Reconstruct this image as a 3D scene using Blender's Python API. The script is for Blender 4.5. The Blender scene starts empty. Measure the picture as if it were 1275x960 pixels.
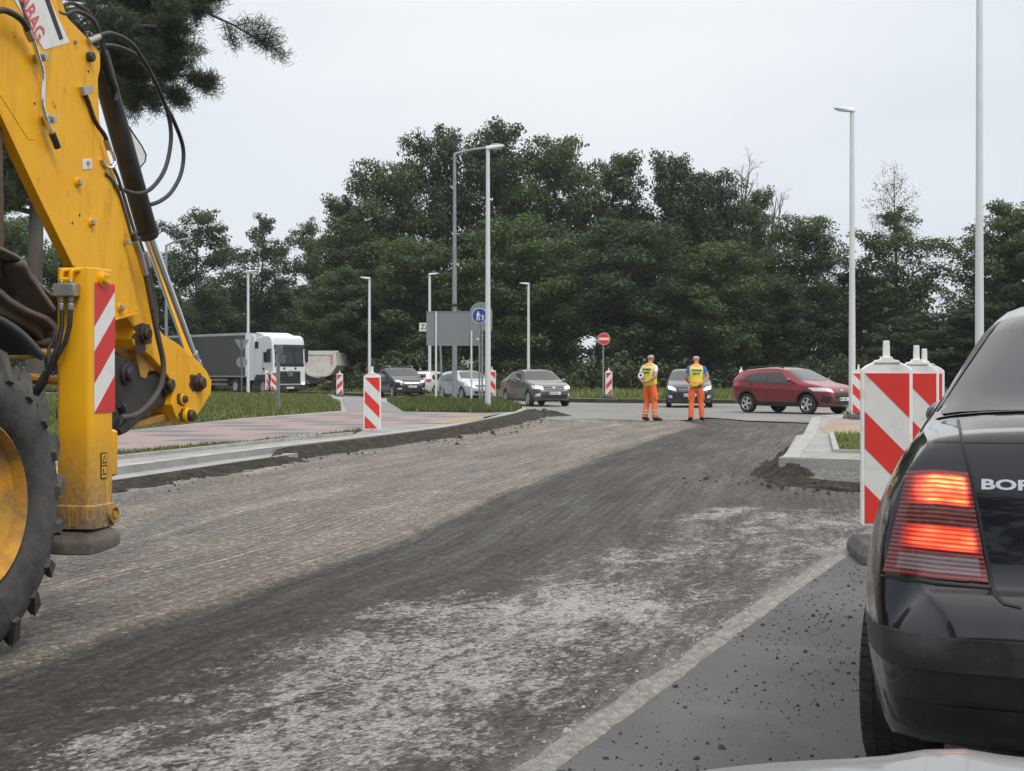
import bpy, bmesh, math, random
import numpy as np
from mathutils import Vector, Matrix, noise
from mathutils.bvhtree import BVHTree
R = math.radians
PI = math.pi
random.seed(7)
SC = bpy.context.scene
COL = SC.collection
# ------------------------------------------------------------------ camera numbers
F, HZ, CX, CH = 1800.0, 467.0, 637.5, 1.2


def G(u, v, z=0.0):
    "point at height z on the line of sight through photo pixel (u, v)"
    Y = F * (CH - z) / (v - HZ)
    return Vector(((u - CX) / F * Y, Y, z))


def P(u, v, Y):
    return Vector(((u - CX) / F * Y, Y, CH - (v - HZ) / F * Y))


# ------------------------------------------------------------------ materials
def NT(m):
    return m.node_tree.nodes, m.node_tree.links


class Nodes:
    "tiny helper for writing node graphs"
    def __init__(s, name):
        s.m = bpy.data.materials.new(name)
        s.m.use_nodes = True
        s.n, s.l = NT(s.m)
        s.b = s.n['Principled BSDF']
        s.out = s.n['Material Output']

    def add(s, t, **kw):
        n = s.n.new(t)
        for k, v in kw.items():
            setattr(n, k, v)
        return n

    def put(s, sock, v):
        if isinstance(v, (bpy.types.NodeSocket,)):
            s.l.new(v, sock)
        elif isinstance(v, (tuple, list)):
            d = list(v)
            if sock.type == 'RGBA' and len(d) == 3:
                d.append(1)
            sock.default_value = d
        else:
            sock.default_value = v

    def coord(s, kind='Object', scale=(1, 1, 1), rot=(0, 0, 0)):
        tc = s.add('ShaderNodeTexCoord')
        mp = s.add('ShaderNodeMapping')
        mp.inputs['Scale'].default_value = scale
        mp.inputs['Rotation'].default_value = rot
        s.l.new(tc.outputs[kind], mp.inputs['Vector'])
        return mp.outputs[0]

    def noise(s, vec, scale, detail=4, rough=0.6, dist=0.0):
        n = s.add('ShaderNodeTexNoise')
        s.put(n.inputs['Vector'], vec)
        n.inputs['Scale'].default_value = scale
        n.inputs['Detail'].default_value = detail
        n.inputs['Roughness'].default_value = rough
        n.inputs['Distortion'].default_value = dist
        return n.outputs[0]

    def vor(s, vec, scale, feature='F1', out='Distance', rnd=1.0):
        n = s.add('ShaderNodeTexVoronoi', feature=feature)
        s.put(n.inputs['Vector'], vec)
        n.inputs['Scale'].default_value = scale
        n.inputs['Randomness'].default_value = rnd
        return n.outputs[out]

    def ramp(s, f, *stops):
        n = s.add('ShaderNodeValToRGB')
        cr = n.color_ramp
        while len(cr.elements) < len(stops):
            cr.elements.new(0.5)
        for e, (p, c) in zip(cr.elements, stops):
            e.position = p
            e.color = (c, c, c, 1) if not isinstance(c, (tuple, list)) else (*c, 1)
        s.put(n.inputs[0], f)
        return n.outputs[0]

    def math(s, op, a, b=0.0, c=None, clamp=False):
        n = s.add('ShaderNodeMath', operation=op, use_clamp=clamp)
        s.put(n.inputs[0], a)
        s.put(n.inputs[1], b)
        if c is not None:
            s.put(n.inputs[2], c)
        return n.outputs[0]

    def mix(s, f, a, b, blend='MIX'):
        n = s.add('ShaderNodeMix', data_type='RGBA', blend_type=blend)
        s.put(n.inputs[0], f)
        s.put(n.inputs[6], a)
        s.put(n.inputs[7], b)
        return n.outputs[2]

    def attr(s, name, out='Fac'):
        n = s.add('ShaderNodeAttribute', attribute_name=name)
        return n.outputs[out]

    def bump(s, h, strength=0.5, dist=0.02):
        n = s.add('ShaderNodeBump')
        n.inputs['Strength'].default_value = strength
        n.inputs['Distance'].default_value = dist
        s.put(n.inputs['Height'], h)
        s.l.new(n.outputs[0], s.b.inputs['Normal'])

    def sep(s, vec):
        n = s.add('ShaderNodeSeparateXYZ')
        s.put(n.inputs[0], vec)
        return n.outputs

    def set(s, **kw):
        names = dict(col='Base Color', rough='Roughness', metal='Metallic', spec='Specular IOR Level', coat='Coat Weight',
                     coatr='Coat Roughness', emit='Emission Color', es='Emission Strength', trans='Transmission Weight', alpha='Alpha')
        for k, v in kw.items():
            s.put(s.b.inputs[names[k]], v)
        return s


def mat(name, col, rough=0.6, metal=0.0, var=0.15, scale=3.0, bump=0.0, bscale=40.0, spec=0.5, coat=0.0, dirt=None, dirt_amt=0.5, dscale=4.0):
    s = Nodes(name)
    v = s.coord('Object')
    n1 = s.noise(v, scale, 5)
    k = s.ramp(n1, (0.25, 1 - var), (0.75, 1 + var))
    c = s.mix(1.0, tuple(col), k, 'MULTIPLY')
    if dirt:
        d = s.noise(v, dscale, 8, 0.7, 0.4)
        f = s.ramp(d, (0.62 - dirt_amt * 0.25, 0.0), (0.70, min(1.0, 0.35 + dirt_amt * 0.5)))
        c = s.mix(f, c, tuple(dirt))
        s.set(rough=s.math('ADD', s.math('MULTIPLY', f, 0.35), rough, clamp=True))
    else:
        s.set(rough=rough)
    s.set(col=c, metal=metal, spec=spec, coat=coat)
    if coat:
        s.set(coatr=0.03)
    if bump:
        s.bump(s.noise(v, bscale, 6), bump, 0.01)
    return s.m


def emis(name, col, st, base=None):
    s = Nodes(name)
    s.set(col=base or col, emit=col, es=st, rough=0.3)
    return s.m


# ------------------------------------------------------------------ mesh builder
class MB:
    def __init__(s):
        s.v, s.f, s.mi, s.uv = [], [], [], {}

    def vert(s, p):
        s.v.append(tuple(p))
        return len(s.v) - 1

    def face(s, idx, m=0):
        s.f.append(tuple(idx))
        s.mi.append(m)

    def poly(s, pts, m=0):
        s.face([s.vert(p) for p in pts], m)

    def box(s, c, size, m=0, rot=None):
        c = Vector(c)
        hx, hy, hz = size[0] / 2, size[1] / 2, size[2] / 2
        i = []
        for dx, dy, dz in ((-1, -1, -1), (1, -1, -1), (1, 1, -1), (-1, 1, -1), (-1, -1, 1), (1, -1, 1), (1, 1, 1), (-1, 1, 1)):
            p = Vector((dx * hx, dy * hy, dz * hz))
            if rot is not None:
                p = rot @ p
            i.append(s.vert(c + p))
        for q in ((0, 3, 2, 1), (4, 5, 6, 7), (0, 1, 5, 4), (1, 2, 6, 5), (2, 3, 7, 6), (3, 0, 4, 7)):
            s.face([i[k] for k in q], m)

    def prism(s, pts, ext, m=0, mside=None):
        "closed polygon pts (3-D) pushed along the vector ext"
        ext = Vector(ext)
        a = [s.vert(p) for p in pts]
        b = [s.vert(Vector(p) + ext) for p in pts]
        n = len(a)
        s.face(a[::-1], m)
        s.face(b, m)
        for k in range(n):
            s.face((a[k], a[(k + 1) % n], b[(k + 1) % n], b[k]), m if mside is None else mside)

    def tube(s, pts, r, n=8, m=0, caps=True):
        pts = [Vector(p) for p in pts]
        rr = r if isinstance(r, (list, tuple)) else [r] * len(pts)
        ring0 = None
        ref = None
        for k, p in enumerate(pts):
            a = pts[max(k - 1, 0)]
            b = pts[min(k + 1, len(pts) - 1)]
            d = (b - a).normalized()
            if ref is None:
                ref = Vector((0, 0, 1)) if abs(d.z) < 0.9 else Vector((1, 0, 0))
            x = (ref - d * ref.dot(d)).normalized()
            ref = x
            y = d.cross(x)
            ring = [s.vert(p + (x * math.cos(2 * PI * j / n) + y * math.sin(2 * PI * j / n)) * rr[k]) for j in range(n)]
            if ring0 is None:
                if caps:
                    s.face(ring[::-1], m)
            else:
                for j in range(n):
                    s.face((ring0[j], ring0[(j + 1) % n], ring[(j + 1) % n], ring[j]), m)
            ring0 = ring
        if caps:
            s.face(ring0, m)

    def lathe(s, prof, O, A, n=32, m=0, U=None, close=False):
        "profile of (radius, along-axis) turned about axis A through O"
        O, A = Vector(O), Vector(A).normalized()
        U = Vector(U) if U is not None else (Vector((0, 0, 1)) if abs(A.z) < 0.9 else Vector((1, 0, 0)))
        U = (U - A * U.dot(A)).normalized()
        V = A.cross(U)
        rings = []
        for (r, h) in prof:
            rings.append([s.vert(O + A * h + (U * math.cos(2 * PI * j / n) + V * math.sin(2 * PI * j / n)) * r) for j in range(n)])
        for a, b in zip(rings[:-1], rings[1:]):
            for j in range(n):
                s.face((a[j], a[(j + 1) % n], b[(j + 1) % n], b[j]), m)
        if close:
            s.face(rings[0][::-1], m)
            s.face(rings[-1], m)

    def disc(s, O, A, r, h, n=20, m=0):
        s.lathe([(r, 0), (r, h)], O, A, n, m, close=True)

    def grid(s, fn, nu, nv, m=0, uv=False):
        idx = []
        for j in range(nv + 1):
            row = []
            for i in range(nu + 1):
                k = s.vert(fn(i / nu, j / nv))
                if uv:
                    s.uv[k] = (i / nu, j / nv)
                row.append(k)
            idx.append(row)
        for j in range(nv):
            for i in range(nu):
                s.face((idx[j][i], idx[j][i + 1], idx[j + 1][i + 1], idx[j + 1][i]), m)
        return idx

    def sphere(s, c, r, m=0, n=12, k=8, sc=(1, 1, 1)):
        c = Vector(c)
        s.grid(lambda a, b: c + Vector((r * sc[0] * math.cos(2 * PI * a) * math.sin(PI * b), r * sc[1] * math.sin(2 * PI * a) * math.sin(PI * b), -r * sc[2] * math.cos(PI * b))), n, k, m)

    def build(s, name, mats, parent=None, smooth=35, bevel=0, seg=2, world=True, fix=True):
        me = bpy.data.meshes.new(name)
        off = Vector((0, 0, 0))
        if parent is not None and world:
            p = parent
            while p is not None:
                off += Vector(p.location)
                p = p.parent
        me.from_pydata([(a[0] - off.x, a[1] - off.y, a[2] - off.z) for a in s.v], [], s.f)
        mats = mats if isinstance(mats, (list, tuple)) else [mats]
        for m in mats:
            me.materials.append(m)
        if len(mats) > 1:
            me.polygons.foreach_set('material_index', s.mi)
        if s.uv:
            ul = me.uv_layers.new(name='UVMap')
            for lp in me.loops:
                ul.data[lp.index].uv = s.uv.get(lp.vertex_index, (0, 0))
        if fix:
            bm = bmesh.new()
            bm.from_mesh(me)
            bmesh.ops.recalc_face_normals(bm, faces=bm.faces)
            bm.to_mesh(me)
            bm.free()
        if smooth:
            me.shade_smooth()
            me.set_sharp_from_angle(angle=R(smooth))
        else:
            me.shade_flat()
        me.update()
        o = bpy.data.objects.new(name, me)
        COL.objects.link(o)
        if parent is not None:
            o.parent = parent
        if bevel:
            b = o.modifiers.new('bevel', 'BEVEL')
            b.width = bevel
            b.segments = seg
            b.limit_method = 'ANGLE'
            b.angle_limit = R(40)
        return o


def thing(name, label, cat, loc=(0, 0, 0), rz=0.0, group=None):
    o = bpy.data.objects.new(name, None)
    o.empty_display_size = 0.2
    o.location = loc
    o.rotation_euler = (0, 0, rz)
    COL.objects.link(o)
    return tag(o, label, cat, group)


def tag(o, label=None, cat=None, group=None, kind=None):
    if label:
        o['label'] = label
    if cat:
        o['category'] = cat
    if group:
        o['group'] = group
    if kind:
        o['kind'] = kind
    return o


def struct(o, kind='structure'):
    o['kind'] = kind
    return o


def copy_tree(o, parent=None):
    c = o.copy()
    COL.objects.link(c)
    c.parent = parent
    for ch in list(o.children):
        copy_tree(ch, c)
    return c


def bake(o):
    "apply the modifiers of o without operators"
    dg = bpy.context.evaluated_depsgraph_get()
    dg.update()
    me = bpy.data.meshes.new_from_object(o.evaluated_get(dg))
    o.modifiers.clear()
    old = o.data
    o.data = me
    if isinstance(old, bpy.types.Mesh) and old.users == 0:
        bpy.data.meshes.remove(old)
    return o


def text_mb(mb, s, origin, ex, ey, size, depth=0.004, m=0, align='LEFT', bold=0.0, xs=1.0):
    "letters as solid shapes in the plane (ex, ey) at origin"
    cu = bpy.data.curves.new('lettering', 'FONT')
    cu.body = s
    cu.size = size
    cu.extrude = depth
    cu.offset = bold
    cu.align_x = align
    cu.resolution_u = 3
    o = bpy.data.objects.new('lettering', cu)
    COL.objects.link(o)
    dg = bpy.context.evaluated_depsgraph_get()
    me = bpy.data.meshes.new_from_object(o.evaluated_get(dg))
    ex, ey = Vector(ex).normalized(), Vector(ey).normalized()
    ez = ex.cross(ey)
    b = len(mb.v)
    for v in me.vertices:
        mb.v.append(tuple(Vector(origin) + ex * (v.co.x * xs) + ey * v.co.y + ez * v.co.z))
    for p in me.polygons:
        mb.face([b + i for i in p.vertices], m)
    bpy.data.objects.remove(o)
    bpy.data.meshes.remove(me)
    bpy.data.curves.remove(cu)


def clip(poly, a, b, c):
    "keep the part of the 2-D polygon where a x + b y + c >= 0"
    out = []
    for i in range(len(poly)):
        p, q = poly[i], poly[(i + 1) % len(poly)]
        dp, dq = a * p[0] + b * p[1] + c, a * q[0] + b * q[1] + c
        if dp >= 0:
            out.append(p)
        if (dp >= 0) != (dq >= 0):
            t = dp / (dp - dq)
            out.append((p[0] + t * (q[0] - p[0]), p[1] + t * (q[1] - p[1])))
    return out


def lin(pts, x):
    return float(np.interp(x, [p[0] for p in pts], [p[1] for p in pts]))


def fast_mesh(name, V, Fc, mats, parent=None, k=4, attrs=None):
    "numpy verts (N,3) and faces (M,k)"
    me = bpy.data.meshes.new(name)
    me.vertices.add(len(V))
    me.vertices.foreach_set('co', np.asarray(V, dtype=np.float32).ravel())
    M = len(Fc)
    me.loops.add(M * k)
    me.loops.foreach_set('vertex_index', np.asarray(Fc, dtype=np.int32).ravel())
    me.polygons.add(M)
    me.polygons.foreach_set('loop_start', np.arange(M, dtype=np.int32) * k)
    for m in (mats if isinstance(mats, (list, tuple)) else [mats]):
        me.materials.append(m)
    me.update(calc_edges=True)
    for nm, data in (attrs or {}).items():
        a = me.attributes.new(nm, 'FLOAT', 'POINT')
        a.data.foreach_set('value', np.asarray(data, dtype=np.float32))
    me.validate()
    o = bpy.data.objects.new(name, me)
    COL.objects.link(o)
    if parent is not None:
        o.parent = parent
    return o


# ------------------------------------------------------------------ world, sun, camera
def setup():
    w = bpy.data.worlds.new('World')
    SC.world = w
    w.use_nodes = True
    n, l = w.node_tree.nodes, w.node_tree.links
    bg = n['Background']
    out = n['World Output']
    sky = n.new('ShaderNodeTexSky')
    sky.sky_type = 'NISHITA'
    sky.sun_disc = False
    sky.sun_elevation = R(52)
    sky.sun_rotation = R(150)
    sky.dust_density = 4
    l.new(sky.outputs[0], bg.inputs[0])
    bg.inputs[1].default_value = 0.09
    # closed cloud deck: brighter round the hidden sun and overhead, greyer blue low down
    tc = n.new('ShaderNodeTexCoord')
    dot = n.new('ShaderNodeVectorMath')
    dot.operation = 'DOT_PRODUCT'
    dot.inputs[1].default_value = Vector((0.02, 0.93, 0.36)).normalized()
    l.new(tc.outputs['Generated'], dot.inputs[0])
    rp = n.new('ShaderNodeValToRGB')
    cr = rp.color_ramp
    cr.elements[0].position = 0.0
    cr.elements[0].color = (0.62, 0.69, 0.78, 1)
    cr.elements[1].position = 1.0
    cr.elements[1].color = (0.99, 1.0, 1.02, 1)
    for p, c in ((0.90, (0.78, 0.84, 0.915, 1)), (0.96, (0.86, 0.91, 0.965, 1))):
        e = cr.elements.new(p)
        e.color = c
    l.new(dot.outputs['Value'], rp.inputs[0])
    mp = n.new('ShaderNodeMapping')
    mp.inputs['Scale'].default_value = (1, 1, 3)
    l.new(tc.outputs['Generated'], mp.inputs[0])
    nz = n.new('ShaderNodeTexNoise')
    nz.inputs['Scale'].default_value = 2.6
    nz.inputs['Detail'].default_value = 4
    l.new(mp.outputs[0], nz.inputs['Vector'])
    r2 = n.new('ShaderNodeValToRGB')
    r2.color_ramp.elements[0].position = 0.3
    r2.color_ramp.elements[0].color = (0.935, 0.94, 0.95, 1)
    r2.color_ramp.elements[1].position = 0.7
    r2.color_ramp.elements[1].color = (1.05, 1.05, 1.04, 1)
    l.new(nz.outputs[0], r2.inputs[0])
    mx = n.new('ShaderNodeMix')
    mx.data_type = 'RGBA'
    mx.blend_type = 'MULTIPLY'
    mx.inputs[0].default_value = 1
    l.new(rp.outputs[0], mx.inputs[6])
    l.new(r2.outputs[0], mx.inputs[7])
    # an overcast sky is about three times as bright overhead as at the horizon
    sx = n.new('ShaderNodeSeparateXYZ')
    l.new(tc.outputs['Generated'], sx.inputs[0])
    r3 = n.new('ShaderNodeValToRGB')
    r3.color_ramp.elements[0].position = 0.24
    r3.color_ramp.elements[0].color = (0.42, 0.42, 0.42, 1)
    r3.color_ramp.elements[1].position = 1.0
    r3.color_ramp.elements[1].color = (1.10, 1.0, 0.90, 1)
    e = r3.color_ramp.elements.new(0.5)
    e.color = (0.79, 0.74, 0.69, 1)
    l.new(sx.outputs[2], r3.inputs[0])
    m3 = n.new('ShaderNodeMix')
    m3.data_type = 'RGBA'
    m3.blend_type = 'MULTIPLY'
    m3.inputs[0].default_value = 1
    l.new(mx.outputs[2], m3.inputs[6])
    l.new(r3.outputs[0], m3.inputs[7])
    bg2 = n.new('ShaderNodeBackground')
    bg2.inputs[1].default_value = 2.4
    l.new(m3.outputs[2], bg2.inputs[0])
    ms = n.new('ShaderNodeMixShader')
    ms.inputs[0].default_value = 0.9
    l.new(bg.outputs[0], ms.inputs[1])
    l.new(bg2.outputs[0], ms.inputs[2])
    l.new(ms.outputs[0], out.inputs[0])
    su = bpy.data.lights.new('sun', 'SUN')
    su.energy = 1.6
    su.angle = R(16)
    su.color = (1.0, 0.97, 0.92)
    so = bpy.data.objects.new('sun', su)
    COL.objects.link(so)
    d = Vector((math.sin(R(150)) * math.cos(R(52)), math.cos(R(150)) * math.cos(R(52)), math.sin(R(52))))
    so.rotation_euler = d.to_track_quat('Z', 'Y').to_euler()
    so.location = d * 60
    cam = bpy.data.cameras.new('camera')
    co = bpy.data.objects.new('camera', cam)
    COL.objects.link(co)
    co.location = (0, 0, CH)
    co.rotation_euler = (R(90), 0, 0)
    cam.sensor_width = 36
    cam.lens = F / 1275 * 36
    cam.shift_y = (HZ - 480) / 1275
    cam.clip_start = 0.05
    cam.clip_end = 3000
    SC.camera = co
    SC.view_settings.view_transform = 'Standard'
    SC.view_settings.look = 'None'
    SC.view_settings.gamma = 1
    SC.view_settings.exposure = 0
    SC.view_settings.use_curve_mapping = False
    SC.cycles.max_bounces = 5
    SC.cycles.diffuse_bounces = 3
    SC.cycles.glossy_bounces = 3
    SC.cycles.transmission_bounces = 4
    SC.cycles.transparent_max_bounces = 6
    SC.cycles.use_denoising = True


setup()
# ------------------------------------------------------------------ ground, roads, pavements
rng = np.random.default_rng(3)


def smoothstep(a, b, x):
    t = np.clip((x - a) / (b - a), 0, 1)
    return t * t * (3 - 2 * t)


def sdf(px, py, poly):
    "signed distance, positive inside"
    d = np.full(px.shape, 1e9)
    ins = np.zeros(px.shape, bool)
    n = len(poly)
    for i in range(n):
        ax, ay = poly[i][0], poly[i][1]
        bx, by = poly[(i + 1) % n][0], poly[(i + 1) % n][1]
        ex, ey = bx - ax, by - ay
        t = np.clip(((px - ax) * ex + (py - ay) * ey) / (ex * ex + ey * ey + 1e-12), 0, 1)
        d = np.minimum(d, np.hypot(px - ax - t * ex, py - ay - t * ey))
        c = (ay > py) != (by > py)
        xx = ax + (py - ay) / (by - ay + 1e-12) * (bx - ax)
        ins ^= c & (px < xx)
    return np.where(ins, d, -d)


ZM = -0.05       # milled surface
ZP = 0.12        # pavements
# lines on the ground, each point where the photo shows it
SEAM = [(-3.4, 1.0), (-2.6, 4.0)] + [tuple(G(u, v, ZM)[:2]) for u, v in
        ((50, 829), (151, 791), (271, 753), (341, 726), (422, 701), (502, 673), (572, 639), (658, 603), (740, 572), (811, 548), (869, 529))]
LANE = [(-6.2, -11.0), (0.096, 4.38), (0.627, 5.71), (1.5, 7.91), (2.2, 9.6), (4.05, 14.2)]
KERB = [(-10.6, -10.0), (-7.2, 5.0)] + [tuple(G(u, v, ZP)[:2]) for u, v in
        ((148, 582), (270, 566), (360, 555), (450, 545), (560, 531), (620, 519), (645, 513.5), (656, 509.5))]


def lineX(pts, Y):
    return np.interp(Y, [p[1] for p in pts], [p[0] for p in pts])


# ---- base ground to the horizon
gm = Nodes('ground_grass')
v = gm.coord('Object')
c = gm.ramp(gm.noise(v, 0.25, 8, 0.7), (0.3, (0.06, 0.08, 0.026)), (0.55, (0.095, 0.115, 0.04)), (0.75, (0.15, 0.14, 0.06)))
gm.set(col=gm.mix(0.5, c, gm.ramp(gm.noise(v, 9, 6), (0.3, (0.03, 0.04, 0.014)), (0.7, (0.12, 0.13, 0.05)))), rough=0.95, spec=0.1)
gm.bump(gm.noise(v, 14, 5), 0.8, 0.05)
M_GROUND = gm.m
mb = MB()
mb.poly([(-700, -200, -0.16), (700, -200, -0.16), (700, 1500, -0.16), (-700, 1500, -0.16)])
struct(mb.build('ground', M_GROUND, smooth=0))

# ---- milled carriageway
ys = np.concatenate([np.arange(-9, 3.4, 0.6), np.arange(3.6, 13, 0.085), np.arange(13, 22, 0.16), np.arange(22, 41.2, 0.4)])
xs = np.concatenate([np.arange(-13, -6, 0.5), np.arange(-6, 6, 0.1), np.arange(6, 14.1, 0.35)])
XX, YY = np.meshgrid(xs, ys)
px, py = XX.ravel(), YY.ravel()
seam = lineX(SEAM, py)
slope = np.interp(py, ys, np.gradient(lineX(SEAM, ys), ys))
ct = (px - seam) / np.sqrt(1 + slope ** 2)
wob = np.array([noise.noise(Vector((a * 0.9, b * 0.5, 0))) for a, b in zip(px, py)])
wob2 = np.array([noise.noise(Vector((a * 0.45 + 9, b * 0.22, 4))) for a, b in zip(px, py)])
zone = smoothstep(-0.06, 0.06, ct + 0.10 * wob)


def gp(*uv):
    return [tuple(G(u, v, ZM)[:2]) for u, v in uv]


WP = [gp((40, 1040), (75, 932), (216, 871), (321, 811), (427, 781), (502, 751), (640, 721), (716, 711), (787, 720), (855, 745), (905, 742), (855, 775), (797, 812), (716, 858), (600, 930), (440, 1080)),
      gp((725, 700), (755, 682), (830, 678), (830, 700), (770, 706)), gp((810, 645), (880, 630), (950, 626), (960, 643), (890, 648), (830, 653)),
      gp((893, 712), (915, 690), (966, 683), (965, 697), (935, 722), (905, 735)), gp((975, 655), (1010, 636), (1090, 630), (1110, 655), (1040, 660)),
      gp((975, 683), (1010, 670), (1110, 668), (1100, 684), (1030, 690)), gp((1010, 711), (1045, 697), (1065, 689), (1055, 702), (1020, 716)), gp((930, 735), (1000, 711), (985, 722), (945, 742)),
      gp((640, 735), (760, 690), (830, 655), (960, 632), (1090, 630), (1085, 690), (1000, 712), (930, 742), (870, 765), (716, 735))]
white = np.zeros(px.shape)
for i, w in enumerate(WP):
    d = sdf(px, py, w)
    soft = 0.62 if i == 0 else 0.34
    white = np.maximum(white, smoothstep(-soft, soft, d + 0.35 * wob * (1 if i == 0 else 0.5)) * (1.0 if i == 0 else 0.85 if i < 8 else 0.62))
edge_d = (lineX(LANE, py) - px) * 0.92
dust = smoothstep(0.24, 0.10, edge_d + 0.1 * wob) * (edge_d > -0.5) * (py < 14.4)
zz = np.full(px.shape, ZM)
zz += 0.012 * wob2 + 0.006 * wob - 0.02 * zone + 0.012
zz = np.minimum(zz, ZM + 0.012)
ny, nx = XX.shape
ii = np.arange(ny * nx).reshape(ny, nx)
FC = np.stack([ii[:-1, :-1], ii[:-1, 1:], ii[1:, 1:], ii[1:, :-1]], -1).reshape(-1, 4)

m = Nodes('milled_asphalt')
t, s_ = m.attr('across'), m.attr('along')
cb = m.add('ShaderNodeCombineXYZ')
m.put(cb.inputs[0], t)
m.put(cb.inputs[1], s_)
def vs(kx, ky):
    mp = m.add('ShaderNodeMapping')
    mp.inputs['Scale'].default_value = (kx, ky, 1)
    m.l.new(cb.outputs[0], mp.inputs[0])
    return mp.outputs[0]
fleck = m.noise(vs(42, 26), 1.0, 6, 0.85, 0.3)
chips = m.vor(vs(30, 16), 1.0)
fine = m.noise(vs(130, 130), 1.0, 2, 0.6)
streak = m.noise(vs(2.2, 0.22), 1.0, 6, 0.62, 0.4)
streak2 = m.noise(vs(5.5, 0.35), 1.0, 5, 0.65)
patch = m.noise(vs(0.7, 0.4), 1.0, 5, 0.6, 0.8)
big = m.noise(vs(0.25, 0.16), 1.0, 4)
# zone A: dry brown-grey, pale streaks, some damp bluish lanes
a = m.ramp(streak, (0.30, (0.103, 0.090, 0.075)), (0.46, (0.152, 0.133, 0.110)), (0.60, (0.21, 0.186, 0.155)), (0.74, (0.33, 0.296, 0.252)))
a = m.mix(m.ramp(patch, (0.42, 0.0), (0.62, 0.55)), a, (0.135, 0.118, 0.098))
a = m.mix(m.ramp(streak2, (0.56, 0.0), (0.66, 0.65)), a, (0.105, 0.108, 0.104))
a = m.mix(m.ramp(streak2, (0.30, 0.55), (0.38, 0.0)), a, (0.30, 0.275, 0.235))
scr = m.noise(vs(13, 0.16), 1.0, 6, 0.7, 0.3)
a = m.mix(m.math('MULTIPLY', m.ramp(scr, (0.60, 0.0), (0.68, 0.8)), m.ramp(patch, (0.35, 0.2), (0.6, 1.0))), a, (0.36, 0.33, 0.285))
a = m.mix(m.ramp(m.noise(vs(1.1, 0.13), 1.0, 6, 0.65, 0.5), (0.54, 0.0), (0.64, 0.6)), a, (0.098, 0.100, 0.097))
# zone B: dark freshly planed
b = m.ramp(streak, (0.3, (0.044, 0.037, 0.031)), (0.55, (0.068, 0.059, 0.050)), (0.75, (0.115, 0.103, 0.090)))
b = m.mix(m.ramp(patch, (0.5, 0.0), (0.68, 0.5)), b, (0.085, 0.083, 0.080))
b = m.mix(m.ramp(m.noise(vs(1.3, 0.55), 1.0, 5), (0.60, 0.0), (0.72, 0.6)), b, (0.12, 0.092, 0.075))
b = m.mix(1.0, b, m.ramp(m.math('MULTIPLY', t, 0.4), (0.0, 0.72), (0.35, 0.80), (0.8, 1.18)), 'MULTIPLY')
col = m.mix(m.attr('zone'), a, b)
# single stones of the aggregate: crisp cells, light and dark
sv1 = m.sep(m.vor(vs(30, 24), 1.0, out='Color'))[0]
sv2 = m.sep(m.vor(vs(75, 60), 1.0, out='Color'))[1]
col = m.mix(1.0, col, m.ramp(sv1, (0.0, 0.66), (0.55, 0.98), (0.85, 1.15), (1.0, 1.75)), 'MULTIPLY')
col = m.mix(1.0, col, m.ramp(sv2, (0.0, 0.70), (0.6, 1.0), (1.0, 1.45)), 'MULTIPLY')
# mid-scale speckle
col = m.mix(1.0, col, m.ramp(fleck, (0.36, 0.52), (0.5, 0.98), (0.64, 1.65)), 'MULTIPLY')
mid = m.noise(vs(14, 5), 1.0, 6, 0.8, 0.4)
col = m.mix(1.0, col, m.ramp(mid, (0.36, 0.80), (0.64, 1.22)), 'MULTIPLY')
gr = m.math('SINE', m.math('ADD', m.math('MULTIPLY', t, 2 * PI / 0.085), m.math('MULTIPLY', mid, 5.0)))
gz_ = m.math('MULTIPLY', m.ramp(patch, (0.40, 0.0), (0.60, 1.0)), 0.24)
col = m.mix(1.0, col, m.math('ADD', 1.0, m.math('MULTIPLY', gr, gz_)), 'MULTIPLY')
col = m.mix(1.0, col, m.ramp(fine, (0.3, 0.78), (0.7, 1.25)), 'MULTIPLY')
# white stone showing through
f1 = m.noise(vs(48, 30), 1.0, 6, 0.86, 0.4)
f2 = m.noise(vs(11, 4.5), 1.0, 8, 0.8, 0.6)
cl = m.noise(vs(3.4, 1.5), 1.0, 7, 0.72, 0.7)
wn = m.math('ADD', m.math('MULTIPLY', m.attr('white'), 0.62), m.math('MULTIPLY', cl, 1.30))
wn = m.math('ADD', wn, m.math('MULTIPLY', f1, 1.25))
wn = m.math('ADD', wn, m.math('MULTIPLY', f2, 0.55))
wn = m.math('SUBTRACT', wn, 2.0)
cov = m.math('ADD', m.math('MULTIPLY', m.math('SUBTRACT', cl, 0.5), 3.4), m.math('SUBTRACT', m.math('MULTIPLY', m.attr('white'), 1.15), 0.50))
cov = m.math('ADD', cov, m.math('MULTIPLY', m.math('SUBTRACT', f2, 0.5), 1.2))
w1 = m.math('MULTIPLY', m.math('SUBTRACT', cov, m.sep(m.vor(vs(38, 26), 1.0, out='Color'))[0]), 6.0, clamp=True)
w2 = m.math('MULTIPLY', m.math('SUBTRACT', cov, m.sep(m.vor(vs(80, 56), 1.0, out='Color'))[0]), 6.0, clamp=True)
wf = m.math('ADD', m.math('MULTIPLY', w1, 0.5), m.math('MULTIPLY', w2, 0.5))
wf = m.math('MULTIPLY', wf, m.ramp(m.attr('white'), (0.03, 0.0), (0.3, 1.0)))
wcol = m.mix(m.ramp(f1, (0.42, 0.0), (0.62, 1.0)), (0.21, 0.198, 0.18), (0.53, 0.515, 0.485))
col = m.mix(wf, col, wcol)
du = m.math('MULTIPLY', m.attr('dust'), m.ramp(m.noise(vs(6, 2), 1.0, 6, 0.7), (0.32, 0.15), (0.6, 0.95)))
col = m.mix(du, col, m.mix(m.ramp(fine, (0.3, 0.0), (0.7, 1.0)), (0.19, 0.175, 0.15), (0.36, 0.34, 0.305)))
m.set(col=col, rough=m.ramp(streak2, (0.45, 0.85), (0.66, 0.55)), spec=0.3)
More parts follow.
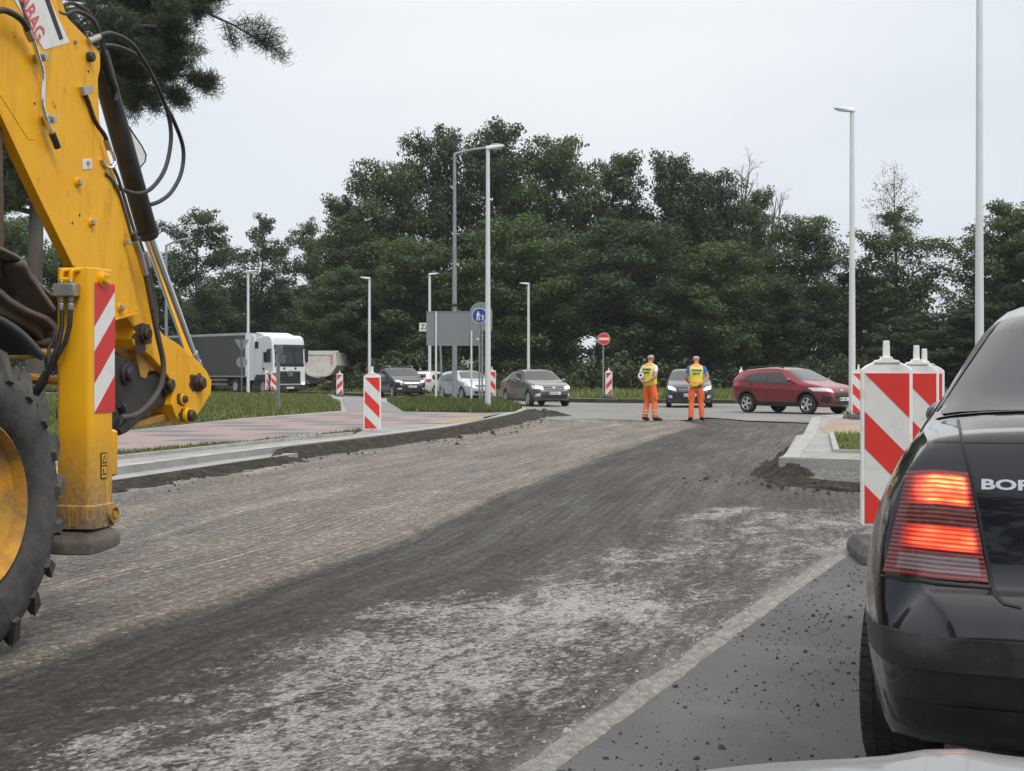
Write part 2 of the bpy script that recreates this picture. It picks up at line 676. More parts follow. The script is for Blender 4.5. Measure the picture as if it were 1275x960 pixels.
wv = m.math('SINE', m.math('MULTIPLY', t, 2 * PI / 0.055))
h = m.math('ADD', m.math('MULTIPLY', fleck, 1.0), m.math('MULTIPLY', wv, 0.10))
h = m.math('ADD', h, m.math('MULTIPLY', chips, -0.5))
m.bump(h, 0.75, 0.02)
M_MILLED = m.m
struct(fast_mesh('milled_road', np.stack([px, py, zz], 1), FC, M_MILLED, attrs=dict(zone=zone, white=white, dust=dust, across=ct, along=py / 0.93)))

# ---- the lane still paved: a sheet 5 cm higher with a broken, dusty cut edge
m = Nodes('lane_asphalt')
v = m.coord('Object')
c = m.ramp(m.noise(v, 1.1, 6, 0.62, 0.6), (0.32, (0.078, 0.078, 0.077)), (0.55, (0.100, 0.100, 0.098)), (0.78, (0.135, 0.132, 0.126)))
c = m.mix(1.0, c, m.ramp(m.noise(v, 140, 3, 0.7), (0.3, 0.72), (0.55, 1.0), (0.75, 1.45)), 'MULTIPLY')
sp = m.vor(v, 26)
c = m.mix(m.math('MULTIPLY', m.ramp(sp, (0.06, 1.0), (0.13, 0.0)), m.ramp(m.noise(v, 2.2, 3), (0.5, 0.0), (0.62, 0.9))), c, (0.028, 0.026, 0.024))
dz = m.ramp(m.noise(v, 3.2, 8, 0.75, 0.8), (0.56, 0.0), (0.74, 0.55))
c = m.mix(dz, c, (0.16, 0.152, 0.138))
m.set(col=c, rough=0.8, spec=0.35)
m.bump(m.noise(v, 160, 3), 0.5, 0.006)
M_LANE = m.m
mb = MB()
ly = np.linspace(-11, 14.6, 130)
L0 = lineX(LANE, ly) + 0.02 * np.array([noise.noise(Vector((0, y * 3, 1))) for y in ly])
for i in range(len(ly) - 1):
    for k in range(6):
        xa0, xa1 = L0[i] + k * 0.85, L0[i + 1] + k * 0.85
        mb.poly([(xa0, ly[i], 0), (xa0 + 0.85, ly[i], 0), (xa1 + 0.85, ly[i + 1], 0), (xa1, ly[i + 1], 0)])
for i in range(len(ly) - 1):
    mb.poly([(L0[i], ly[i], 0), (L0[i + 1], ly[i + 1], 0), (L0[i + 1], ly[i + 1], -0.08), (L0[i], ly[i], -0.08)])
mb.poly([(L0[-1], ly[-1], 0), (L0[-1] + 5.1, ly[-1], 0), (L0[-1] + 5.1, ly[-1], -0.15), (L0[-1], ly[-1], -0.15)])
struct(mb.build('asphalt_lane', M_LANE, smooth=0, fix=False))

m = Nodes('cut_edge_dust')
v = m.coord('Object')
n1 = m.noise(v, 18, 7, 0.75)
c = m.ramp(n1, (0.3, (0.13, 0.123, 0.11)), (0.5, (0.235, 0.225, 0.205)), (0.7, (0.36, 0.35, 0.325)))
c = m.mix(1.0, c, m.ramp(m.noise(v, 120, 3), (0.3, 0.7), (0.7, 1.3)), 'MULTIPLY')
m.set(col=c, rough=0.95, spec=0.15)
m.bump(m.noise(v, 60, 6), 0.8, 0.012)
M_CUT = m.m
# lumpy ridge along the cut (real relief)
ey = np.arange(-4, 14.6, 0.03)
prof = [(-0.235, -0.05), (-0.20, -0.038), (-0.155, -0.02), (-0.12, -0.030), (-0.09, -0.014), (-0.05, 0.004), (-0.018, 0.012), (0.02, 0.008), (0.05, 0.001)]
V, k = [], len(prof)
for y in ey:
    x0 = float(lineX(LANE, y))
    wd = 0.66 + 0.25 * noise.noise(Vector((y * 1.7, 3, 0))) + 0.2 * noise.noise(Vector((y * 7, 8, 0)))
    for j, (dx, dzv) in enumerate(prof):
        nn = noise.noise(Vector((y * 9, dx * 40, 0))) * 0.010 + noise.noise(Vector((y * 30, dx * 90, 5))) * 0.006
        V.append((x0 + dx * wd * 0.92, y - dx * wd * 0.39, dzv + (nn if 0 < j < k - 1 else -0.004)))
n = len(ey)
ii = np.arange(n * k).reshape(n, k)
FC = np.stack([ii[:-1, :-1], ii[:-1, 1:], ii[1:, 1:], ii[1:, :-1]], -1).reshape(-1, 4)
o = fast_mesh('road_edge', V, FC, M_CUT)
o.data.shade_smooth()
struct(o)

# ---- roundabout carriageway
m = Nodes('pale_asphalt')
v = m.coord('Object')
c = m.ramp(m.noise(v, 0.35, 7, 0.65, 0.5), (0.3, (0.165, 0.16, 0.15)), (0.55, (0.215, 0.208, 0.196)), (0.75, (0.285, 0.275, 0.255)))
c = m.mix(1.0, c, m.ramp(m.noise(v, 12, 6, 0.7), (0.3, 0.85), (0.7, 1.15)), 'MULTIPLY')
m.set(col=c, rough=0.85, spec=0.25)
M_PALE = m.m
near = gp((560, 523), (650, 521), (700, 524), (742, 522), (800, 525), (862, 523.5), (880, 520.5), (905, 522), (930, 524.5), (975, 526), (1012, 527.5))
near = [(-70, 62)] + near + [(70, 39)]
mb = MB()
top = [(x, y, ZM + 0.018) for x, y in near]
for a, b in zip(top[:-1], top[1:]):
    mb.poly([a, b, (b[0], 115, ZM + 0.018), (a[0], 115, ZM + 0.018)])
struct(mb.build('roundabout_road', M_PALE, smooth=0, fix=False))

# ---- materials for paved ground
m = Nodes('concrete_slab')
v = m.coord('Object')
c = m.ramp(m.noise(v, 1.5, 7, 0.65), (0.3, (0.25, 0.245, 0.23)), (0.7, (0.36, 0.355, 0.335)))
c = m.mix(1.0, c, m.ramp(m.noise(v, 40, 4), (0.3, 0.88), (0.7, 1.1)), 'MULTIPLY')
c = m.mix(m.ramp(m.noise(v, 4, 8, 0.75), (0.60, 0.0), (0.75, 0.55)), c, (0.16, 0.14, 0.115))
m.set(col=c, rough=0.9, spec=0.2)
m.bump(m.noise(v, 50, 4), 0.2, 0.01)
M_CONC = m.m
M_KERBTOP = mat('kerb_concrete', (0.36, 0.355, 0.34), 0.9, var=0.2, scale=2.5, bump=0.25, dirt=(0.17, 0.15, 0.125), dirt_amt=0.6, dscale=3.5)
AZP = R(20)


def paver(name, c1, c2, mortar, stripes=None):
    m = Nodes(name)
    v = m.coord('Object', rot=(0, 0, AZP))
    b = m.add('ShaderNodeTexBrick')
    m.put(b.inputs['Vector'], v)
    m.put(b.inputs['Color1'], c1)
    m.put(b.inputs['Color2'], c2)
    m.put(b.inputs['Mortar'], mortar)
    b.inputs['Scale'].default_value = 1
    b.inputs['Mortar Size'].default_value = 0.008
    b.inputs['Brick Width'].default_value = 0.2
    b.inputs['Row Height'].default_value = 0.1
    c = b.outputs[0]
    if stripes:
        xyz = m.sep(v)
        row = m.math('FLOOR', m.math('MULTIPLY', xyz[0], 1 / 1.5))
        al = m.math('FRACT', m.math('ADD', m.math('MULTIPLY', xyz[1], 1 / 3.1), m.math('MULTIPLY', row, 0.5)))
        f = m.math('LESS_THAN', al, 0.30)
        c = m.mix(f, c, stripes)
    c = m.mix(1.0, c, m.ramp(m.noise(v, 0.9, 7, 0.7), (0.3, 0.82), (0.7, 1.15)), 'MULTIPLY')
    c = m.mix(m.ramp(m.noise(v, 2.5, 8, 0.75), (0.56, 0.0), (0.78, 0.5)), c, (0.2, 0.18, 0.155))
    m.set(col=c, rough=0.9, spec=0.2)
    return m.m


M_RED = paver('red_pavers', (0.335, 0.25, 0.235), (0.305, 0.235, 0.222), (0.22, 0.185, 0.175), stripes=(0.165, 0.168, 0.175))
M_GREYP = paver('grey_pavers', (0.26, 0.24, 0.235), (0.225, 0.212, 0.21), (0.17, 0.165, 0.16))
M_YEL = paver('tactile_pavers', (0.37, 0.29, 0.18), (0.34, 0.265, 0.17), (0.25, 0.2, 0.14))
M_PINK = paver('pink_pavers', (0.37, 0.275, 0.235), (0.33, 0.25, 0.22), (0.24, 0.2, 0.18))
m = Nodes('soil')
v = m.coord('Object')
c = m.ramp(m.noise(v, 7, 8, 0.72), (0.3, (0.026, 0.022, 0.018)), (0.52, (0.058, 0.050, 0.041)), (0.72, (0.125, 0.11, 0.09)))
c = m.mix(m.ramp(m.vor(v, 28), (0.1, 0.5), (0.2, 0.0)), c, (0.17, 0.155, 0.135))
m.set(col=c, rough=0.97, spec=0.1)
m.bump(m.noise(v, 30, 8, 0.75), 1.0, 0.04)
M_SOIL = m.m


def slab(name, poly, z, depth, mats, kind='structure', mside=None):
    mb = MB()
    mb.prism([(p[0], p[1], z) for p in poly], (0, 0, -depth), 0, mside)
    return struct(mb.build(name, mats, smooth=0))


def off(pts, d):
    "shift an open polyline sideways (left positive)"
    out = []
    for i, p in enumerate(pts):
        a, b = pts[max(i - 1, 0)], pts[min(i + 1, len(pts) - 1)]
        dx, dy = b[0] - a[0], b[1] - a[1]
        L = math.hypot(dx, dy)
        out.append((p[0] - dy / L * d, p[1] + dx / L * d))
    return out


def strip(name, pa, pb, z, m, nose=None):
    mb = MB()
    for i in range(len(pa) - 1):
        mb.poly([(*pa[i], z), (*pa[i + 1], z), (*pb[i + 1], z), (*pb[i], z)])
    return struct(mb.build(name, m, smooth=0, fix=False))


def dens(pts, step):
    out = [pts[0]]
    for a, b in zip(pts[:-1], pts[1:]):
        n = max(1, int(math.hypot(b[0] - a[0], b[1] - a[1]) / step))
        for i in range(1, n + 1):
            out.append((a[0] + (b[0] - a[0]) * i / n, a[1] + (b[1] - a[1]) * i / n))
    return out


def rnd_line(pts, step=0.4, it=3):
    p = dens(pts, step)
    for _ in range(it):
        p = [p[0]] + [((p[i - 1][0] + 2 * p[i][0] + p[i + 1][0]) / 4, (p[i - 1][1] + 2 * p[i][1] + p[i + 1][1]) / 4) for i in range(1, len(p) - 1)] + [p[-1]]
    return p


KL = rnd_line(KERB, 0.5, 4)
backedge = [tuple(G(u, v, ZP)[:2]) for u, v in ((640, 502), (600, 500), (540, 498.5), (490, 497), (430, 496), (410, 491), (300, 489), (100, 488))]
land = KL + [(KL[-1][0] - 0.05, KL[-1][1] + 3)] + backedge + [(-60, 90), (-60, -10)]
slab('left_pavement', land, ZP, 0.3, [M_CONC])
strip('kerb', KL, off(KL, 0.28), ZP + 0.004, M_KERBTOP)


def gz(*uv, z=ZP):
    return [tuple(G(u, v, z)[:2]) for u, v in uv]


red = [(-8.6, 5)] + gz((148, 565), (300, 549), (450, 533), (530, 528), (605, 521), (628, 514.5), (600, 515), (520, 513.5), (430, 512.5), (300, 522), (150, 538)) + [(-12.5, 12)]
slab('red_path', red, ZP + 0.004, 0.02, [M_RED])
slab('grey_path', gz((432, 512.6), (522, 513.6), (505, 506), (478, 500.5), (470, 498), (425, 497), (428, 505)), ZP + 0.008, 0.02, [M_GREYP])
slab('tactile_paving', gz((528, 527.5), (560, 528), (600, 522.5), (604, 518.5), (570, 520)), ZP + 0.012, 0.02, [M_YEL])
# low edging kerb beside the narrow grass strip
eg = [(-7.6, 9)] + gz((148, 572), (250, 561), (350, 550), (440, 541.5))
eg = rnd_line(eg, 0.5, 3)
mb = MB()
for a, b, c, d in zip(eg[:-1], eg[1:], off(eg, 0.07)[:-1], off(eg, 0.07)[1:]):
    mb.prism([(*a, ZP), (*b, ZP), (*d, ZP), (*c, ZP)], (0, 0, 0.05))
struct(mb.build('edging_kerb', M_KERBTOP, smooth=0))

M_TURF = gm.m
gs1 = [(-8.0, 8)] + gz((148, 571), (250, 560), (350, 549.3), (440, 540.8), (452, 536), (300, 551.5), (148, 565.5)) + [(-8.5, 8)]
gs2 = gz((425, 511.5), (300, 520.8), (150, 537), (-60, 556), (-200, 500), (100, 489), (300, 490), (405, 492), (424, 502))
gs3 = gz((503, 512.6), (600, 514.2), (640, 513), (650, 508), (630, 503.5), (560, 500.5), (482, 499.5))
slab('grass_strip', gs1, ZP + 0.008, 0.02, [M_TURF])
slab('grass_lawn', gs2, ZP + 0.006, 0.02, [M_TURF])
slab('grass_island', gs3, ZP + 0.013, 0.02, [M_TURF])

# pale concrete ledge under the kerb, then the torn soil bank
KO = [p for p in KL if p[1] < 22]
strip('concrete_ledge', KO, [(a[0] + (b[0] - a[0]), b[1]) for a, b in zip(KO, off(KO, -0.34))], 0.035, M_CONC)
mb = MB()
lo = off(KO, -0.34)
for a, b in zip(lo[:-1], lo[1:]):
    mb.poly([(*a, 0.035), (*b, 0.035), (*b, -0.1), (*a, -0.1)])
struct(mb.build('concrete_ledge_side', M_CONC, smooth=0))


def bank(name, line, widths, z0, z1, step=0.12, nn=14, amp=0.045, seed=0):
    line = dens(line, step)
    V = []
    L = len(line)
    for i, p in enumerate(line):
        a, b = line[max(i - 1, 0)], line[min(i + 1, L - 1)]
        dx, dy = b[0] - a[0], b[1] - a[1]
        q = math.hypot(dx, dy) or 1
        nxv, nyv = dy / q, -dx / q
        w = lin(widths, p[1]) * (1 + 0.35 * noise.noise(Vector((p[0] * 1.1, p[1] * 1.1, seed))))
        zt = z0(p[1]) if callable(z0) else z0
        for j in range(nn + 1):
            f = j / nn
            e = 1 - f
            z = z1 + (zt - z1) * (e ** 1.6 * (1 + 0.5 * f))
            am = amp * min(1, 4 * f * (1.15 - f))
            z += am * (noise.noise(Vector((p[0] * 4, p[1] * 4, f * 4 + seed))) + 0.7 * noise.noise(Vector((p[0] * 13, p[1] * 13, f * 9 + seed))))
            if j == nn:
                z = z1 - 0.03
            V.append((p[0] + nxv * w * f, p[1] + nyv * w * f, z))
    k = nn + 1
    ii = np.arange(L * k).reshape(L, k)
    FC = np.stack([ii[:-1, :-1], ii[:-1, 1:], ii[1:, 1:], ii[1:, :-1]], -1).reshape(-1, 4)
    return fast_mesh(name, V, FC, M_SOIL)


ledge_end = 21.0
bl = [p for p in off(KL, -0.34) if p[1] < ledge_end] + [p for p in KL if p[1] > ledge_end + 0.6]
struct(bank('soil_bank', bl, [(5, 0.55), (15, 0.5), (20, 0.5), (25, 0.55), (30, 0.6), (38, 0.75), (44, 0.9)],
            lambda y: 0.03 if y < ledge_end - 0.5 else (0.03 + 0.075 * min(1, (y - ledge_end + 0.5) / 1.5)), ZM))

# ---- right-hand island
isl = [(3.48, 18.87), (4.43, 18.34), (9.0, 15.9), (16, 13.0), (20, 40), (9.84, 40.5), (8.7, 39.4), (7.75, 37.2), (7.35, 35.5), (5.3, 26.3), (5.12, 26.0), (3.7, 19.6)]
slab('right_pavement', isl, ZP, 0.3, [M_CONC])
kl = [(20, 40), (9.84, 40.5), (8.7, 39.4), (7.75, 37.2), (7.35, 35.5), (5.3, 26.3), (3.55, 19.0), (4.43, 18.34), (9.0, 15.9), (16, 13)]
strip('kerb', kl, off(kl, 0.22), ZP + 0.005, M_KERBTOP)
slab('pink_paving', [(5.75, 26.9), (9.5, 26.0), (14, 34), (8.05, 35.6), (7.6, 34.6)], ZP + 0.004, 0.02, [M_PINK])
slab('tactile_paving', [(5.85, 27.2), (8.6, 26.6), (9.2, 29.0), (6.35, 29.8)], ZP + 0.008, 0.02, [M_YEL])
gs4 = [(4.55, 20.1), (5.85, 26.3), (10.5, 25.1), (9.6, 17.4)]
slab('grass_plot', gs4, ZP + 0.006, 0.02, [M_TURF])
gs5 = [(8.2, 35.9), (9.2, 38.6), (16, 38), (15, 33.5)]
slab('grass_plot', gs5, ZP + 0.009, 0.02, [M_TURF])
mb = MB()
ring = gs4[::-1]
rl = off(ring + ring[:1], 0.0)
for a, b in ((gs4[0], gs4[1]), (gs4[3], gs4[0])):
    d = Vector((b[0] - a[0], b[1] - a[1], 0)).normalized()
    nrm = Vector((-d.y, d.x, 0)) * 0.08
    mb.prism([(*a, ZP), (*b, ZP), (b[0] + nrm.x, b[1] + nrm.y, ZP), (a[0] + nrm.x, a[1] + nrm.y, ZP)], (0, 0, 0.05))
struct(mb.build('edging_kerb', M_KERBTOP, smooth=0))
m = Nodes('gravel')
v = m.coord('Object')
ce = m.vor(v, 26, out='Color')
sx = m.sep(ce)
c = m.ramp(sx[0], (0.0, (0.10, 0.094, 0.086)), (0.5, (0.23, 0.217, 0.2)), (1.0, (0.42, 0.40, 0.37)))
c = m.mix(m.ramp(m.vor(v, 26), (0.25, 0.0), (0.6, 0.7)), c, (0.05, 0.045, 0.04))
m.set(col=c, rough=0.95, spec=0.15)
m.bump(m.vor(v, 26), 1.0, -0.03)
M_GRAV = m.m
grv = [(3.6, 18.95), (3.38, 18.1), (3.55, 16.5), (4.3, 15.85), (8.6, 13.6), (16, 10), (16, 13.0), (9.0, 15.9), (4.43, 18.34)]
slab('gravel_patch', grv, -0.005, 0.2, [M_GRAV])
fl = [(16, 10), (8.6, 13.6), (4.3, 15.85), (3.6, 16.4), (3.36, 17.4), (3.40, 18.3), (3.62, 19.4), (4.25, 22), (5.02, 25.5)]
fl = rnd_line(fl[::-1], 0.15, 4)
struct(bank('soil_bank', fl, [(10, 1.0), (14.5, 0.95), (15.6, 0.75), (16.5, 0.5), (18, 0.4), (20, 0.35), (23, 0.25), (26, 0.15)], lambda y: 0.0 if y < 18 else -0.005, ZM, 0.08, 14, 0.05, 4))


def heap(name, c, rx, ry, h, seed, m=M_SOIL, rot=0.0, n=40):
    V = []
    for j in range(n + 1):
        for i in range(n + 1):
            a, b = i / n * 2 - 1, j / n * 2 - 1
            d = math.hypot(a, b)
            z = h * max(0, 1 - d ** 1.5) * (1 + 0.5 * noise.noise(Vector((a * 2 + seed, b * 2, 0))))
            z += max(0, 1.05 - d) * h * (0.65 * noise.noise(Vector((a * 5, b * 5, seed))) + 0.45 * noise.noise(Vector((a * 17, b * 17, seed))))
            x, y = a * rx, b * ry
            V.append((c[0] + x * math.cos(rot) - y * math.sin(rot), c[1] + x * math.sin(rot) + y * math.cos(rot), ZM - 0.02 + z))
    k = n + 1
    ii = np.arange(k * k).reshape(k, k)
    FC = np.stack([ii[:-1, :-1], ii[:-1, 1:], ii[1:, 1:], ii[1:, :-1]], -1).reshape(-1, 4)
    o = fast_mesh(name, V, FC, m)
    o.data.shade_smooth()
    return o


tag(heap('soil_heap', (3.40, 17.8), 0.42, 1.1, 0.14, 3), 'dark heap of crumbled soil against the corner of the right kerb', 'heap')
tag(heap('soil_heap', (0.75, 44.0), 1.2, 1.6, 0.2, 8), 'brown heap of dug soil at the tip of the left pavement', 'heap')

# joints between the kerb stones and the flags
M_JOINT = mat('kerb_joint', (0.055, 0.05, 0.044), 0.95, var=0.3)
mb = MB()
def joints(line, w, z, every, g=0.006, side=1):
    ln = dens(line, 0.05)
    o2 = off(ln, w)
    acc = 0.0
    for i in range(1, len(ln) - 1):
        acc += math.hypot(ln[i][0] - ln[i - 1][0], ln[i][1] - ln[i - 1][1])
        if acc >= every:
            acc = 0.0
            d = Vector((ln[i + 1][0] - ln[i][0], ln[i + 1][1] - ln[i][1])).normalized() * g
            mb.poly([(ln[i][0] - d.x, ln[i][1] - d.y, z), (ln[i][0] + d.x, ln[i][1] + d.y, z), (o2[i][0] + d.x, o2[i][1] + d.y, z), (o2[i][0] - d.x, o2[i][1] - d.y, z)])
joints(KL, 0.28, ZP + 0.009, 1.0)
joints(off(KL, 0.29), 0.6, ZP + 0.009, 0.5, 0.004)
joints(kl, 0.22, ZP + 0.010, 1.0)
joints(off(kl[4:9], 0.24), 0.5, ZP + 0.009, 0.5, 0.004)
for a_, b_ in ((0.28, 0.295), (0.58, 0.59)):
    pa, pb = off(KL, a_), off(KL, b_)
    for i in range(len(pa) - 1):
        mb.poly([(*pa[i], ZP + 0.0095), (*pa[i + 1], ZP + 0.0095), (*pb[i + 1], ZP + 0.0095), (*pb[i], ZP + 0.0095)])
struct(mb.build('paving_joints', M_JOINT, smooth=0, fix=False))

# ---- far verge the trees stand on, with its broken kerb
vl = [(-140, 118), (-60, 104), (-24, 98.5), (-12.6, 91), (-4.6, 76), (1.5, 66.5), (4.5, 63.3), (9.9, 62.5), (21, 60.5), (45, 62), (140, 75)]
vl = rnd_line(vl, 1.0, 3)
slab('far_verge', vl + [(300, 1400), (-300, 1400)], 0.13, 0.3, [M_GROUND])
mb = MB()
vo = off(vl, 0.0)
vi = off(vl, 0.9)
for i in range(len(vl) - 1):
    if not (-75 < vl[i][0] < 60):
        continue
    h = 0.20 + 0.05 * noise.noise(Vector((i * 0.9, 0, 0)))
    mb.prism([(*vo[i], -0.06), (*vo[i + 1], -0.06), (*vi[i + 1], -0.06), (*vi[i], -0.06)], (0, 0, h))
M_OLDK = mat('broken_kerb_stone', (0.155, 0.15, 0.14), 0.95, var=0.4, scale=1.2, bump=0.8, bscale=8, dirt=(0.05, 0.046, 0.04), dirt_amt=0.9, dscale=1.5)
struct(mb.build('far_kerb', M_OLDK, smooth=0))
ia = off(vl, -0.15)
mb = MB()
for k in range(160):
    i = rng.integers(0, len(vl) - 1)
    if not (-20 < vl[i][0] < 30):
        continue
    p = Vector((vl[i][0] + rng.normal(0, 0.4), vl[i][1] - 0.35 + rng.normal(0, 0.18), ZM + 0.05))
    mb.sphere(p, rng.uniform(0.06, 0.22), 0, 6, 4, (1.3, 1, 0.6))
struct(mb.build('kerb_rubble', M_OLDK, smooth=0), 'stuff')
slab('right_verge', [(-1.05, -11), (9.2, 14.6), (16, 12.9), (20, 40), (60, 40), (60, -11)], 0.06, 0.3, [M_GROUND])

# ---- crumbs of asphalt on the lane, clods on the milled face
def crumbs(name, pts, m):
    V, FC = [], []
    for (x, y, z, r) in pts:
        b = len(V)
        a0 = rng.uniform(0, 6.28)
        st = rng.uniform(0.7, 1.5)
        for k in range(6):
            a = a0 + k * PI / 3
            rr = r * rng.uniform(0.7, 1.25)
            V.append((x + rr * math.cos(a) * st, y + rr * math.sin(a), z - 0.002))
        for k in range(6):
            a = a0 + 0.4 + k * PI / 3
            rr = r * rng.uniform(0.35, 0.7)
            V.append((x + rr * math.cos(a) * st, y + rr * math.sin(a), z + r * rng.uniform(0.6, 1.1)))
        for k in range(6):
            q = (k + 1) % 6
            FC.append((b + k, b + q, b + 6 + q, b + 6 + k))
        FC.append((b + 6, b + 7, b + 8, b + 9))
        FC.append((b + 6, b + 9, b + 10, b + 11))
    o = fast_mesh(name, V, FC, m)
    return o


M_CRUMB = mat('asphalt_crumb', (0.032, 0.030, 0.028), 0.95, var=0.4, scale=6)
M_STONE = mat('pale_chipping', (0.34, 0.33, 0.31), 0.95, var=0.3, scale=9)
pts = []
centres = [(float(lineX(LANE, y)) + abs(rng.normal(0, 0.75)) + 0.1, y) for y in rng.uniform(4.2, 13, 150)]
while len(pts) < 4200:
    cx_, cy_ = centres[rng.integers(0, len(centres))]
    x, y = cx_ + rng.normal(0, 0.16), cy_ + rng.normal(0, 0.22)
    if x < float(lineX(LANE, y)) + 0.03:
        continue
    pts.append((x, y, 0.0, 0.0016 + rng.exponential(0.0021)))
tag(crumbs('asphalt_crumbs', pts, M_CRUMB), 'black asphalt crumbs strewn over the paved lane', 'crumbs', kind='stuff')
pts = []
for k in range(750):
    y = rng.uniform(4.3, 14)
    x = float(lineX(LANE, y)) - abs(rng.normal(0.0, 0.11)) - 0.0
    pts.append((x, y + 0.1, -0.03 + 0.02 * rng.random(), 0.0015 + rng.exponential(0.0017)))
tag(crumbs('stone_chippings', pts, M_STONE), 'pale stone chippings lying along the cut edge of the lane', 'chippings', kind='stuff')
pts = []
KLa = np.array(off(KL, -0.8))
for k in range(900):
    i = rng.integers(0, len(KLa))
    pts.append((KLa[i][0] + rng.normal(0, 0.3), KLa[i][1] + rng.normal(0, 0.3), ZM + 0.008, 0.006 + rng.exponential(0.007)))
for k in range(700):
    a = rng.uniform(0, 1)
    pts.append((3.0 + rng.normal(0, 0.7) + a * 3.2, 17 - a * 2.6 + rng.normal(0, 0.7), ZM + 0.012, 0.006 + rng.exponential(0.007)))
tag(crumbs('soil_clods', pts, M_SOIL), 'dark clods of soil scattered below the torn kerbs', 'clods', kind='stuff')


# ---- grass blades
def grass(name, poly, z, n, h, w, m, label, hv=0.5, lean=0.5, clump=0.0):
    P0 = np.array([[p[0], p[1]] for p in poly])
    lo_, hi_ = P0.min(0), P0.max(0)
    out = []
    while sum(len(a) for a in out) < n:
        q = rng.uniform(lo_, hi_, (n, 2))
        ok = sdf(q[:, 0], q[:, 1], poly) > 0.0
        if clump:
            nz = np.array([noise.noise(Vector((a * clump, b * clump, 2.2))) for a, b in q])
            ok &= nz + rng.normal(0, 0.25, len(q)) > -0.12
        out.append(q[ok])
    q = np.concatenate(out)[:n]
    a = rng.uniform(0, 2 * PI, n)
    hh = h * (1 - hv + 2 * hv * rng.random(n) ** 1.6)
    big = np.array([noise.noise(Vector((x * 0.5, y * 0.5, 7))) for x, y in q])
    hh *= 1 + 0.7 * big
    ww = w * rng.uniform(0.6, 1.4, n)
    la = rng.uniform(0, 2 * PI, n)
    ll = lean * hh * rng.random(n)
    dx, dy = np.cos(a) * ww / 2, np.sin(a) * ww / 2
    mx_, my_ = np.cos(la) * ll, np.sin(la) * ll
    z0 = np.full(n, z)
    V = np.stack([np.stack([q[:, 0] - dx, q[:, 1] - dy, z0], 1), np.stack([q[:, 0] + dx, q[:, 1] + dy, z0], 1),
                  np.stack([q[:, 0] + dx * .7 + mx_ * .4, q[:, 1] + dy * .7 + my_ * .4, z0 + hh * .6], 1), np.stack([q[:, 0] + mx_, q[:, 1] + my_, z0 + hh], 1)], 1).reshape(-1, 3)
    FC = np.arange(4 * n).reshape(n, 4)
    return tag(fast_mesh(name, V, FC, m), label, 'grass', kind='stuff')


def leafmat(name, stops, trans=0.3, rough=0.6, obj=0.25):
    m = Nodes(name)
    gi = m.add('ShaderNodeNewGeometry')
    oi = m.add('ShaderNodeObjectInfo')
    c = m.ramp(gi.outputs['Random Per Island'], *stops)
    k = m.ramp(oi.outputs['Random'], (0.0, (1 - obj, 1 - obj, 1 - obj)), (0.5, (1.0, 1.0, 0.92)), (1.0, (1 + obj, 1 + obj * 0.85, 1 - obj * 0.2)))
    c = m.mix(1.0, c, k, 'MULTIPLY')
    d = m.add('ShaderNodeBsdfDiffuse')
    t = m.add('ShaderNodeBsdfTranslucent')
    g = m.add('ShaderNodeBsdfGlossy')
    g.inputs['Roughness'].default_value = 0.5
    g.inputs['Color'].default_value = (0.8, 0.85, 0.9, 1)
    m.l.new(c, d.inputs[0])
    m.l.new(m.mix(1.0, c, (1.1, 1.25, 0.6), 'MULTIPLY'), t.inputs[0])
    s1 = m.add('ShaderNodeMixShader')
    s1.inputs[0].default_value = trans
    m.l.new(d.outputs[0], s1.inputs[1])
    m.l.new(t.outputs[0], s1.inputs[2])
    s2 = m.add('ShaderNodeMixShader')
    s2.inputs[0].default_value = 0.035
    m.l.new(s1.outputs[0], s2.inputs[1])
    m.l.new(g.outputs[0], s2.inputs[2])
    m.l.new(s2.outputs[0], m.out.inputs[0])
    return m.m


M_BLADE = leafmat('grass_blade', ((0.0, (0.075, 0.105, 0.028)), (0.45, (0.125, 0.16, 0.045)), (0.75, (0.20, 0.215, 0.075)), (1.0, (0.32, 0.28, 0.13))), 0.35)
M_WEED = leafmat('weed_blade', ((0.0, (0.060, 0.095, 0.026)), (0.5, (0.105, 0.15, 0.042)), (0.8, (0.17, 0.20, 0.07)), (1.0, (0.28, 0.25, 0.12))), 0.35)
grass('grass_blades', gs1, ZP, 8000, 0.055, 0.02, M_BLADE, 'narrow strip of short grass between the red path and the kerb', clump=1.2)
grass('grass_blades', gs2, ZP, 80000, 0.085, 0.045, M_BLADE, 'lawn between the red path and the lorry', clump=0.0, hv=0.7)
grass('grass_blades', gs3, ZP, 30000, 0.15, 0.045, M_WEED, 'tall rough grass growing round the sign posts', hv=0.7)
grass('grass_blades', gs4, ZP, 9000, 0.07, 0.02, M_BLADE, 'small grass plot framed by the right kerb', clump=1.5)
grass('grass_blades', gs5, ZP, 5000, 0.15, 0.03, M_BLADE, 'grass round the foot of the right lamp post')
fv = [(-60, 106), (-24, 100), (-12, 93), (-4, 78), (2, 68), (5, 65), (10, 64.2), (21, 62.3), (45, 64), (60, 90), (0, 104), (-50, 116)]
grass('grass_blades', fv, 0.13, 60000, 0.20, 0.09, M_BLADE, 'rough grass on the far verge in front of the trees', hv=0.7)
